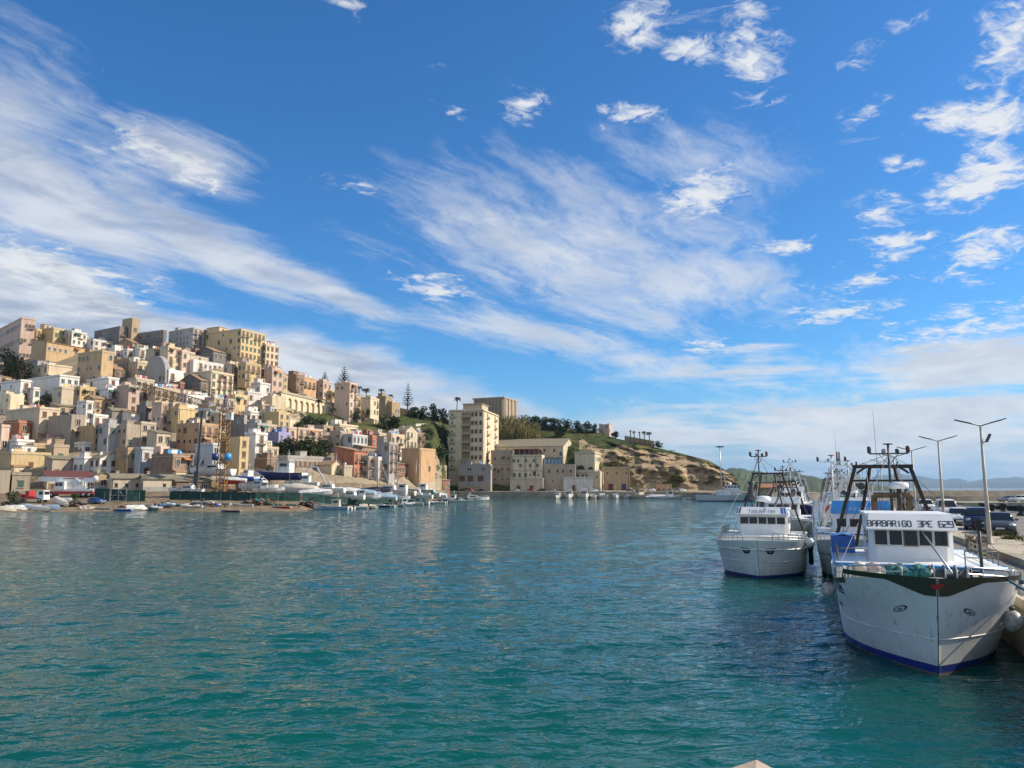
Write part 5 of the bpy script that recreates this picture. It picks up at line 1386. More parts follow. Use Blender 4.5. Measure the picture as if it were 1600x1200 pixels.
# on the beach, left
for a in [
 ('flip', 10, 793, 4.0, 10, 'cream', 'low pale upturned boat at the far left of the beach', dict(land=1, Y=161)),
 ('cover', 38, 786, 4.6, 170, 'grey', 'grey boat under a pale cover, leftmost on the beach near the red lorry', dict(land=1, Y=168, c2='lt')),
 ('flip', 58, 787, 4.6, -25, 'white', 'white upturned hull between the covered grey boat and the long white hull', dict(land=1, Y=166)),
 ('flip', 68, 790, 5.6, -28, 'cream', 'long creamy white upturned hull nearest the water by the red lorry', dict(land=1, Y=163.5)),
 ('flip', 97, 780, 5.4, -30, 'cream', 'yellowish white boat lying on its side under the crane truck', dict(land=1, Y=174, lift=.6, pitch=14)),
 ('flip', 106, 776, 4.0, -20, 'white', 'small white hull propped behind the yellowish one under the crane truck', dict(land=1, Y=178, lift=.5)),
 ('row', 137, 786, 3.6, 60, 'cream', 'cream boat piece leaning by the blue car', dict(land=1, Y=171, roll=30)),
 ('row', 192, 792, 4.4, 175, 'blue', 'bright blue rowing boat on the sand', dict(land=1, Y=168.5)),
 ('rib', 242, 794, 5.6, -80, 'grey', 'grey inflatable with a blue canopy facing the water', dict(land=1, Y=171.5, c2='sky')),
 ('rib', 262, 788, 5.0, -40, 'lt', 'pale blue inflatable right behind the grey inflatable', dict(land=1, Y=176)),
 ('cuddy', 300, 790, 5.4, 175, 'white', 'white motorboat tilted on the sand right of the inflatables', dict(land=1, Y=173, roll=-8)),
 ('row', 345, 784, 4.6, 178, 'lt', 'pale rowing boat with a blue seat close to the green net fence', dict(land=1, Y=178)),
 ('cruiser', 290, 773, 9.0, 178, 'white', 'large white motor cruiser parked behind the green net fence', dict(land=1, Y=196, lift=1.0)),
 ('row', 360, 800, 4.2, 180, 'purple', 'dark purple rowing boat afloat at the beach edge', {}),
 ('row', 421, 798, 4.8, 178, 'cream', 'flat whitish rowing boat afloat beside the heap of nets', {}),
 ('skiff', 452, 797, 4.2, 175, 'blue', 'small blue skiff loaded with floats right of the whitish rowing boat', {}),
 ('fisher', 517, 796.5, 8.0, 180, 'lt', 'pale blue green fishing boat with cluttered deck moored at the end of the yard', dict(c2='cream')),
 ('cuddy', 556, 795, 5.8, 185, 'white', 'white motorboat right behind the pale blue green fishing boat', {}),
 ('cover', 570, 794.3, 6.0, 0, 'black', 'dark hulled boat under a cream cover among the moored boats', dict(c2='cream')),
 ('skiff', 592, 792.5, 6.4, 178, 'navy', 'low navy skiff in the middle of the moored boats', {}),
 ('skiff', 612, 791.5, 6.6, 180, 'grey', 'low grey skiff right of the navy skiff', {}),
 ('cuddy', 640, 789.5, 8.0, 182, 'cream', 'long cream motorboat with black engine in front of the green net', {}),
 ('rib', 662, 788, 6.4, 20, 'grey', 'grey inflatable with black engines right of the long cream motorboat', {}),
 ('cuddy', 676, 787, 6.8, 185, 'white', 'white motorboat between grey inflatable and navy boat', {}),
 ('skiff', 695, 785.5, 7.0, -60, 'navy', 'navy boat with its stern to the water near the floating pontoon end', {}),
 ('cuddy', 712, 784.3, 7.5, 190, 'white', 'white open motorboat left of the outermost cruiser', {}),
 ('cruiser', 741, 783, 11.5, 12, 'white', 'white cruiser moored outermost of the yard boats on open water', {}),
 ('fisher', 688, 783, 11.0, 185, 'white', 'white workboat with a tall square cabin behind the small motorboats', dict(lift=.2)),
]: boat(*a[:7], **a[7])
# in the yard behind the green nets
for a in [
 ('fisher', 434, 757, 13.5, 168, 'navy', 'big fishing boat with deep blue hull and white cabin propped up in the yard', dict(Y=216, land=1, lift=3.2)),
 ('fisher', 382, 754, 8.0, 150, 'blue', 'blue and white small trawler with two storey cabin propped left of the big blue hull', dict(Y=214, land=1, lift=2.4)),
 ('cruiser', 330, 752, 11.0, 170, 'white', 'white yacht with red boot stripe behind the crane foot', dict(Y=216, land=1, lift=2.6)),
 ('cover', 362, 756, 7.0, 175, 'red', 'red hulled boat under a white cover right of the crane foot', dict(Y=211, land=1, lift=1.6)),
 ('cruiser', 402, 768, 9.0, 170, 'white', 'white cruiser low behind the green fence below the blue trawler', dict(Y=203, land=1, lift=1.0)),
 ('row', 437, 764, 5.0, 5, 'navy', 'white rimmed navy dinghy propped below the big blue hull', dict(Y=204, land=1, lift=1.7)),
 ('cover', 464, 768, 9.0, 172, 'white', 'boat under a bulky cream tarpaulin behind the green fence', dict(Y=203, land=1, lift=.8, c2='cream')),
 ('fisher', 471, 758, 8.0, 175, 'white', 'white cabin fishing boat right of the big blue hull', dict(Y=214, land=1, lift=1.8)),
 ('cruiser', 508, 766, 9.0, 175, 'white', 'white cruiser in front of the grey boathouse terrace', dict(Y=207, land=1, lift=1.0)),
 ('cover', 536, 766, 8.0, 178, 'grey', 'grey hull under white tarpaulin in front of the cream boathouse', dict(Y=210, land=1, lift=.9)),
 ('cover', 560, 767, 8.0, 175, 'white', 'white covered boat in front of the terracotta house', dict(Y=213, land=1, lift=.8, c2='lt')),
 ('cover', 584, 765, 8.0, 5, 'navy', 'dark hulled covered boat in front of the grey terrace house', dict(Y=222, land=1, lift=1.0, c2='black')),
 ('cruiser', 604, 767, 10.0, 175, 'white', 'white flybridge cruiser in front of the whitish terrace house', dict(Y=226, land=1, lift=1.0)),
 ('fisher', 622, 766, 9.0, 170, 'cream', 'cream fishing boat with slanting derrick in the yard', dict(Y=232, land=1, lift=1.0)),
 ('cruiser', 646, 769, 8.5, 178, 'white', 'white cruiser in front of the dark red house', dict(Y=240, land=1, lift=.8)),
 ('fisher', 655, 766, 8.5, 170, 'green', 'green and white fishing boat in front of the orange cube house', dict(Y=252, land=1, lift=1.0)),
 ('cover', 676, 771, 8.0, 178, 'white', 'white covered boat at the right end of the yard', dict(Y=262, land=1, lift=.8)),
 ('row', 630, 777, 5.0, 178, 'white', 'white dinghy lying on the bank in front of the right green net', dict(Y=224, land=1)),
 ('sail', 652, 771, 8.0, 172, 'white', 'white sailing boat with a bare mast laid up in the yard', dict(Y=236, land=1, lift=1)),
]:
    a[7]['lift'] = a[7]['lift'] + .9 if a[7].get('lift', 0) > .5 else a[7].get('lift', 0)
    boat(a[0], a[1], a[2], a[3] * 1.2, *a[4:7], **a[7])
# along the far quay
for a in [
 ('cruiser', 889, 777.5, 11, -95, 'white', 'white cruiser moored stern on, leftmost of the far quay boats', dict(Y=372)),
 ('cruiser', 912, 778, 12, -88, 'white', 'tall white flybridge cruiser second from left at the far quay', dict(Y=370)),
 ('fisher', 942, 778, 9, -75, 'white', 'white fishing boat in front of the ochre stone building left door', dict(Y=370)),
 ('fisher', 962, 778, 8.5, -95, 'lt', 'pale blue fishing boat in front of the square ochre stone building', dict(Y=370)),
 ('cuddy', 980, 778, 8.5, -95, 'white', 'open white motorboat under the cliff between two bigger boats', dict(Y=370)),
 ('fisher', 1004, 778.5, 11, -60, 'cream', 'cream sided workboat with a dark canopy under the cliff', dict(Y=362, c2='cream')),
 ('fisher', 1052, 778.5, 8.5, 10, 'white', 'small white fishing boat alone in front of the ochre hut', dict(Y=345)),
 ('skiff', 1080, 779, 6, 5, 'white', 'low white skiff under the bare part of the cliff', dict(Y=330)),
 ('skiff', 1095, 780, 6, 175, 'navy', 'low dark skiff left of the grey patrol ship', dict(Y=318)),
 ('cruiser', 871, 778, 8, -100, 'white', 'small white cruiser left of the leftmost far quay cruiser', dict(Y=371)),
 ('fisher', 926, 778, 8, -82, 'cream', 'cream fishing boat between the tall cruiser and the white fishing boat', dict(Y=370)),
 ('cover', 1027, 778.5, 7, -20, 'white', 'white covered boat moored directly in front of the small ochre hut', dict(Y=352)),
 ('fisher', 1112, 780.5, 7, 178, 'navy', 'navy fishing boat tied close to the stern of the grey patrol ship', dict(Y=306)),
]: boat(a[0], a[1], a[2], a[3] * 1.4, *a[4:7], **a[7])
# nets and junk on the shore
def heap(name, label, cat, px, Y, w, h, m, n=60, R=None):
    R = random.Random(label); C = dirp(px, Y); o = thing(name, label, cat, C); mb = MB()
    for i in range(n):
        x = R.gauss(0, .3) * w; z = max(0.05, h * (1 - (2 * x / w) ** 2) * R.random()); y = R.gauss(0, .6)
        mb.sphere((x, y, z), R.uniform(.18, .45) * h ** .5, m[R.randrange(len(m))], 6, (1.5, 1, .7))
    mb.build(name + '_pile' if not name.endswith('heap') else 'lumps', o); return o
NETB = mat('brown_net', (.14, .09, .06), .95, scale=9, var=.6); NETR = mat('rusty_net', (.20, .08, .05), .95, scale=9, var=.6)
heap('net_heap', 'long heap of brown fishing nets on the bank behind the rowing boats', 'fishing nets', 405, 178, 10, 1.3, [NETB, NETR, NETB, TEALN], 130)
heap('net_heap', 'dark heap of nets and pots right of the blue skiff', 'fishing nets', 484, 181, 6, 1.5, [NETB, BLACK, NETR], 70)
heap('junk_heap', 'pile of dark junk beside the cream boat piece', 'junk', 118, 174, 5, 1.2, [NETB, BLACK, WOOD], 50)
heap('junk_heap', 'pile of planks and floats at the foot of the right green net', 'junk', 580, 203, 9, .9, [NETB, WOOD, PAINT['cream'], BLACK], 70)
tree(18, 792, 764, 36, 'g', 'dry brownish bush on the beach at the left edge', 'bush', 'bush', Y=168, stem=.02)
tree(118, 782, 768, 16, 'm', 'green bush among the junk by the crane truck', 'bush', 'bush', Y=176, stem=.02)
# green net fences
NETG = bpy.data.materials.new('green_shade_net'); NETG.use_nodes = True
def _net():
    nt = NETG.node_tree; G.nt = nt; b = nt.nodes['Principled BSDF']; b.inputs['Roughness'].default_value = .9
    geo = nt.nodes.new('ShaderNodeNewGeometry'); n = nz(geo.outputs['Position'], 1.2, 5, .65); n2 = nz(geo.outputs['Position'], .25, 4, .6)
    c = mixc(n.sm(.35, .65), (.007, .034, .028), (.012, .06, .05)); c = mixc(n2.sm(.52, .66) * .6, c, (.035, .09, .085)); nt.links.new(c, b.inputs['Base Color'])
_net()
def fence(label, pts, h):
    o = thing('net_fence', label, 'fence', pts[0]); C = pts[0]; mb = MB(); R = random.Random(label); vs = []; k = 0
    for a, b in zip(pts, pts[1:]):
        n = max(2, int((b - a).length / 1.2))
        for i in range(n + 1):
            p = a + (b - a) * i / n - C; w = R.uniform(-.12, .12)
            vs += [tuple(p + Vector((0, w, 0))), tuple(p + Vector((0, w * 2, h * .5))), tuple(p + Vector((0, 0, h + R.uniform(-.12, .08))))]; k += 1
            if i % 2 == 0: q = MB(); q.bar(p + Vector((0, .1, -.3)), p + Vector((0, .1, h + .25)), .05, STEEL, 5); q.build('post', o)
    mb.add(vs, [(i * 3 + j, i * 3 + 3 + j, i * 3 + 4 + j, i * 3 + 1 + j) for i in range(k - 1) for j in (0, 1)], NETG); mb.build('netting', o); return o
fence('green net fence left of the storage sheds beside the blue car', [dirp(148, 186), dirp(172, 186)], 3.0)
fence('green net fence right of the gate in front of the storage sheds', [dirp(199, 186), dirp(228, 187)], 2.7)
fence('long green net fence across the boatyard from the white cruiser to the nets', [dirp(266, 190), dirp(330, 189), dirp(400, 189), dirp(470, 193)], 2.1)
fence('green net fence in front of the covered boats in the middle of the yard', [dirp(474, 194), dirp(530, 199), dirp(612, 213)], 2.1)
fence('green net fence at the right end of the boatyard', [dirp(624, 218), dirp(668, 246)], 2.3)
def gate():
    a, b = dirp(174, 185.6), dirp(198, 185.9); o = thing('mesh_gate', 'green metal double gate with cross bars in the net fence', 'gate', a); d = b - a; f = MB(); h = 2.9
    for t in (0, .5, 1): f.bar(d * t + Vector((0, 0, -.2)), d * t + Vector((0, 0, h)), .07, STEEL, 5)
    for z in (.2, h * .5, h): f.bar(Vector((0, 0, z)), d + Vector((0, 0, z)), .05, STEEL, 5)
    f.bar((0, 0, .2), d * .5 + Vector((0, 0, h)), .04, STEEL, 4); f.bar(d * .5 + Vector((0, 0, h)), d + Vector((0, 0, .2)), .04, STEEL, 4); f.build('gate_frame', o)
    m = MB(); q = Vector((0, .08, 0)); m.add([q + Vector((0, 0, .2)), d + q + Vector((0, 0, .2)), d + q + Vector((0, 0, h)), q + Vector((0, 0, h))], [(0, 1, 2, 3)], NETG); m.build('netting', o)
gate()
# storage sheds by the beach
house(169, 173, 222, 747, 770, 'E', 'cream storage shed with two small windows and a thick tan roof behind the gate', roof='gx', fl=1, Y=203, yaw=52, win='small', balc=False, tile=TILEP, dens=1, name='storage_shed', cat='shed')
house(219, 223, 268, 748, 770, 'E', 'right half of the cream storage sheds with a dark doorway', roof='gx', fl=1, Y=204, yaw=52, win='small', balc=False, tile=TILEP, dens=.7, name='storage_shed', cat='shed')
house(262, 275, 330, 752, 770, 'N', 'long low brown shed behind the white cruiser', roof='shed', fl=1, Y=209, yaw=52, balc=False, dens=.4, tile=TILEP, name='storage_shed', cat='shed')
house(145, 150, 172, 742, 770, 'T', 'tan gabled shed left of the cream storage sheds', roof='gy', fl=1, Y=206, yaw=50, dens=.2, balc=False, tile=TILEP, name='storage_shed', cat='shed')
house(66, 72, 150, 746, 772, 'A', 'low shed with a long dark red roof behind the white crane truck', roof='shed', fl=1, Y=207, yaw=52, dens=.3, balc=False, tile=tile_mat('dark_red_sheet', (.17, .05, .045), (.12, .04, .035)), name='storage_shed', cat='shed')
house(14, 17, 47, 741, 772, 'S', 'brown stone walled shed left of the crane truck', fl=1, Y=200, yaw=52, dens=.4, balc=False, noroof=True, name='storage_shed', cat='shed')
house(-30, -18, 15, 738, 775, 'S', 'greyish stone house corner at the left edge behind the dry bush', fl=1, Y=196, yaw=52, dens=.2, balc=False, noroof=True)
house(372, 378, 414, 757, 771, 'N', 'low brown wall like shed right of the crane foot', fl=1, Y=212, yaw=52, dens=.3, balc=False, noroof=True, name='storage_shed', cat='shed')
def wheel(p, x, y, z, r, w=.28):
    b = MB(); b.lathe([(r * .6, -w / 2), (r, -w / 2 + .03), (r, w / 2 - .03), (r * .6, w / 2)], BLACK, 14, Matrix.Translation((x, y, z)) @ Matrix.Rotation(pi / 2, 4, 'X')); o = b.build('wheel', p)
    c = MB(); c.lathe([(r * .15, -w / 2 - .02), (r * .58, -w / 2 - .01), (r * .58, w / 2 + .01), (r * .15, w / 2 + .02)], STEEL, 10, Matrix.Translation((x, y, z)) @ Matrix.Rotation(pi / 2, 4, 'X')); c.build('rim', o)
def crane_truck():
    C = dirp(108, 193); o = thing('crane_truck', 'white and red mobile crane truck with folded telescopic boom', 'crane truck', C, radians(4))
    b = MB(); b.box((0, 0, 1.1), (12.6, 2.5, .7), RED); b.box((1.5, 0, 1.75), (8, 2.3, .6), WHITE); b.box((5.2, 0, 1.7), (2.2, 2.4, .5), WHITE); b.build('carrier', o)
    for x in (-5, -3.6, 2.5, 4, 5.4):
        for y in (-1.15, 1.15): wheel(o, x, y, .6, .6)
    c = MB(); c.box((-1.6, -.9, 2.9), (2.5, 1.4, 2.0), WHITE, taper=.93); cab = c.build('cab', o)
    for x in (-2.2, -1.3): g = MB(); g.box((x, -1.62, 3.15), (.75, .06, .9), BGLASS); g.build('window', cab)
    m = MB(); m.box((1.2, .3, 2.9), (4.6, 1.9, 1.9), WHITE_W); m.build('engine_housing', o)
    t = MB(); t.beam((-6.8, .2, 4.5), (5.8, .2, 4.2), 1.0, 1.15, WHITE); t.beam((-6, .2, 4.52), (-7.4, .2, 4.55), .7, .8, WHITE); t.sphere((6.1, .2, 4.6), .75, WHITE, 10, (1, .8, 1)); t.beam((1.6, -.4, 4.6), (4.4, -.4, 2.3), .35, .35, WHITE); t.box((1, -.32, 4.55), (5, .03, .18), RED); t.build('boom', o)
crane_truck()
def lorry():
    C = dirp(52, 180); o = thing('lorry', 'red flatbed lorry with a white cab under the crane truck', 'lorry', C, radians(-6))
    b = MB(); b.box((-1.2, 0, 1.0), (6.5, 2.2, .35), RED); b.box((-3.4, 0, 1.5), (2.2, 2.0, .8), RED); b.box((-.6, 0, 1.9), (.9, 2.1, 1.5), RED); b.beam((-4.3, -.9, 2.6), (-.6, -.9, 1.9), .12, .15, WHITE); b.build('flatbed', o)
    c = MB(); c.box((2.6, 0, 1.7), (1.9, 2.1, 2.1), WHITE, taper=.88); cab = c.build('cab', o)
    g = MB(); g.box((2.75, -1.0, 2.15), (.9, .1, .75), BGLASS); g.box((3.5, 0, 2.15), (.08, 1.6, .75), BGLASS); g.build('window', cab)
    for x in (-3.2, 2.5):
        for y in (-1, 1): wheel(o, x, y, .5, .5)
lorry()
def tower_crane():
    C = dirp(346, 196); C.z = 2.2; o = thing('tower_crane', 'yellow lattice tower crane whose jib points towards the water', 'tower crane', C)
    top = zat(641, C.y) - C.z; apex = zat(617, C.y) - C.z; w = 1.0; m = MB()
    for x in (-w, w):
        for y in (-w, w): m.beam((x, y, 0), (x, y, top), .17, .17, ORANGE)
    n = 15; q = top / n
    for i in range(n):
        z = i * q
        for s in (-1, 1):
            m.bar((-w * s, -w, z), (w * s, -w, z + q), .06, ORANGE, 4); m.bar((-w * s, w, z), (w * s, w, z + q), .06, ORANGE, 4)
            m.bar((s * w, -w, z), (s * w, w, z + q), .06, ORANGE, 4); m.bar((-w, s * w, z), (w, s * w, z), .06, ORANGE, 4)
    m.box((0, 0, .3), (4.5, 4.5, .9), CONC); m.build('mast', o)
    a = MB()
    for x in (-.8, .8):
        for y in (-.8, .8): a.beam((x, y, top), (x * .15, y * .15, apex), .14, .14, NAVY)
    for i in range(5):
        z = top + (apex - top) * i / 5; k = .8 * (1 - i / 5 * .85)
        for s in (-1, 1): a.bar((-k, s * k, z), (k, s * k, z + .5), .05, DGREY, 4); a.bar((s * k, -k, z), (s * k, k, z + .5), .05, DGREY, 4)
    a.build('apex_frame', o)
    j = MB(); L = 47.0; z0 = top - .4; N = 26
    for x in (-.7, .7): j.beam((x, 1, z0), (x, -L, z0), .14, .16, JIBM)
    j.beam((0, 0, z0 + 1.5), (0, -L, z0 + 1.2), .15, .17, JIBM)
    for i in range(N):
        y0, y1, ym = -L * i / N, -L * (i + 1) / N, -L * (i + .5) / N
        for x in (-.7, .7): j.bar((x, y0, z0), (0, ym, z0 + 1.4), .05, JIBM, 4); j.bar((0, ym, z0 + 1.4), (x, y1, z0), .05, JIBM, 4)
        j.bar((-.7, y0, z0), (.7, y1, z0), .04, JIBM, 4)
    j.build('jib', o)
    k = MB()
    for x in (-.7, .7):
        k.beam((x, 0, z0), (x, 14, z0), .16, .2, JIBM)
        for i in range(7): k.bar((x, i * 2, z0), (x, i * 2 + 2, z0 + .9), .05, JIBM, 4); k.bar((x, i * 2, z0 + .9), (x, i * 2 + 2, z0 + .9), .05, JIBM, 4)
    for i in range(8): k.bar((-.7, i * 2, z0), (.7, i * 2, z0), .06, JIBM, 4)
    k.build('counter_jib', o)
    g = MB(); g.box((0, 12.4, z0 - .9), (2, 2.2, 2.4), CONC); g.build('counterweight', o)
    t = MB(); t.bar((0, 0, apex), (0, 12, z0 + .3), .05, DGREY, 4); t.bar((0, 0, apex), (0, -L * .55, z0 + 1.4), .05, DGREY, 4); t.build('tie_rod', o)
    c = MB(); c.box((1.5, -.6, top - 1.6), (1.3, 1.6, 1.9), WHITE_W); c.build('cab', o)
    for x, cc in ((-1.5, NAVY), (1.7, SKYB)): d = MB(); d.lathe([(.1, -.9), (.85, -.8), (.85, .8), (.1, .9)], cc, 12, Matrix.Translation((x, -1.2, zat(714, C.y) - C.z))); d.build('drum', o)
tower_crane()
def boom_crane():
    C = dirp(305, 212); o = thing('boom_crane', 'dark slender crane boom with splayed stay legs left of the tower crane', 'crane', C)
    tip = at(316, 642, C.y) - C; b = MB(); b.beam((.3, 0, 4), tip, .45, .5, DGREY); b.beam((0, 0, 0), (.3, 0, 5), 1.2, 1.2, DGREY); b.build('boom', o)
    for dx, px, py in ((0, 303, 708), (0, 314, 708)): s = MB(); s.bar((-3.5 if px < 310 else -1, 0, 2), at(px + 4, py, C.y) - C, .14, STEEL, 5); s.build('stay_leg', o)
    h = MB(); h.beam(tip + Vector((-2, 0, .6)), tip + Vector((2.2, 0, .2)), .35, .5, STEEL); h.build('boom_head', o)
boom_crane()
def shear_legs():
    C = dirp(484, 222); o = thing('boat_hoist', 'white A shaped boat hoist legs in front of the boathouse terrace', 'boat hoist', C); b = MB()
    for dx, t in ((-2.5, -.4), (5.5, 1.8)): b.beam((dx, 0, 1), (t, 0, 7.6), .4, .4, WHITE); 
    b.build('hoist_legs', o); c = MB(); c.beam((-.6, 0, 7.6), (2, 0, 7.6), .4, .4, WHITE); c.bar((.8, 0, 7.6), (.8, 0, 4), .04, DGREY, 4); c.build('hoist_beam', o)
shear_legs()
def posts():
    for px, y0, y1, Y, w, label in ((421, 748, 705, 225, .14, 'rusty thin pole beside the tall ochre house'), (590, 765, 732, 225, .3, 'grey concrete pole in front of the grey terrace house'), (460, 760, 718, 222, .1, 'orange thin pole left of the boathouse terrace')):
        C = dirp(px, Y); o = thing('utility_pole', label, 'pole', C); b = MB(); b.bar((0, 0, -.5), (0, 0, zat(y1, Y) - C.z), w, RUST if w < .2 else CONC, 6, w * .7); b.build('shaft', o)
        c = MB(); c.beam((-.6, 0, zat(y1, Y) - C.z - .6), (.6, 0, zat(y1, Y) - C.z - .6), .12, .12, DGREY); c.build('crossarm', o)
posts()
# more small craft packed along the end of the yard
for a in [
 ('cuddy', 538, 795.6, 5.6, 150, 'white', 'small white motorboat tucked behind the stern of the pale blue green fishing boat', {}),
 ('row', 581, 793.4, 5.4, 120, 'lt', 'pale blue dinghy between the cream covered boat and the navy skiff', {}),
 ('cuddy', 602, 792, 6.2, 160, 'white', 'white motorboat behind the navy and grey skiffs', {}),
 ('fisher', 626, 790.4, 7.0, 200, 'white', 'little white fishing boat with a cabin left of the long cream motorboat', {}),
 ('cruiser', 650, 788, 8.5, 170, 'white', 'white cruiser lying behind the long cream motorboat', {}),
 ('cuddy', 684, 786, 6.8, 150, 'cream', 'cream motorboat just left of the navy boat at the pontoon end', {}),
 ('fisher', 703, 783.8, 8.5, 170, 'lt', 'pale blue small fishing boat behind the white open motorboat', {}),
 ('cuddy', 726, 783.6, 7.5, 200, 'white', 'white motorboat directly left of the outermost cruiser', {}),
 ('skiff', 720, 782.3, 5.0, 30, 'red', 'red skiff half hidden behind the outermost cruiser', {}),
 ('rib', 633, 790, 6.0, 40, 'grey', 'small grey inflatable squeezed in the row of moored motorboats', {}),
]: boat(*a[:7], **a[7])
for a in [
 ('cruiser', 545, 773, 8.5, 172, 'white', 'white cruiser close behind the middle green net fence', dict(Y=203, land=1, lift=1.6)),
 ('fisher', 572, 773, 8.0, 8, 'white', 'white cabin boat on trestles close behind the middle green net', dict(Y=208, land=1, lift=1.7)),
 ('cover', 596, 773, 8.5, 175, 'white', 'long white covered boat close behind the middle green net', dict(Y=214, land=1, lift=1.4, c2='lt')),
 ('cruiser', 618, 773, 8.5, 5, 'white', 'white cruiser with its bow to the right near the gap in the nets', dict(Y=219, land=1, lift=1.4)),
 ('cover', 494, 770, 8.5, 5, 'white', 'white covered boat right of the bulky cream tarpaulin', dict(Y=200, land=1, lift=1.5)),
 ('fisher', 420, 766, 8.0, 10, 'white', 'white fishing boat with its bow to the right below the big blue hull', dict(Y=200, land=1, lift=1.7)),
 ('sail', 526, 772, 9.0, 170, 'navy', 'navy sailing boat with bare mast laid up before the cream boathouse', dict(Y=212, land=1, lift=1.8)),
 ('cruiser', 667, 773, 9.0, 172, 'white', 'white cruiser on trestles at the foot of the orange cube house', dict(Y=256, land=1, lift=1.8)),
]: boat(*a[:7], **a[7])

for a in [
 ('flip', 214, 790, 4.2, 20, 'white', 'white upturned dinghy right of the bright blue rowing boat', dict(land=1, Y=172)),
 ('row', 228, 786, 4.4, 165, 'cream', 'cream rowing boat lying behind the grey inflatable near the gate', dict(land=1, Y=179)),
 ('cuddy', 318, 788, 5.2, 10, 'lt', 'pale blue motorboat with its bow to the right behind the tilted white one', dict(land=1, Y=180)),
 ('row', 282, 788, 4.2, 150, 'green', 'green rowing boat between the inflatables and the tilted white motorboat', dict(land=1, Y=177)),
 ('skiff', 380, 786, 4.8, 178, 'white', 'white skiff on the bank before the heap of nets', dict(land=1, Y=175)),
 ('row', 162, 789, 3.8, -20, 'lt', 'pale blue dinghy on the sand below the blue car', dict(land=1, Y=170)),
 ('flip', 84, 787, 4.4, -15, 'lt', 'pale blue upturned hull near the water below the crane truck', dict(land=1, Y=167)),
 ('flip', 26, 790, 4.4, 5, 'white', 'white upturned boat just left of the covered grey boat', dict(land=1, Y=164)),
 ('row', 440, 791, 4.4, 170, 'red', 'dull red rowing boat drawn up beside the long heap of nets', dict(land=1, Y=172)),
 ('sail', 454, 764, 8.0, 174, 'white', 'small white sailing boat with a mast between the blue hull and cream tarpaulin', dict(Y=210, land=1, lift=1.6)),
 ('sail', 590, 770, 8.5, 6, 'white', 'white sailing boat with a tall mast in front of the whitish terrace house', dict(Y=220, land=1, lift=1.6)),
]: boat(*a[:7], **a[7])
heap('junk_heap', 'low pile of driftwood and rubbish on the sand near the gate', 'junk', 203, 175, 6, .7, [NETB, WOOD, BLACK], 40)
heap('junk_heap', 'pile of crates and buoys at the water side of the purple rowing boat', 'junk', 332, 174, 5, .9, [WOOD, NETB, PAINT['cream'], BLUE], 40)
# ------------------------------------------------------------------ trawlers along the mole
FONT = {
 'A': [[(0,0),(0,5),(1,6),(3,6),(4,5),(4,0)],[(0,2.6),(4,2.6)]], 'B': [[(0,0),(0,6),(3.2,6),(4,5.2),(4,4),(3.2,3.1),(0,3.1)],[(3.2,3.1),(4,2.3),(4,.8),(3.2,0),(0,0)]],
 'R': [[(0,0),(0,6),(3.2,6),(4,5.2),(4,3.8),(3.2,3),(0,3)],[(2,3),(4,0)]], 'I': [[(2,0),(2,6)]], 'G': [[(4,5),(3.2,6),(.8,6),(0,5),(0,1),(.8,0),(3.2,0),(4,1),(4,3),(2.2,3)]],
 'O': [[(0,1),(0,5),(.8,6),(3.2,6),(4,5),(4,1),(3.2,0),(.8,0),(0,1)]], '3': [[(0,6),(4,6),(4,0),(0,0)],[(1,3),(4,3)]], 'P': [[(0,0),(0,6),(3.2,6),(4,5.2),(4,3.6),(3.2,2.8),(0,2.8)]],
 'E': [[(4,6),(.8,6),(0,5.2),(0,.8),(.8,0),(4,0)],[(0,3),(3,3)]], '6': [[(4,6),(0,6),(0,0),(4,0),(4,3.2),(0,3.2)]], '2': [[(0,6),(4,6),(4,3.2),(0,2.8),(0,0),(4,0)]], '9': [[(4,2.8),(0,2.8),(0,6),(4,6),(4,0),(0,0)]],
 'S': [[(4,5),(3.2,6),(.8,6),(0,5.2),(0,4),(.8,3.2),(3.2,2.8),(4,2),(4,.8),(3.2,0),(.8,0),(0,1)]], 'L': [[(0,6),(0,0),(4,0)]], 'F': [[(0,0),(0,6),(4,6)],[(0,3.1),(3,3.1)]],
 'H': [[(0,0),(0,6)],[(4,0),(4,6)],[(0,3),(4,3)]], 'N': [[(0,0),(0,6),(4,0),(4,6)]], 'D': [[(0,0),(0,6),(2.8,6),(4,4.8),(4,1.2),(2.8,0),(0,0)]], '1': [[(1,5),(2,6),(2,0)]], '7': [[(0,6),(4,6),(1.5,0)]],
}
def letters(mb, txt, P, x0, y0, h, m, sw=.14, asp=.62, slant=0., seg=1, sizes=None):
    """strokes of the text laid on the surface P(x, y)"""
    cx = x0
    for ci, ch in enumerate(txt):
        k = 1.0 if not sizes else sizes[ci]
        hh = h * k; w = hh * asp
        if ch == ' ': cx += w * .75; continue
        adv = w * (.35 if ch in 'I1' and False else 1)
        for st in FONT[ch]:
            pts = [(cx + (px / 4) * w + slant * (py / 6) * hh, y0 + (py / 6) * hh) for px, py in st]
            for (ax, ay), (bx, by) in zip(pts, pts[1:]):
                L = sqrt((bx - ax) ** 2 + (by - ay) ** 2) or 1; dx, dy = (bx - ax) / L, (by - ay) / L; t = hh * sw / 2
                ax_, ay_, bx_, by_ = ax - dx * t, ay - dy * t, bx + dx * t, by + dy * t; nx, ny = -dy * t, dx * t
                for s in range(seg):
                    f0, f1 = s / seg, (s + 1) / seg
                    q = [(ax_ + (bx_ - ax_) * f, ay_ + (by_ - ay_) * f) for f in (f0, f1)]
                    mb.add([P(q[0][0] + nx, q[0][1] + ny), P(q[1][0] + nx, q[1][1] + ny), P(q[1][0] - nx, q[1][1] - ny), P(q[0][0] - nx, q[0][1] - ny)], [(0, 1, 2, 3)], m)
        cx += w * 1.38
    return cx - x0
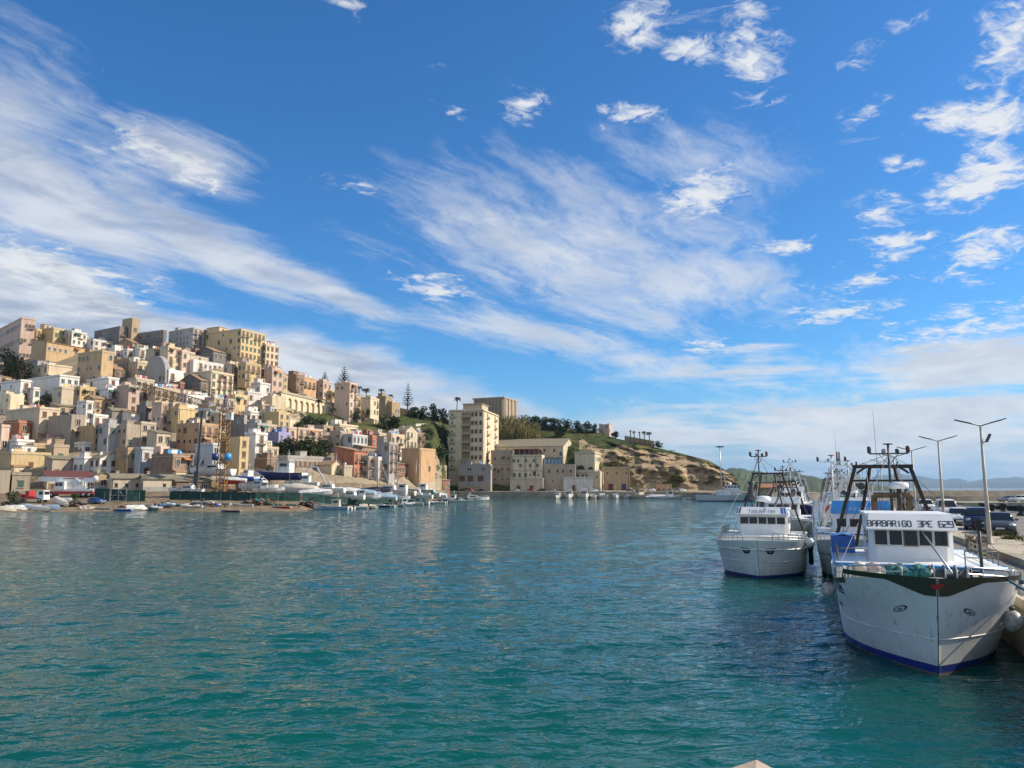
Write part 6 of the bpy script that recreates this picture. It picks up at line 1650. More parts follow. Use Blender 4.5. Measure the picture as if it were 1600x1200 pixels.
def text_width(txt, h, asp=.62, sizes=None):
    return sum((h * (sizes[i] if sizes else 1)) * asp * (.75 if c == ' ' else 1.38) for i, c in enumerate(txt))
def hull_paint(name, top, boot, low, zb=.26):
    if name in MATS: return MATS[name]
    m = bpy.data.materials.new(name); m.use_nodes = True; nt = m.node_tree; G.nt = nt
    b = nt.nodes['Principled BSDF']; b.inputs['Roughness'].default_value = .33
    tc = nt.nodes.new('ShaderNodeTexCoord'); se = nt.nodes.new('ShaderNodeSeparateXYZ'); nt.links.new(tc.outputs['Object'], se.inputs[0]); z = G(se.outputs[2])
    mp = nt.nodes.new('ShaderNodeMapping'); nt.links.new(tc.outputs['Object'], mp.inputs[0]); mp.inputs['Scale'].default_value = (1.6, 1.6, .3)
    st = nz(mp.outputs[0], 1.6, 6, .65); n = nz(tc.outputs['Object'], .8, 5, .6); n3 = nz(tc.outputs['Object'], 7, 4, .6)
    c = mixc(st.sm(.5, .75) * .35, top, tuple(x * y for x, y in zip(top, (.74, .68, .58))))
    c = mixc(n.sm(.45, .7) * .18, c, tuple(x * .8 for x in top))
    m3 = nt.nodes.new('ShaderNodeMapping'); nt.links.new(tc.outputs['Object'], m3.inputs[0]); m3.inputs['Scale'].default_value = (3.2, 3.2, .22)
    ru = nz(m3.outputs[0], 1.9, 5, .7); c = mixc(ru.sm(.58, .70) * .6, c, (.27, .15, .07))
    sc = nz(tc.outputs['Object'], 2.6, 6, .7, .8); c = mixc(sc.sm(.62, .68) * .3, c, (.38, .38, .36))
    zz = z + n3 * .03
    grime = (.75 - z).sm(0, .5) * st.sm(.35, .6) * .35
    c = mixc(grime, c, (.30, .29, .22))
    c = mixc((zb + .03 - z).sm(0, .012), c, (.62, .62, .6)); c = mixc((zb - z).sm(0, .012), c, boot); c = mixc((.07 - zz).sm(0, .03), c, low)
    nt.links.new(c, b.inputs['Base Color'])
    bp = nt.nodes.new('ShaderNodeBump'); bp.inputs['Strength'].default_value = .15; bp.inputs['Distance'].default_value = .1; nt.links.new(n.s, bp.inputs['Height']); nt.links.new(bp.outputs[0], b.inputs['Normal'])
    MATS[name] = m; return m
TXT = mat('black_lettering', (.015, .016, .03), .5)
DECK = mat('painted_deck', (.20, .24, .22), .7, var=.4, scale=1.2)
BAND = mat('dark_bulwark_paint', (.035, .04, .025), .5, var=.5, scale=.8, col2=(.06, .06, .035))
TEAK = mat('worn_rail_paint', (.16, .15, .11), .6)
HEAD = atan2(-MD.y, -MD.x)
class Hull:
    def __init__(s, L, B, sb, sm, rake=1.0, bw=.9, ufd=.22, ufw=.42, pd=2.9, pw=2.0, st=1.9, kw=0.):
        s.kw = kw
        s.L, s.B, s.sb, s.sm, s.rake = L, B, sb, sm, rake; s.bw, s.ufd, s.ufw, s.pd, s.pw, s.st = bw, ufd, ufw, pd, pw, st
    def sheer(s, u): return s.sm + (s.sb - s.sm) * max(0, 1 - u / .5) ** 1.8 + (s.st - s.sm) * max(0, (u - .7) / .3) ** 2
    def half(s, u, v):
        vv = max(0, min(1.15, v)); uf = s.ufw + (s.ufd - s.ufw) * vv; p = s.pw + (s.pd - s.pw) * vv
        B = s.B / 2 * (s.bw + (1 - s.bw) * vv ** 1.3)
        g = 1 - (1 - min(1, u / uf)) ** p
        if u > .6: g *= 1 - .14 * ((u - .6) / .4) ** 2
        if v < 0: g *= 1 + v * 1.2
        return max(B * g + s.kw * max(0, min(1, (v - .70) / .05)) * min(1, u * 14), .012)
    def x(s, u, v): a0 = s.rake * (1 - min(v, 1.1)) ** 1.0; return -(a0 + u * (s.L - a0))
    def pt(s, u, v, side, off=0.): return Vector((s.x(u, v) + (off if u < .02 else 0), side * (s.half(u, v) + off), v * s.sheer(u)))
    def fr(s, y, z, side, off=0.):
        """bow surface point seen from ahead: offset y from the stem and height z"""
        lo, hi = 0., .5; v = z / s.sb
        for _ in range(22):
            m = (lo + hi) / 2; v = z / s.sheer(m)
            if s.half(m, v) < y: lo = m
            else: hi = m
        return s.pt(lo, v, side, off)
    def at_(s, a, z, side, off=0.):
        """surface point from distance aft of the bow tip and height"""
        u = .05
        for _ in range(5):
            v = z / s.sheer(u); a0 = s.rake * (1 - min(v, 1.1)); u = max(0.0, (a - a0) / (s.L - a0))
        v = z / s.sheer(u); e = .01; n_ = 1.0
        return s.pt(u, v, side, off)
def rail(h, p, a0, a1, side, z0, hgt, m=CHROME, posts=4, name='rail', inset=.06, mids=1):
    mb = MB(); n = 8
    P = lambda t, z: h.at_(a0 + (a1 - a0) * t, h.sheer(max(0, (a0 + (a1 - a0) * t) / h.L)) * .999, side, -inset) + Vector((0, 0, z + (z0 if z0 else 0)))
    top = [P(0, 0), P(0, hgt * .8), P(.04, hgt)] + [P(i / n, hgt) for i in range(1, n)] + [P(.96, hgt), P(1, hgt * .8), P(1, 0)]
    mb.tube(top, .026, m, 6)
    for k in range(mids): mb.tube([P(i / n, hgt * (k + 1) / (mids + 1)) for i in range(n + 1)], .018, m, 5)
    for i in range(1, posts): mb.bar(P(i / posts, 0), P(i / posts, hgt), .02, m, 5)
    mb.build(name, p)
def trawler(label, tip, h, hp, o_):
    """o_: dict of options. Local +X is forward from the bow tip, +Y to port (picture right)."""
    root = thing('trawler', label, 'trawler', (tip.x, tip.y, 0), HEAD, o_.get('group'))
    detail = o_.get('detail', 2)
    NU, NV = (40, 12) if detail > 1 else (24, 7)
    us = [(i / NU) ** 1.7 for i in range(NU + 1)]; vs_ = [-.35, -.15] + [i / NV for i in range(NV + 1)]
    mb = MB()
    for s in (-1, 1):
        mb.loft([[h.pt(u, v, s) for v in vs_] for u in us], hp)
    mb.add([h.pt(1, v, -1) for v in vs_] + [h.pt(1, v, 1) for v in reversed(vs_)], [tuple(range(2 * len(vs_)))], hp)
    # bulwark inside and cap rail
    for s in (-1, 1):
        mb.loft([[h.pt(u, 1, s), h.pt(u, 1, s, -.09) + Vector((-.05 if u < .02 else 0, 0, 0)), h.pt(u, max(.05, 1 - .83 / h.sheer(u)), s, -.05) - Vector((.06 if u < .02 else 0, 0, 0))] for u in us], o_.get('capm', WHITE_W), smooth=False)
    mb.build('hull', root)
    d = MB(); zd = lambda u: h.sheer(u) - .8
    vd = lambda u: min(.69, zd(u) / h.sheer(u))
    d.loft([[h.pt(u, vd(u), -1, -.03), Vector((h.x(u, vd(u)), 0, zd(u))), h.pt(u, vd(u), 1, -.03)] for u in us], DECK)
    for i, v in enumerate(d.v): v.z = zd(us[i // 3])
    d.build('deck', root)
    if o_.get('band'):
        b = MB(); bm, zlow, zv, av = o_['band']
        for s in (-1, 1):
            rings = []
            for i in range(26):
                y = max(.015, 2.2 * i / 25); zt = h.sb * .999; zl = zt - zlow - zv * max(0, min(1, 1 - (y - .28) / av))
                rings.append([h.fr(y, zl + (zt - zl) * k / 3, s, .018) for k in range(4)])
            aL = -rings[-1][3].x
            for i in range(1, 16):
                a = aL + (7.5 - aL) * i / 15; zt = h.sheer(a / h.L); rings.append([h.at_(a, zt - zlow * (1 - k / 3), s, .018) for k in range(4)])
            b.loft(rings, bm)
        b.build('bulwark_band', root)
    if o_.get('kn'):   # knuckle and rubbing lines
        b = MB()
        for z, m_, r in o_['kn']:
            for s in (-1, 1): b.tube([h.at_(h.rake * (1 - z / h.sheer(0)) + .02 + 10 * (i / 24) ** 1.5, z, s, .0) for i in range(25)], r, m_, 5)
        b.build('rubbing_strake', root)
    # ---- raised deckhouse the full width of the hull
    a0, a1, zt = o_['house']; ins = .05
    n = 14; left = [(-(a0 + (a1 - a0) * i / n), h.half((a0 + (a1 - a0) * i / n) / h.L, 1.0) - ins) for i in range(n + 1)]
    poly = left + [(x, -y) for x, y in reversed(left)]
    m = MB(); m.prism(poly, h.sheer(a0 / h.L) - .16, zt, WHITE); dh = m.build('deckhouse', root)
    trim = o_.get('trim', SKYB)
    t = MB()
    ring = [Vector((x, y, zt - .03)) for x, y in poly] + [Vector((poly[0][0], poly[0][1], zt - .03))]
    t.tube(ring, .055, trim, 6); t.build('trim', dh)
    if o_.get('door'):
        g = MB(); y, w, z0, z1 = o_['door']; g.box((-(a0) + .012, y, (z0 + z1) / 2), (.03, w, z1 - z0), TXT); g.build('doorway', dh)
        g = MB()
        for yy in (y - w / 2 - .04, y + w / 2 + .04): g.box((-a0 + .03, yy, (z0 + z1) / 2), (.06, .07, z1 - z0), WHITE_W)
        g.build('door_frame', dh)
    # ---- wheelhouse
    w0, w1, W, zr, lift = o_['wheel']; W2 = W / 2; zb = zt
    m = MB(); m.prism([(-w0 - .18, W2), (-w0, W2 - .22), (-w0, -W2 + .22), (-w0 - .18, -W2), (-w1, -W2), (-w1, W2)], zb - .1, zr, WHITE)
    wh = m.build('wheelhouse', root)
    m = MB(); m.box((-(w0 + w1) / 2 - .15, 0, zr + .06), (w1 - w0 - .0, W + .12, .12), WHITE); m.build('roof', wh)
    nw, wz0, wz1, ww = o_['win']; hb = W - .3
    for i in range(nw):
        y = -hb / 2 + hb * (i + .5) / nw; x = -w0 + .012 - (.10 if abs(y) > W2 - .3 else 0)
        f = MB(); f.box((x - .01, y, (wz0 + wz1) / 2), (.05, ww + .09, wz1 - wz0 + .09), WHITE_W if i != o_.get('brownwin', -1) else WOOD)
        f.build('window_frame', wh)
        g = MB(); g.box((x + .012, y, (wz0 + wz1) / 2), (.03, ww, wz1 - wz0), BGLASS); g.build('window', wh)
    for s in (-1, 1):
        for k in range(3):
            g = MB(); g.box((-(w0 + .7 + k * .85), s * (W2 + .004), (wz0 + wz1) / 2), (.55, .03, wz1 - wz0), BGLASS); g.build('window', wh)
    # visor board
    vm, vt, vz0, vz1, va0, va1 = o_['visor']; A = W2 + .08; Bt = W2 - .05
    p = [Vector((-va0, A, vz0)), Vector((-va0, -A, vz0)), Vector((-va1, -Bt, vz1)), Vector((-va1, Bt, vz1))]
    m = MB(); q = [x + Vector((-.05, 0, -.04)) for x in p]
    m.add(p + q, [(0, 3, 2, 1), (4, 5, 6, 7), (0, 1, 5, 4), (1, 2, 6, 5), (2, 3, 7, 6), (3, 0, 4, 7)], vm)
    for s in (-1, 1): m.add([(-va0, s * A, vz0), (-va1, s * Bt, vz1), (-va1 - .9, s * Bt, vz1), (-va1 - .7, s * A, vz0)], [(0, 1, 2, 3)], vm)
    m.build('visor_board', wh)
    mid = (p[0] + p[1]) / 2; ex = Vector((0, 1, 0)); ey = ((p[3] + p[2]) / 2 - mid); hl = ey.length; ey = ey / hl; nn = ex.cross(ey).normalized()
    if nn.x < 0: nn = -nn
    PV = lambda x, y: mid + ex * x + ey * y + nn * .008
    for spec in vt:
        txt, th, yo, tm = spec[:4]; kw = spec[4] if len(spec) > 4 else {}; xo = kw.pop('x', None)
        wd = text_width(txt, th, kw.get('asp', .62), kw.get('sizes'))
        t = MB(); letters(t, txt, PV, (-wd / 2 if xo is None else xo), yo, th, tm, **kw); t.build('lettering', wh)
    for (x0, x1, tm) in o_.get('vbars', []):
        t = MB(); t.add([PV(x0, .03), PV(x1, .03), PV(x1 * .95, hl - .03), PV(x0 * .95, hl - .03)], [(0, 1, 2, 3)], tm); t.build('stripe', wh)
    # ---- rails
    for sp in o_.get('rails', []): rail(h, root, *sp)
    # upper deck rails
    if o_.get('uprail'):
        for s, aa0, aa1 in o_['uprail']:
            mb = MB(); pts = [Vector((-(aa0 + (aa1 - aa0) * i / 6), s * (h.half((aa0 + (aa1 - aa0) * i / 6) / h.L, 1) - .15), zt)) for i in range(7)]
            pts = [Vector((-aa0, s * (W2 + .12), zt))] + pts
            mb.tube([q + Vector((0, 0, .42)) for q in pts], .024, TEAK, 6); mb.tube([q + Vector((0, 0, .22)) for q in pts], .016, TEAK, 5)
            for q in pts: mb.bar(q, q + Vector((0, 0, .42)), .02, TEAK, 5)
            mb.build('upper_rail', root)
    # ---- gantry at the stern
    if o_.get('gantry'):
        g = o_['gantry']; ga = g['a']; m_ = g.get('m', RUST); mb = MB(); r = g.get('r', .2)
        for s in (-1, 1): mb.beam((-ga, s * g['w0'], g['z0']), (-ga, s * g['w1'], g['z1']), r, r, m_)
        if g.get('second', True):
            for s in (-1, 1): mb.beam((-ga - 1.6, s * g['w0'] * .55, g['z0']), (-ga - .1, s * g['w1'] * .45, g['z1'] - .05), r * .7, r * .7, m_)
        mb.beam((-ga, -g['w1'] - .12, g['z1']), (-ga, g['w1'] + .12, g['z1']), r * 1.1, r * 1.1, m_)
        zz = g['z0'] + (g['z1'] - g['z0']) * .84; wz = g['w0'] + (g['w1'] - g['w0']) * .84
        mb.beam((-ga, -wz, zz), (-ga, wz, zz), r * .6, r * .6, m_)
        for s in (-1, 1): mb.beam((-ga, s * g['w1'] * .95, g['z1'] - .3), (-ga, s * (g['w1'] - .42), g['z1'] - .04), r * .6, r * .6, m_)
        mb.build('gantry', root)
        for s in (-1, 1): c = MB(); c.lathe([(.04, -.05), (.16, -.04), (.16, .04), (.04, .05)], DGREY, 10, Matrix.Translation((-ga, s * (wz * .7), zz - .25)) @ Matrix.Rotation(pi / 2, 4, 'Y')); c.build('pulley_block', root)
    if o_.get('gallows'):
        ga, w, z0, z1 = o_['gallows']; mb = MB(); bm = mat('brown_oxide_paint', (.13, .085, .05), .8, scale=4, var=.5)
        for s in (-1, 1): mb.beam((-ga, s * w, z0), (-ga, s * w * .95, z1), .26, .22, bm)
        mb.beam((-ga, -w, z1), (-ga, w, z1), .3, .22, bm); mb.beam((-ga, -w * 1.5, z0 + .5), (-ga, w * 1.5, z0 + .5), .14, .14, bm)
        mb.beam((-ga + .2, w * .1, z1 - .25), (-ga + .2, w * 1.5, z0 + .3), .1, .1, mat('bare_aluminium', (.45, .36, .26), .5))
        mb.build('net_gallows', root)
        c = MB(); c.lathe([(.5, -w * .8), (.5, -w * .76), (.22, -w * .75), (.22, w * .75), (.5, w * .76), (.5, w * .8)], RUST, 14, Matrix.Translation((-ga - .1, 0, z0 + .6)) @ Matrix.Rotation(pi / 2, 4, 'X')); c.build('net_drum', root)
    if o_.get('radome'):
        a, y, z, r = o_['radome']; c = MB(); c.lathe([(r * .5, -.28 * r), (r, -.25 * r), (r * 1.02, .1 * r), (r * .9, .36 * r), (r * .3, .46 * r)], WHITE, 18, Matrix.Translation((-a, y, z))); c.bar((-a, y, zr), (-a, y, z), .09, RUST, 8); c.build('radome', root)
    if o_.get('mast'):
        a, y, z0, z1, hw = o_['mast']; c = MB(); c.bar((-a, y, z0), (-a, y, z1), .065, o_.get('mastm', DGREY), 8, .045); zc = z1 - .38
        c.beam((-a, y - hw, zc), (-a, y + hw, zc), .06, .06, o_.get('mastm', DGREY)); c.lathe([(.02, 0), (.2, .01), (.22, .05), (.02, .07)], DGREY, 10, Matrix.Translation((-a, y, z1)))
        for s in (-1, 1): c.bar((-a, y + s * hw * .5, zc - .02), (-a, y, zc - .5), .016, o_.get('mastm', DGREY), 4)
        mo = c.build('mast', root)
        for k, (dy, mm) in enumerate(((-hw, DGREY), (hw, mat('dull_red_lamp', (.10, .02, .02), .4)), (-hw * .25, STEEL), (hw * .45, DGREY))):
            hh = .28 if k < 2 else .16; l = MB(); l.lathe([(.05, 0), (.085, .02), (.075, hh * .45), (.085, hh * .5), (.085, hh), (.03, hh + .03)], mm, 10, Matrix.Translation((-a, y + dy, zc + .02))); l.build('lamp', mo)
    if o_.get('gantry') and o_.get('mast'):
        g = o_['gantry']; a, y, z0, z1, hw = o_['mast']; c = MB(); mt = Vector((-a, y, z1 - .4))
        for s in (-1, 1):
            for q in (Vector((-g['a'], s * g['w1'], g['z1'])), Vector((-a - 1, s * h.B * .45, h.sm + .3)), Vector((-2.2, s * h.half(2.2 / h.L, 1), h.sb + .1))): c.bar(mt, q, .011, DGREY, 4)
            c.bar(Vector((-g['a'], s * g['w1'], g['z1'])), Vector((-h.L + .2, s * h.B * .4, h.st + .4)), .014, DGREY, 4); c.bar(Vector((-g['a'], s * g['w1'] * .6, g['z1'])), Vector((-a + 1.5, s * .7, zt + .6)), .011, DGREY, 4)
        c.build('rigging', root)
        c = MB(); c.beam((-a - .2, .3, zr - .3), (-g['a'] - .3, 1.0, g['z1'] - .9), .09, .09, o_.get('mastm', DGREY)); c.build('derrick', root)
    for a, y, z0, z1 in o_.get('whips', []): c = MB(); c.bar((-a, y, z0), (-a, y - .06, z1), .014, DGREY, 4, .006); c.build('whip_aerial', root)
    return root
EYEW = mat('white_emblem', (.62, .62, .60), .5)
def surf_patch(mb, h, side, a0, a1, z0, z1, m, off=.012, n=6, skew=0):
    rings = [[h.at_(a0 + (a1 - a0) * i / n + skew * k, z0 + (z1 - z0) * k / 2, side, off) for k in range(3)] for i in range(n + 1)]
    mb.loft(rings, m)
# ---------- the nearest trawler
hA = Hull(16.6, 4.72, 2.66, 1.95, rake=1.05, st=2.0, kw=.06, ufw=.35, pw=2.15, bw=.93)
tipA = gz(1467, 1055, 0) - MD * 1.05
tA = trawler('large white trawler with dark bulwark band and BARBARIGO 3PE 629 over the bridge windows', tipA, hA, hull_paint('white_hull', (.70, .71, .70), (.02, .035, .22), (.16, .12, .10)), dict(
    band=(BAND, .15, .34, .9), kn=[(.98, WHITE_W, .018)], house=(4.0, 11.5, 2.62), trim=SKYB, door=(1.32, .62, 1.75, 2.5),
    wheel=(5.7, 9.2, 2.52, 4.02, 0), win=(5, 3.12, 3.58, .37), brownwin=2,
    visor=(WHITE, [('BARBARIGO  3PE  629', .26, .11, TXT, dict(sw=.125, asp=.415))], 3.66, 4.14, 5.28, 5.80),
    rails=[(.5, 1.9, -1, 0, .34), (2.1, 4.0, -1, 0, .34), (.5, 1.7, 1, 0, .34), (1.85, 2.9, 1, 0, .36), (3.05, 4.1, 1, 0, .36)],
    uprail=[(-1, 4.7, 9.5), (1, 4.7, 9.5)],
    gantry=dict(a=15.4, w0=2.3, w1=1.12, z0=2.0, z1=5.95, r=.15), gallows=(11.8, .66, 2.62, 4.7), radome=(11.0, .22, 5.06, .37), mast=(14.0, .18, 4.0, 6.85, .76), whips=[(13.9, -.28, 4.0, 8.35), (14.2, .55, 4.5, 6.4), (15.4, -.1, 5.95, 6.3)]))
def bow_marks():
    for s in (-1, 1):
        o = MB(); K2 = lambda x, z, f: hA.fr(.82 + x, 1.70 + z, s, f)
        for sc_, m__, f in ((1, TXT, .016), (.74, EYEW, .024), (.42, mat('emblem_grey', (.16, .19, .2), .5), .032)):
            o.add([K2((cos(t) * .16 * sc_), (sin(t) * .085 + abs(cos(t)) * .0 - cos(t) * .075) * sc_ - (1 - sc_) * .03, f) for t in [2 * pi * i / 18 for i in range(18)]], [tuple(range(18))], m__)
        o.build('bow_emblem', tA)
    L = MB(); P = lambda x, y: hA.at_(3.9 - x, 1.9 + y - .05 * x, -1, .014)
    letters(L, '3PE 629', P, .3, .0, .24, TXT, sw=.18, asp=.46, slant=.15, seg=2)
    letters(L, 'BARBARIGO', lambda x, y: hA.at_(3.9 - x, 2.22 + y, -1, .014), .25, .0, .085, mat('grey_lettering', (.12, .13, .15), .5), sw=.16, asp=.6); L.build('lettering', tA)
    st = MB()
    for k in range(4): surf_patch(st, hA, -1, 4.1 + .08 * k, 6.2, 1.92 - k * .15, 1.99 - k * .15, BLUE if k % 2 == 0 else WHITE, .014)
    surf_patch(st, hA, -1, 3.7, 6.8, 1.32, 1.40, RED, .03); st.build('hull_stripe', tA)
    w = MB(); w.box((-4.9, -(hA.half(4.9 / 16.6, 1) - .04), 2.2), (.16, .03, .32), TXT); w.build('side_window', tA)
    d = MB(); d.add([hA.at_(.02 + k * .0, 2.42 + z, s_, .03) + Vector((.01, s_ * abs(yy), 0)) for (yy, z, s_) in ((.16, .05, -1), (.0, -.08, -1), (.16, .05, 1), (.05, .09, 1))], [(0, 1, 2, 3)], RED); d.build('bow_badge', tA)
bow_marks()
# ---------- white trawler on the left
hB = Hull(15.5, 4.95, 2.15, 1.75, rake=.8, bw=.94, ufd=.20, ufw=.32, pd=3.0, pw=2.3, st=1.8)
tipB = gz(1187, 905, 0) - MD * .8
tB = trawler('white trawler with ISOLA FISH in blue on its white bridge visor', tipB, hB, hull_paint('white_hull_two', (.70, .71, .70), (.02, .03, .2), (.05, .04, .05), .2), dict(
    kn=[(1.62, WHITE_W, .05), (.95, WHITE_W, .02)], house=(3.6, 9.5, 2.16), trim=WHITE_W,
    wheel=(5.2, 8.8, 2.95, 3.62, 0), win=(5, 2.82, 3.22, .46),
    visor=(WHITE, [('ISOLA FISH', .24, .11, mat('blue_grey_lettering', (.07, .16, .27), .5), dict(sw=.12, asp=.55, sizes=[1.1, .85, .85, .85, .85, 1, 1.1, .85, .85, .85]))], 3.42, 3.82, 4.85, 5.25),
    vbars=[(-1.5, -1.42, NAVY), (-1.36, -1.26, NAVY), (1.12, 1.24, BLUE), (1.3, 1.4, BLUE)],
    rails=[(.4, 1.5, -1, 0, .42, STEEL, 6, 'rail', .06, 2), (1.5, 3.6, -1, 0, .42, STEEL, 6, 'rail', .06, 2), (.4, 1.5, 1, 0, .42, STEEL, 6, 'rail', .06, 2), (1.5, 3.6, 1, 0, .42, STEEL, 6, 'rail', .06, 2)],
    uprail=[(-1, 4.2, 8.8), (1, 4.2, 8.8)],
    gantry=dict(a=13.0, w0=2.2, w1=.95, z0=1.9, z1=6.0, r=.11), mast=(9.5, -.35, 3.6, 7.45, .52), radome=(8.0, -.1, 4.25, .5), whips=[(8.6, 1.0, 3.6, 6.2)]))
def marks_b():
    for s in (-1, 1):
        o = MB(); q = lambda x, z, f=.014: hB.fr(.62 + x, 1.55 + z, s, f)
        o.add([q(.30, .17), q(-.26, .12), q(-.14, -.16), q(.12, -.18)], [(0, 1, 2, 3)], mat('dark_maroon', (.035, .015, .02), .5))
        o.tube([q(.06 * cos(t), .06 * sin(t) - .02, .02) for t in [2 * pi * k / 10 for k in range(11)]], .012, EYEW, 4); o.build('bow_emblem', tB)
        L = MB(); 
        if s > 0: letters(L, '3PE 617', lambda x, y: hB.at_(2.6 + x, 1.25 + y, s, .014), 0, 0, .26, mat('grey_lettering', (.12, .13, .15), .5), sw=.16, asp=.5, slant=.1)
        else: letters(L, '3PE', lambda x, y: hB.at_(3.4 - x, 1.28 + y, s, .014), 0, 0, .3, mat('teal_lettering', (.08, .2, .22), .5), sw=.16, asp=.5)
        L.build('lettering', tB)
        st = MB()
        for k in range(3): surf_patch(st, hB, s, 5.2 + k * .35, 5.2 + k * .35 + (.2 if k < 2 else 1.6), .62, 1.15, BLUE, .014)
        st.build('hull_stripe', tB)
    c = MB(); c.lathe([(.05, 0), (.3, .05), (.22, .35), (.1, .9), (.26, 1.2)], DGREY, 10, Matrix.Translation((-7.6, -.75, 4.2))); c.bar((-7.6, -.75, 3.6), (-7.6, -.75, 4.3), .04, DGREY, 5); c.build('horn', tB)
marks_b()
# ---------- blue visored trawler behind the nearest one
hC = Hull(15.5, 5.0, 2.4, 1.9, rake=1.0, st=1.9)
WC = at(1345, 800, 45.0)
tipC = Vector((WC.x, WC.y, 0)) - MD * 5.6
tC = trawler('trawler with a bright blue bridge visor moored behind the BARBARIGO boat', tipC, hC, hull_paint('white_hull_three', (.52, .54, .53), (.03, .10, .12), (.05, .05, .04), .2), dict(
    house=(4.0, 10.5, 2.45), trim=BLUE, kn=[(1.4, NAVY, .03)],
    wheel=(5.8, 9.6, 3.1, 3.95, 0), win=(4, 2.75, 3.2, .5),
    visor=(SKYB, [('N A D I R E', .2, .16, EYEW, dict(sw=.13, asp=.5, slant=.1))], 3.55, 4.25, 5.3, 5.7),
    rails=[(.5, 2.0, -1, 0, .4, STEEL), (2.0, 4.0, -1, 0, .4, STEEL), (.5, 4.0, 1, 0, .4, STEEL)], uprail=[(-1, 4.6, 9.5), (1, 4.6, 9.5)],
    gantry=dict(a=13.8, w0=2.2, w1=.6, z0=1.9, z1=5.5, r=.26, m=WHITE_W, second=False), mast=(12.0, -1.3, 2.4, 7.1, .85), mastm=WHITE_W, whips=[(12, -.95, 3, 8.6)]))
def flag():
    p = tC.matrix_basis @ Vector((-12, -1.0, 7.4)); o = thing('flag', 'small red and green flag hanging limp from the blue visored trawler mast', 'flag', p)
    b = MB()
    for k, m_ in enumerate((RED, mat('flag_white', (.6, .6, .58), .8), GREENP)): b.loft([[(k * .09, .02 * sin(i), -i * .22), (k * .09 + .09, .02 * sin(i + 1), -i * .22 - .05)] for i in range(5)], m_)
    b.build('cloth', o)
flag()
# ---------- things on and beside the boats (each a thing of its own)
def on(t, x, y, z): return t.matrix_basis @ Vector((x, y, z))
for t in (tA, tB, tC): t.matrix_basis = Matrix.Translation(t.location) @ Matrix.Rotation(HEAD, 4, 'Z')
def ball(p, r, label, m, sc=(1, 1, 1.12)):
    o = thing('fender', label, 'fender', p); b = MB(); b.sphere((0, 0, 0), r, m, 18, sc); b.build('buoy', o); c = MB(); c.lathe([(.06, r * sc[2] - .03), (.08, r * sc[2] + .08), (.03, r * sc[2] + .1)], DGREY, 8); c.bar((0, 0, r * sc[2]), (0, 0, r * sc[2] + .3), .015, TEALN, 5); c.build('lanyard', o)
FEND = mat('dirty_fender_vinyl', (.42, .41, .38), .5, var=.5, scale=3)
ball(on(tA, *(hA.at_(4.6, 1.7, -1, .24))), .22, 'round grey fender hanging on the left side of the BARBARIGO trawler', FEND)
ball(on(tA, *(hA.at_(2.6, 1.3, 1, .28))), .27, 'large pale round fender between the BARBARIGO trawler and the quay', FEND)
ball(on(tA, *(hA.at_(3.6, 2.05, 1, .2))), .16, 'small white fender at the rail on the quay side of the BARBARIGO trawler', EYEW)
ball(on(tB, *(hB.at_(2.4, 1.95, 1, .2))), .26, 'white fender hanging over the right bow of the ISOLA FISH trawler', EYEW)
def tyres():
    p = on(tB, *(hB.at_(6.2, 1.1, 1, .25)))
    for k in range(2):
        o = thing('tyre_fender', ('upper' if k else 'lower') + ' black tyre fender squeezed between the ISOLA FISH and the blue visored trawler', 'tyre', p + Vector((0, 0, k * .72 - .3)), HEAD)
        b = MB(); b.lathe([(.18, -.14), (.38, -.12), (.42, 0), (.38, .12), (.18, .14)], BLACK, 18, Matrix.Rotation(pi / 2, 4, 'X')); b.build('tyre', o)
        c = MB(); c.bar((0, 0, .3), (0, -.1, 1.3 - k * .6), .02, DGREY, 5); c.build('rope', o)
tyres()
ROPE = mat('blue_green_rope', (.05, .17, .22), .8)
def rope(p, q, label, sag=.25):
    b = MB(); n = 10; d = q - p
    b.tube([d * (i / n) - Vector((0, 0, sag * 4 * (i / n) * (1 - i / n))) for i in range(n + 1)], .032, ROPE, 6); o = b.build('mooring_rope', None, p); tag(o, label, 'rope')
b1 = mole(-7.5, .5, QZ + .2); b2 = mole(-5.0, .9, QZ + .2)
rope(on(tA, -1.4, hA.half(1.4 / 16.6, 1), 2.55), b1, 'blue mooring rope from the bow rail of the BARBARIGO trawler down across its hull', .15)
rope(on(tA, -2.9, hA.half(2.9 / 16.6, 1), 2.45), b2, 'second blue mooring rope nearer the quay from the BARBARIGO trawler', .15)
def bollard(p, label, group=None, rot=0):
    o = thing('bollard', label, 'bollard', p, rot, group); b = MB(); b.lathe([(.24, 0), (.22, .08), (.15, .14), (.14, .34), (.22, .42), (.22, .5), (.08, .55)], RUST, 12); b.build('casting', o)
bollard(b1 - Vector((0, 0, .2)), 'rusty bollard on the quay edge holding the longer blue rope'); bollard(b2 - Vector((0, 0, .2)), 'rusty bollard on the quay edge holding the second blue rope')
def tarp_box():
    o = thing('deck_box', 'bright blue covered box on the left side deck of the BARBARIGO trawler', 'box', on(tA, -8.8, -2.0, 2.62), HEAD); b = MB(); b.box((0, 0, .31), (1.15, .8, .62), BLUE); b.build('box_body', o); c = MB(); c.loft([[(-.6, -.43, .57), (-.6, 0, .70), (-.6, .43, .57)], [(.6, -.43, .58), (.6, 0, .68), (.6, .43, .57)]], SKYB, smooth=False); c.build('lid_cover', o)
tarp_box()
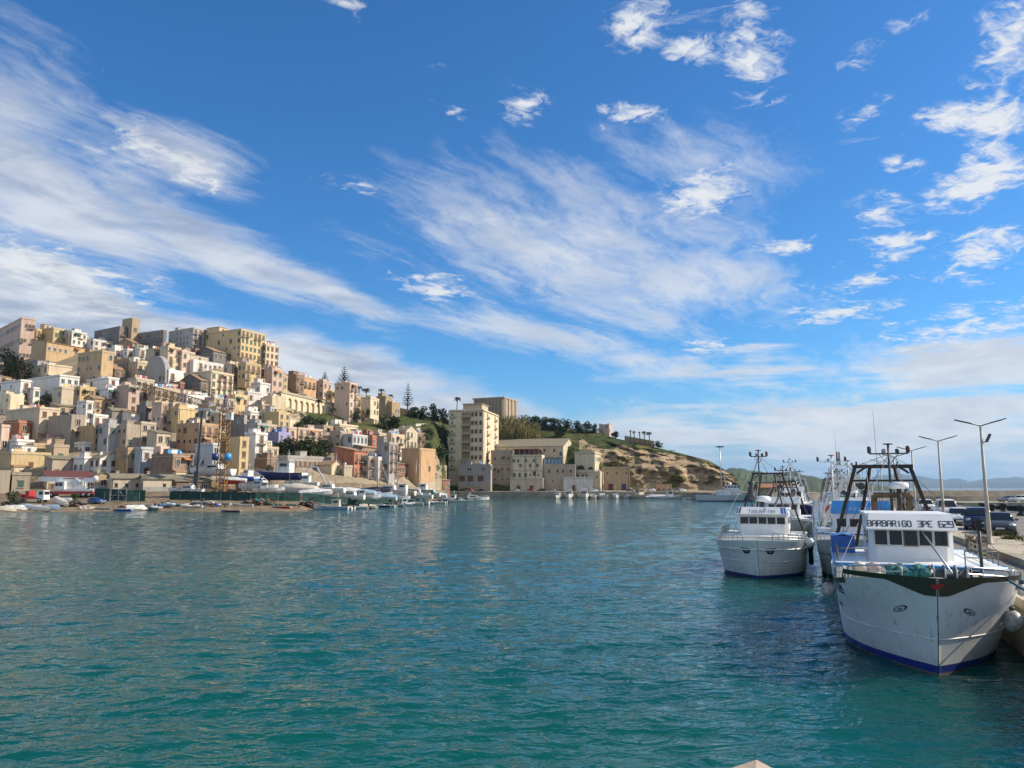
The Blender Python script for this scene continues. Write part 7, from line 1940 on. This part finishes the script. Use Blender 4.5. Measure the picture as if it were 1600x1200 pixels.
def bundle(name, label, cat, p, sc, mats, n=26, r=.16):
    R = random.Random(label); o = thing(name, label, cat, p, HEAD); b = MB()
    for i in range(n): b.sphere((R.uniform(-.5, .5) * sc[0], R.uniform(-.5, .5) * sc[1], sc[2] * (.15 + .8 * R.random() ** 1.3)), r * R.uniform(.7, 1.3), mats[i % len(mats)], 8, (1, 1, .8))
    b.build('folds', o); return o
zfd = 1.86
bundle('net_bundle', 'bunched teal net on the foredeck of the BARBARIGO trawler', 'fishing net', on(tA, -1.7, -.55, 2.35), (.5, .95, .45), [TEALN], 34, .15)
bundle('canvas_bundle', 'pale pinkish canvas bundle on the left foredeck of the BARBARIGO trawler', 'canvas bundle', on(tA, -2.1, -1.6, 2.2), (.5, .55, .55), [mat('pinkish_canvas', (.50, .40, .38), .9), PAINT['cream']], 18, .18)
def winch():
    o = thing('anchor_winch', 'steel anchor winch with cable drums in the middle of the BARBARIGO foredeck', 'winch', on(tA, -1.9, .55, 1.9), HEAD)
    for y in (-.32, .32):
        b = MB(); b.lathe([(.30, -.20), (.30, -.17), (.2, -.16), (.2, .16), (.30, .17), (.30, .20)], DGREY, 18, Matrix.Translation((0, y, .62)) @ Matrix.Rotation(pi / 2, 4, 'X')); b.build('cable_drum', o)
    for k in range(4): t = MB(); t.tube([(.31 * cos(a), -.42 + k * .28, .62 + .31 * sin(a)) for a in [2 * pi * i / 14 for i in range(15)]], .025, STEEL, 5); t.build('drum_ring', o)
    f = MB(); f.box((0, 0, .2), (.7, 1.3, .4), DGREY); f.bar((0, -.7, .62), (0, .7, .62), .07, DGREY, 8); f.build('bed_frame', o)
    m = MB(); m.bar((-.3, .85, 0), (-.3, .85, 2.2), .045, DGREY, 6); m.box((-.3, .85, 2.05), (.12, .14, .3), BLACK); m.build('lamp_post', o)
winch()
def spar():
    o = thing('deck_spar', 'pale slanting spar leaning from foredeck to the bridge window of the BARBARIGO trawler', 'spar', on(tA, -2.6, .85, 2.3), HEAD); b = MB(); b.bar((0, 0, 0), (-3.1, -.55, 1.35), .035, STEEL, 6); b.build('pole', o); c = MB(); c.lathe([(.03, 0), (.07, .02), (.07, .12), (.03, .14)], DGREY, 8); c.build('foot', o)
spar()
def crates():
    for k in range(3):
        o = thing('pallet_stack', ('pale', 'brown', 'worn')[k] + ' stack of fish crates on the quay beside the BARBARIGO bridge, ' + ('nearest the boat', 'in the middle', 'furthest right')[k], 'crates', mole(14.2 + k * .9, 1.2 + k * .12, QZ), HEAD + .1 * k)
        for j in range(5):
            b = MB(); m_ = (PAINT['tan'], WOOD, PAINT['cream'])[(k + j) % 3]; b.box((0, 0, .1 + j * .2), (.8, .6, .05), m_)
            for x in (-.39, -.13, .13, .39): b.box((x, -.3, .16 + j * .2), (.08, .03, .17), m_); b.box((x, .3, .16 + j * .2), (.08, .03, .17), m_)
            for y in (-.3, -.1, .1, .3): b.box((-.4, y, .16 + j * .2), (.03, .06, .17), m_); b.box((.4, y, .16 + j * .2), (.03, .06, .17), m_)
            b.build('crate', o)
crates()
# ---------- trawlers further along the mole
def far_trawler(label, Yp, off, hp, L=15., B=4.9, zr=4.0, sb=2.4, trim=BLUE, visor=WHITE, gm=RUST, gz1=5.8, mast=7.0, px=None, second=True):
    h = Hull(L, B, sb, sb - .5, rake=1.0, st=sb - .4)
    C = mole((Yp - 23) / .931, -off - B / 2) if px is None else at(px, 770, Yp); tip = Vector((C.x, C.y, 0))
    return trawler(label, tip, h, hp, dict(detail=1, house=(4, 10, sb + .05), trim=trim, wheel=(5.6, 9.2, 2.9, zr, 0), win=(4, zr - .95, zr - .5, .46), visor=(visor, [], zr - .35, zr + .15, 5.2, 5.6),
        rails=[(.5, 4, -1, 0, .4, STEEL), (.5, 4, 1, 0, .4, STEEL)], gantry=dict(a=L - 1.8, w0=B * .43, w1=.95, z0=sb - .5, z1=gz1, r=.14, m=gm, second=second), mast=(9.8, 0, zr, mast, .7), mastm=gm, radome=(7.5, .3, zr + .6, .3), whips=[(8.5, .9, zr, zr + 2.6)]))
HP = dict(w=hull_paint('white_hull_two', (.70, .71, .70), (.02, .03, .2), (.05, .04, .05), .2), n=hull_paint('navy_hull', (.02, .03, .14), (.25, .03, .03), (.1, .05, .04), .2), b=hull_paint('blue_hull', (.04, .16, .42), (.5, .5, .5), (.1, .05, .04), .2),
          g=hull_paint('green_hull', (.04, .20, .16), (.3, .05, .04), (.08, .05, .04), .2), r=hull_paint('red_hull', (.30, .06, .03), (.03, .1, .06), (.08, .05, .04), .2), y=hull_paint('grey_hull', (.34, .36, .38), (.02, .03, .08), (.05, .05, .05), .2))
far_trawler('white trawler with a lifebuoy panel moored behind the blue visored trawler', 60, .3, HP['w'], gm=WHITE_W, gz1=6.2, mast=7.4)
far_trawler('white trawler with rusty gantry directly behind the ISOLA FISH trawler', 62, 6.0, HP['w'], gz1=5.6)
far_trawler('red hulled trawler with a green tarpaulin tone wheelhouse trim on the mole', 79, .3, HP['r'], trim=GREENP, visor=GREENP, gm=WHITE_W)
far_trawler('navy hulled trawler with high white bridge in the outer row', 84, 6.0, HP['n'], sb=3.2, zr=5.0, gm=WHITE_W, gz1=6.4, mast=8.5)
far_trawler('grey hulled trawler third in the outer row of the mole', 108, 6.0, HP['y'], gz1=6.2, mast=7.8)
far_trawler('blue hulled trawler fourth along the mole', 98, .3, HP['b'], gz1=6.4, visor=SKYB, mast=7.6)
far_trawler('white trawler with blue visor fifth along the mole', 117, .3, HP['w'], visor=BLUE, gz1=6.8, gm=WHITE_W, mast=8.2)
far_trawler('green hulled trawler sixth along the mole', 138, .3, HP['g'], gz1=6.8, mast=8.0)
far_trawler('white trawler near the far end of the mole with a rusty frame', 160, .3, HP['w'], gz1=7, mast=8.5)
far_trawler('blue trawler last in line at the far end of the mole', 184, .3, HP['b'], gz1=7, mast=8.8)
far_trawler('white trawler alone in the outer row far along the mole', 140, 6.0, HP['w'], gz1=6.8, mast=8.4, gm=WHITE_W)
def lifebuoy():
    p = mole((60 - 23) / .931 + 3.7, -4.4, 3.0); o = thing('lifebuoy', 'red and white lifebuoy on a white panel between the trawlers', 'lifebuoy', p, HEAD)
    b = MB(); b.box((0, 0, 0), (.1, 1.9, 1.5), WHITE); b.box((-.5, .8, -1.3), (.1, .1, 2.2), STEEL); b.box((-.5, -.8, -1.3), (.1, .1, 2.2), STEEL); b.build('panel', o)
    t = MB(); t.tube([(.12, .42 * cos(a), .1 + .42 * sin(a)) for a in [2 * pi * i / 20 for i in range(21)]], .11, mat('lifebuoy_red', (.5, .08, .05), .5), 8); t.build('ring', o)
lifebuoy()
# ---------- patrol ship and pavilion on the far quay
def patrol():
    h = Hull(24, 5.6, 3.4, 2.3, rake=2.6, ufd=.5, ufw=.6, pd=2.0, pw=1.6, st=2.3)
    C = at(1192, 783, 286); o = thing('patrol_ship', 'grey patrol ship with a dark slanted bow stripe moored under the end of the cliff', 'patrol ship', (C.x, C.y, 0), radians(-8)); hp = hull_paint('patrol_grey', (.46, .48, .50), (.02, .03, .12), (.03, .03, .08), .35)
    mb = MB(); us = [i / 24 for i in range(25)]; vv = [-.3, 0, .25, .5, .75, 1]
    for s in (-1, 1): mb.loft([[h.pt(u, v, s) for v in vv] for u in us], hp)
    mb.add([h.pt(1, v, -1) for v in vv] + [h.pt(1, v, 1) for v in reversed(vv)], [tuple(range(12))], hp); mb.loft([[h.pt(u, .98, -1), h.pt(u, .98, 1)] for u in us], DECK, smooth=False); mb.build('hull', o)
    st = MB(); surf_patch(st, h, -1, 4.0, 7.2, .4, 2.75, NAVY, .03, skew=-.7); st.build('bow_stripe', o)
    c = MB(); g = PAINT['white']; c.box((-12, 0, 3.3), (9, 4, 2.0), g, taper=.94); c.box((-11, 0, 5.1), (5, 3.2, 1.7), g, taper=.88); c.build('superstructure', o)
    for k in range(5): w = MB(); w.box((-13.2 + k * 1.1, -1.52, 5.3), (.7, .1, .6), BGLASS); w.build('window', o)
    m = MB(); m.beam((-13, 0, 5.9), (-13.6, 0, 10.5), .4, .4, g); m.beam((-13.3, -1.4, 9), (-13.3, 1.4, 9), .12, .12, g); m.lathe([(.1, 0), (.6, .1), (.5, .7), (.1, .9)], WHITE, 10, Matrix.Translation((-11.5, 0, 6))); m.build('mast', o)
    r = MB(); p = [h.pt(u, 1, -1) + Vector((0, .1, .9)) for u in us[1:12]]; r.tube(p, .05, STEEL, 5)
    for q in p: r.bar(q - Vector((0, 0, .9)), q, .035, STEEL, 4)
    r.build('rail', o)
patrol()
def pavilion():
    C = at(1210, 770, 312); C.z = 2.9; o = thing('pavilion', 'open quay pavilion with an orange brown hipped roof behind the trawlers', 'pavilion', C, radians(5)); r = MB(); W, D, z = 20, 8, 2.2
    r.add([(-W / 2, -D / 2, z), (W / 2, -D / 2, z), (W / 2, D / 2, z), (-W / 2, D / 2, z), (-W / 2 + 4, 0, z + 1.5), (W / 2 - 4, 0, z + 1.5), (-W / 2, -D / 2, z - .3), (W / 2, -D / 2, z - .3), (W / 2, D / 2, z - .3), (-W / 2, D / 2, z - .3)], [(0, 1, 5, 4), (1, 2, 5), (2, 3, 4, 5), (3, 0, 4), (0, 6, 7, 1), (1, 7, 8, 2), (2, 8, 9, 3), (3, 9, 6, 0), (6, 9, 8, 7)], tile_mat('orange_roof', (.40, .18, .08), (.32, .14, .07))); r.build('roof', o)
    for i in range(6):
        for y in (-D / 2 + .5, D / 2 - .5): p = MB(); p.box((-W / 2 + .8 + i * (W - 1.6) / 5, y, .5), (.4, .4, 3.2), PALEC); p.build('pillar', o)
    c = MB(); c.box((-2, .5, .9), (12, 4, 2.2), plaster('E')); c.build('kiosk', o)
pavilion()
# ------------------------------------------------------------------ cars, lamps and small things on the quays
def car_mesh_parts(kind):
    """list of (name, MB, paintable); length along +X (front), ground at z=0"""
    if kind == 'van': L, W, Hh, prof, cab = 4.7, 1.85, 1.95, [(2.35, .35), (2.35, .75), (2.2, .98), (1.65, 1.15), (-2.3, 1.15), (-2.35, .4)], [(1.6, 1.12), (.95, 1.85), (-2.2, 1.92), (-2.3, 1.12)]
    elif kind == 'suv': L, W, Hh, prof, cab = 4.4, 1.85, 1.7, [(2.2, .38), (2.2, .72), (2.05, .92), (1.1, 1.04), (-2.1, 1.06), (-2.2, .8), (-2.2, .42)], [(1.05, 1.0), (.35, 1.58), (-1.7, 1.62), (-2.1, 1.02)]
    else: L, W, Hh, prof, cab = 4.2, 1.76, 1.45, [(2.1, .3), (2.12, .58), (1.98, .76), (1.0, .92), (-1.85, .95), (-2.08, .82), (-2.1, .36)], [(1.0, .9), (.25, 1.40), (-1.15, 1.42), (-1.95, .92)]
    def body(mp):
        m = MB(); n = 7; rings = []
        full = prof
        for k in range(n):
            t = k / (n - 1) * 2 - 1; y = t * W / 2; sh = 1 - .07 * abs(t) ** 4; rings.append([(x * sh, y, z if z < .6 else z - .05 * t ** 4) for x, z in full] + [(-full[0][0] * sh * .98, y, .25), (full[0][0] * sh * .98, y, .25)])
        m.loft(rings, mp, closed=True, cap=True); return m
    def top(mp):
        m = MB(); n = 7; rings = []
        for k in range(n):
            t = k / (n - 1) * 2 - 1; rings.append([(x, t * (W / 2 - .06 - (.16 if 0 < i < 3 else 0)), z - (.05 * t ** 4 if 0 < i < 3 else 0)) for i, (x, z) in enumerate(cab)])
        m.loft(rings, mp, closed=True, cap=True); return m
    def glass():
        m = MB()
        def quad(a, b, y0, y1, lo, hi, off):
            (xa, za), (xb, zb) = a, b; d = Vector((xb - xa, 0, zb - za)); nrm = Vector((d.z, 0, -d.x)).normalized()
            if nrm.z < 0: nrm = -nrm
            p = lambda f, y: Vector((xa, y, za)) + d * f + nrm * off
            m.add([p(lo, -y0), p(lo, y0), p(hi, y1), p(hi, -y1)], [(0, 1, 2, 3)], BGLASS)
        quad(cab[0], cab[1], W / 2 - .14, W / 2 - .27, .1, .9, .03); return m
    def rear():
        m = MB(); (xa, za), (xb, zb) = cab[3], cab[2]; d = Vector((xb - xa, 0, zb - za))
        p = lambda f, y: Vector((xa, y, za)) + d * f + Vector((-.03, 0, .01)); m.add([p(.15, -W / 2 + .16), p(.15, W / 2 - .16), p(.85, W / 2 - .28), p(.85, -W / 2 + .28)], [(0, 1, 2, 3)], BGLASS); return m
    def side(s):
        m = MB(); x0, x1, x2, x3 = cab[0][0], cab[1][0], cab[2][0], cab[3][0]; z0, z1 = cab[0][1], cab[1][1]
        y0, y1 = W / 2 - .06 + .012, W / 2 - .22 + .012; lo, hi = .12, .86
        yy = lambda f: s * (y0 + (y1 - y0) * f); zz = lambda f: z0 + (z1 - z0) * f
        mid = (x1 + x2) / 2 + .1
        A = lambda f: x0 + (x1 - x0) * f - .18; B = lambda f: x3 + (x2 - x3) * f + .2
        m.add([(A(lo), yy(lo), zz(lo)), (mid + .05, yy(lo), zz(lo)), (mid + .05, yy(hi), zz(hi)), (A(hi), yy(hi), zz(hi))], [(0, 1, 2, 3)], BGLASS)
        m.add([(mid - .05, yy(lo), zz(lo)), (B(lo), yy(lo), zz(lo)), (B(hi), yy(hi), zz(hi)), (mid - .05, yy(hi), zz(hi))], [(0, 1, 2, 3)], BGLASS); return m
    return L, W, prof, body, top, glass, rear, side
LAMPG = mat('headlamp_glass', (.55, .57, .58), .15); TAIL = mat('tail_lamp', (.3, .02, .02), .25); PLATE = mat('number_plate', (.6, .6, .58), .5)
CARC = {}
def car(kind, col, C, rz, label, cat='car', group=None):
    key = (kind, col)
    if key not in CARC:
        L, W, prof, body, top, glass, rear, side = car_mesh_parts(kind); mp = CARPAINT[col]; P = []
        P.append(('body', body(mp).mesh('body'), None)); P.append(('cabin', top(mp).mesh('cabin'), None)); P.append(('windscreen', glass().mesh('windscreen'), None)); P.append(('rear_window', rear().mesh('rear_window'), None))
        for s in (-1, 1): P.append(('side_window', side(s).mesh('side_window'), None))
        r = .33 if kind == 'hatch' else .36
        for x in (L * .31, -L * .3):
            for s in (-1, 1):
                b = MB(); T = Matrix.Translation((x, s * (W / 2 - .1), r)) @ Matrix.Rotation(pi / 2, 4, 'X'); b.lathe([(r * .6, -.11), (r, -.09), (r, .09), (r * .6, .11)], BLACK, 16, T)
                c = MB(); c.lathe([(.04, -.12), (r * .62, -.112), (r * .62, .112), (.04, .12)], STEEL, 12, T); P.append(('wheel', b.mesh('wheel'), ('rim', c.mesh('rim'))))
        xf = prof[1][0]; zf = prof[1][1] + .1
        for s in (-1, 1):
            h = MB(); h.sphere((xf - .17, s * (W / 2 - .27), zf - .02), .17, LAMPG, 10, (.7, 1.15, .62)); P.append(('headlight', h.mesh('headlight'), None))
            t = MB(); t.box((-L / 2 - .005, s * (W / 2 - .2), zf + .05), (.06, .22, .26), TAIL); P.append(('tail_light', t.mesh('tail_light'), None))
            m = MB(); m.box((cab_x(kind), s * (W / 2 + .07), prof[3][1] + .06), (.12, .2, .14), mp); P.append(('mirror', m.mesh('mirror'), None))
        g = MB(); g.box((xf - .02, 0, zf - .2), (.08, W * .48, .2), BLACK); g.box((xf + .0, 0, .36), (.06, W * .7, .14), BLACK); P.append(('grille', g.mesh('grille'), None))
        p = MB(); p.box((xf + .035, 0, zf - .24), (.02, .5, .11), PLATE); P.append(('number_plate', p.mesh('number_plate'), None))
        CARC[key] = P
    o = thing('parked_car' if cat == 'car' else 'parked_van', label, cat, C, rz, group)
    for n, me, sub in CARC[key]:
        q = put(me, n, o)
        if sub: put(sub[1], sub[0], q)
    return o
def cab_x(kind): return {'van': 1.35, 'suv': .85, 'hatch': .8}[kind]
CARPAINT = dict(silver=mat('silver_car_paint', (.28, .29, .31), .28, metal=.5, var=.05), white=mat('white_car_paint', (.68, .69, .70), .28, var=.05), navy=mat('dark_blue_car_paint', (.015, .02, .06), .22, var=.05), black=mat('black_car_paint', (.015, .015, .018), .22, var=.05),
                grey=mat('dark_grey_car_paint', (.075, .08, .09), .25, var=.05), red=mat('dark_red_car_paint', (.16, .02, .02), .3, var=.05), sage=mat('pale_green_car_paint', (.32, .37, .34), .3, var=.05), blue=mat('mid_blue_car_paint', (.04, .10, .30), .3, var=.05))
KIND = 'cars parked along the mole'
def on_mole(px, py): return gz(px, py, KZ - .05)
for kind, col, px, py, da, label, cat in [
 ('hatch', 'grey', 1563, 834, -10, 'dark silver grey car parked nearest on the quay beside the lamp post', 'car'),
 ('suv', 'navy', 1530, 828, -8, 'dark blue compact car parked second on the quay', 'car'),
 ('hatch', 'white', 1500, 821, -8, 'white car parked between the dark blue car and the white van', 'car'),
 ('van', 'white', 1480, 811, -4, 'white van parked on the quay behind the second lamp post', 'van'),
 ('suv', 'white', 1447, 801, -4, 'pale car half hidden behind the gantry of the BARBARIGO trawler', 'car'),
 ('hatch', 'silver', 1436, 794, -4, 'silver car sixth along the mole road', 'car'),
 ('hatch', 'black', 1424, 789, -2, 'black car seventh along the mole road', 'car'),
 ('van', 'silver', 1410, 785, 0, 'silver van far along the mole road', 'van'),
 ('hatch', 'white', 1400, 782, 0, 'white car farthest along the mole road', 'car'),
]: car(kind, col, on_mole(px, py), HEAD + radians(da), label, cat)
# far quay and yard cars
for kind, col, px, Y, rz, label, cat in [
 ('van', 'red', 733, 383.2, 5, 'red van in front of the grey garage house', 'van'),
 ('hatch', 'black', 722, 383.0, 170, 'dark car left of the red van', 'car'),
 ('hatch', 'navy', 751, 383.2, 175, 'dark blue car right of the red van', 'car'),
 ('hatch', 'sage', 805, 383.2, 178, 'pale green car in front of the low pale quay shed', 'car'),
 ('hatch', 'red', 830, 383.4, 4, 'dark red car on the far quay', 'car'),
 ('suv', 'black', 846, 383.2, 176, 'black car right of the dark red car on the far quay', 'car'),
 ('hatch', 'silver', 862, 383.2, 176, 'silver car on the far quay left of the tall cruiser', 'car'),
 ('hatch', 'white', 928, 384.5, 3, 'white car parked before the pale block wall house', 'car'),
 ('hatch', 'grey', 985, 386, 3, 'grey car under the cliff right of the ochre stone building', 'car'),
 ('suv', 'white', 1017, 384, 176, 'white car left of the small ochre hut', 'car'),
 ('hatch', 'silver', 1058, 378, 176, 'silver car right of the small ochre hut', 'car'),
 ('suv', 'white', 1065, 392, 3, 'white car behind the silver one right of the ochre hut', 'car'),
 ('hatch', 'blue', 153, 181, -20, 'blue car parked on the beach beside the green net fence', 'car'),
]:
    C = dirp(px, Y); C.z = max(C.z, 3.07) if px > 700 else C.z; car(kind, col, C, radians(rz), label, cat)
CK = dict(hatch=1)
# ---- street lamps
POLE = mat('painted_lamp_pole', (.42, .38, .30), .6, var=.25, scale=.8); LAMPH = mat('lamp_head_grey', (.05, .055, .06), .5)
def lamp(C, hgt, label, rz, extra=False, group='street lamps along the mole'):
    o = thing('street_lamp', label, 'street lamp', C, rz, group); p = MB(); p.lathe([(.2, 0), (.2, .05), (.13, .07), (.115, .6), (.055, hgt)], POLE, 10); p.build('pole', o)
    for s in (-1, 1):
        a = MB(); a.tube([(0, 0, hgt - .05), (0, s * .55, hgt + .12), (0, s * 1.0, hgt + .24)], .035, LAMPH, 6); am = a.build('arm', o)
        h = MB(); h.beam((0, s * .45, hgt + .1), (0, s * 1.22, hgt + .32), .2, .055, LAMPH); h.build('lamp_head', am)
    if extra:
        f = MB(); f.bar((0, 0, hgt - .95), (0, .25, hgt - .9), .03, LAMPH, 5); f.beam((0, .22, hgt - .92), (0, .42, hgt - .5), .22, .12, LAMPH); f.build('floodlight', o)
names = ['nearest street lamp with an extra floodlight below its double arms', 'second nearest double armed street lamp', 'third double armed street lamp seen beside the nearest trawler mast', 'fourth double armed street lamp behind the gantry', 'fifth double armed street lamp along the mole', 'sixth double armed street lamp along the mole',
         'seventh double armed street lamp along the mole', 'eighth double armed street lamp along the mole', 'ninth double armed street lamp along the mole', 'tenth double armed street lamp at the far end of the mole']
base = gz(1547, 850, KZ)
hgt0 = zat(657, base.y) - KZ - .25
for i, nm in enumerate(names):
    Yk = base.y + i * 13.4 + .35 * i * i
    C = base + MD * ((Yk - base.y) / MD.y) - MN * (.12 * i); C.z = KZ
    lamp(C, hgt0, nm, HEAD, extra=(i in (0, 3)))
def tall_mast():
    C = dirp(1127, 399); C.z = 2.8; o = thing('light_mast', 'very tall thin floodlight mast standing under the end of the cliff', 'light mast', C); h = zat(698, 399) - 2.8
    p = MB(); p.bar((0, 0, 0), (0, 0, h), .35, STEEL, 8, .16); p.build('pole', o); c = MB(); c.lathe([(.2, h - .3), (1.6, h), (1.6, h + .25), (.2, h + .4)], DGREY, 12)
    for k in range(8): c.box((1.7 * cos(k * pi / 4), 1.7 * sin(k * pi / 4), h - .1), (.5, .5, .5), DGREY)
    c.build('lamp_ring', o)
tall_mast()
# ---- bollards on the far edge of the mole
for k, (px, py) in enumerate(((1536, 800), (1551, 803), (1569, 801), (1597, 806), (1538, 797))):
    C = gz(px, py, KZ); 
    if k < 4:
        o = thing('bollard', ('dark bollard just left of the nearest lamp pole', 'squat dark bollard just right of the nearest lamp pole', 'dark bollard midway along the far mole edge', 'rightmost dark bollard on the far mole edge')[k], 'bollard', C)
        b = MB(); b.lathe([(.52, 0), (.5, .15), (.3, .25), (.28, .7), (.45, .85), (.45, 1.05), (.15, 1.15)], BLACK, 12); b.build('casting', o)
# ---- weeds along the pavement edge
def weeds():
    for k, (a, c, r, label) in enumerate(((30, 5.2, .8, 'dark weed clump on the kerb near the parked dark blue car'), (26.5, 5.0, .55, 'low weed tuft left of the nearest lamp foot'), (18.5, 5.1, .7, 'bushy weed clump right of the nearest lamp foot'), (34, 5.1, .6, 'weed clump beside the white parked car'), (21.5, 5.2, .6, 'weed tuft directly behind the nearest lamp foot'), (15, 5.1, .6, 'weed tuft nearest to the right edge of the picture'))):
        R = random.Random(k); o = thing('weed_clump', label, 'weeds', mole(a, c, KZ)); b = MB()
        for _ in range(220):
            an = R.uniform(0, 6.28); q = Vector((cos(an), sin(an), 0)) * R.random() ** .6 * r; t = q * 1.25 + Vector((R.uniform(-.1, .1), R.uniform(-.1, .1), R.uniform(.1, .42) * r)); s = Vector((-sin(an), cos(an), 0)) * .05
            b.add([q - s, q + s, t + s * .3, t - s * .3], [(0, 1, 2, 3)], (LF_M, LF_D, LF_R)[R.randrange(3)])
        b.build('leaves', o)
    R = random.Random(9); b = MB()
    for _ in range(2600):
        a = R.uniform(-2, 90); c = 5.25 + R.gauss(0, .22); 
        if mnoise.noise(Vector((a * .5, 1, 1))) < -.1: continue
        q = mole(a, c, KZ); an = R.uniform(0, 6.28); s = Vector((-sin(an), cos(an), 0)) * .03; t = q + Vector((cos(an) * .12, sin(an) * .12, R.uniform(.05, .22))); b.add([q - s, q + s, t], [(0, 1, 2)], LF_M if R.random() < .6 else LF_R)
    struct(b.build('grass'), 'stuff')
    R = random.Random(19); b = MB()
    for _ in range(420):
        a = R.uniform(-2, 60); c = R.choice([R.uniform(2.8, 5.4), R.uniform(.6, 2.3)]); z = KZ if c > 2.4 else QZ; r = R.uniform(.015, .045); b.sphere(mole(a, c, z + r * .3), r, (PALEC, CONC)[R.randrange(2)], 6, (1.3, 1, .7))
    struct(b.build('gravel'), 'stuff')
weeds()
# ---- things on the breakwater wharf
for px, Y, kind, col, label, cat in ((1590, 178, 'suv', 'white', 'white car on the wharf under the breakwater', 'car'), (1575, 179, 'hatch', 'silver', 'silver car on the wharf left of the white one', 'car')):
    C = at(px, 785, Y); C.z = 1.75; car(kind, col, C, radians(170), label, cat)
# pale stone coping corner of the pier under the camera
def pier_corner():
    C = gz(1182, 1187, 3.5); o = thing('parapet_block', 'pale stone parapet corner at the bottom edge of the view', 'parapet', C, radians(40)); b = MB(); st = quay_mat('pinkish_limestone', (.45, .37, .30))
    b.add([(0, 0, 0), (-.62, -.42, -.13), (.0, -1.4, -.02), (.62, -.42, -.13), (-.62, -.42, -3), (.62, -.42, -3), (0, 0, -3), (0, -1.6, -3)], [(0, 1, 2), (0, 2, 3), (0, 6, 4, 1), (0, 3, 5, 6)], st)
    b.v = [Vector(v) for v in b.v]; b.build('stone', o); o.rotation_euler = (0, 0, radians(-18))
pier_corner()
dups = {k: v for k, v in LABELS.items() if len(v) > 1}
if dups: print('DUPLICATE LABELS', dups)
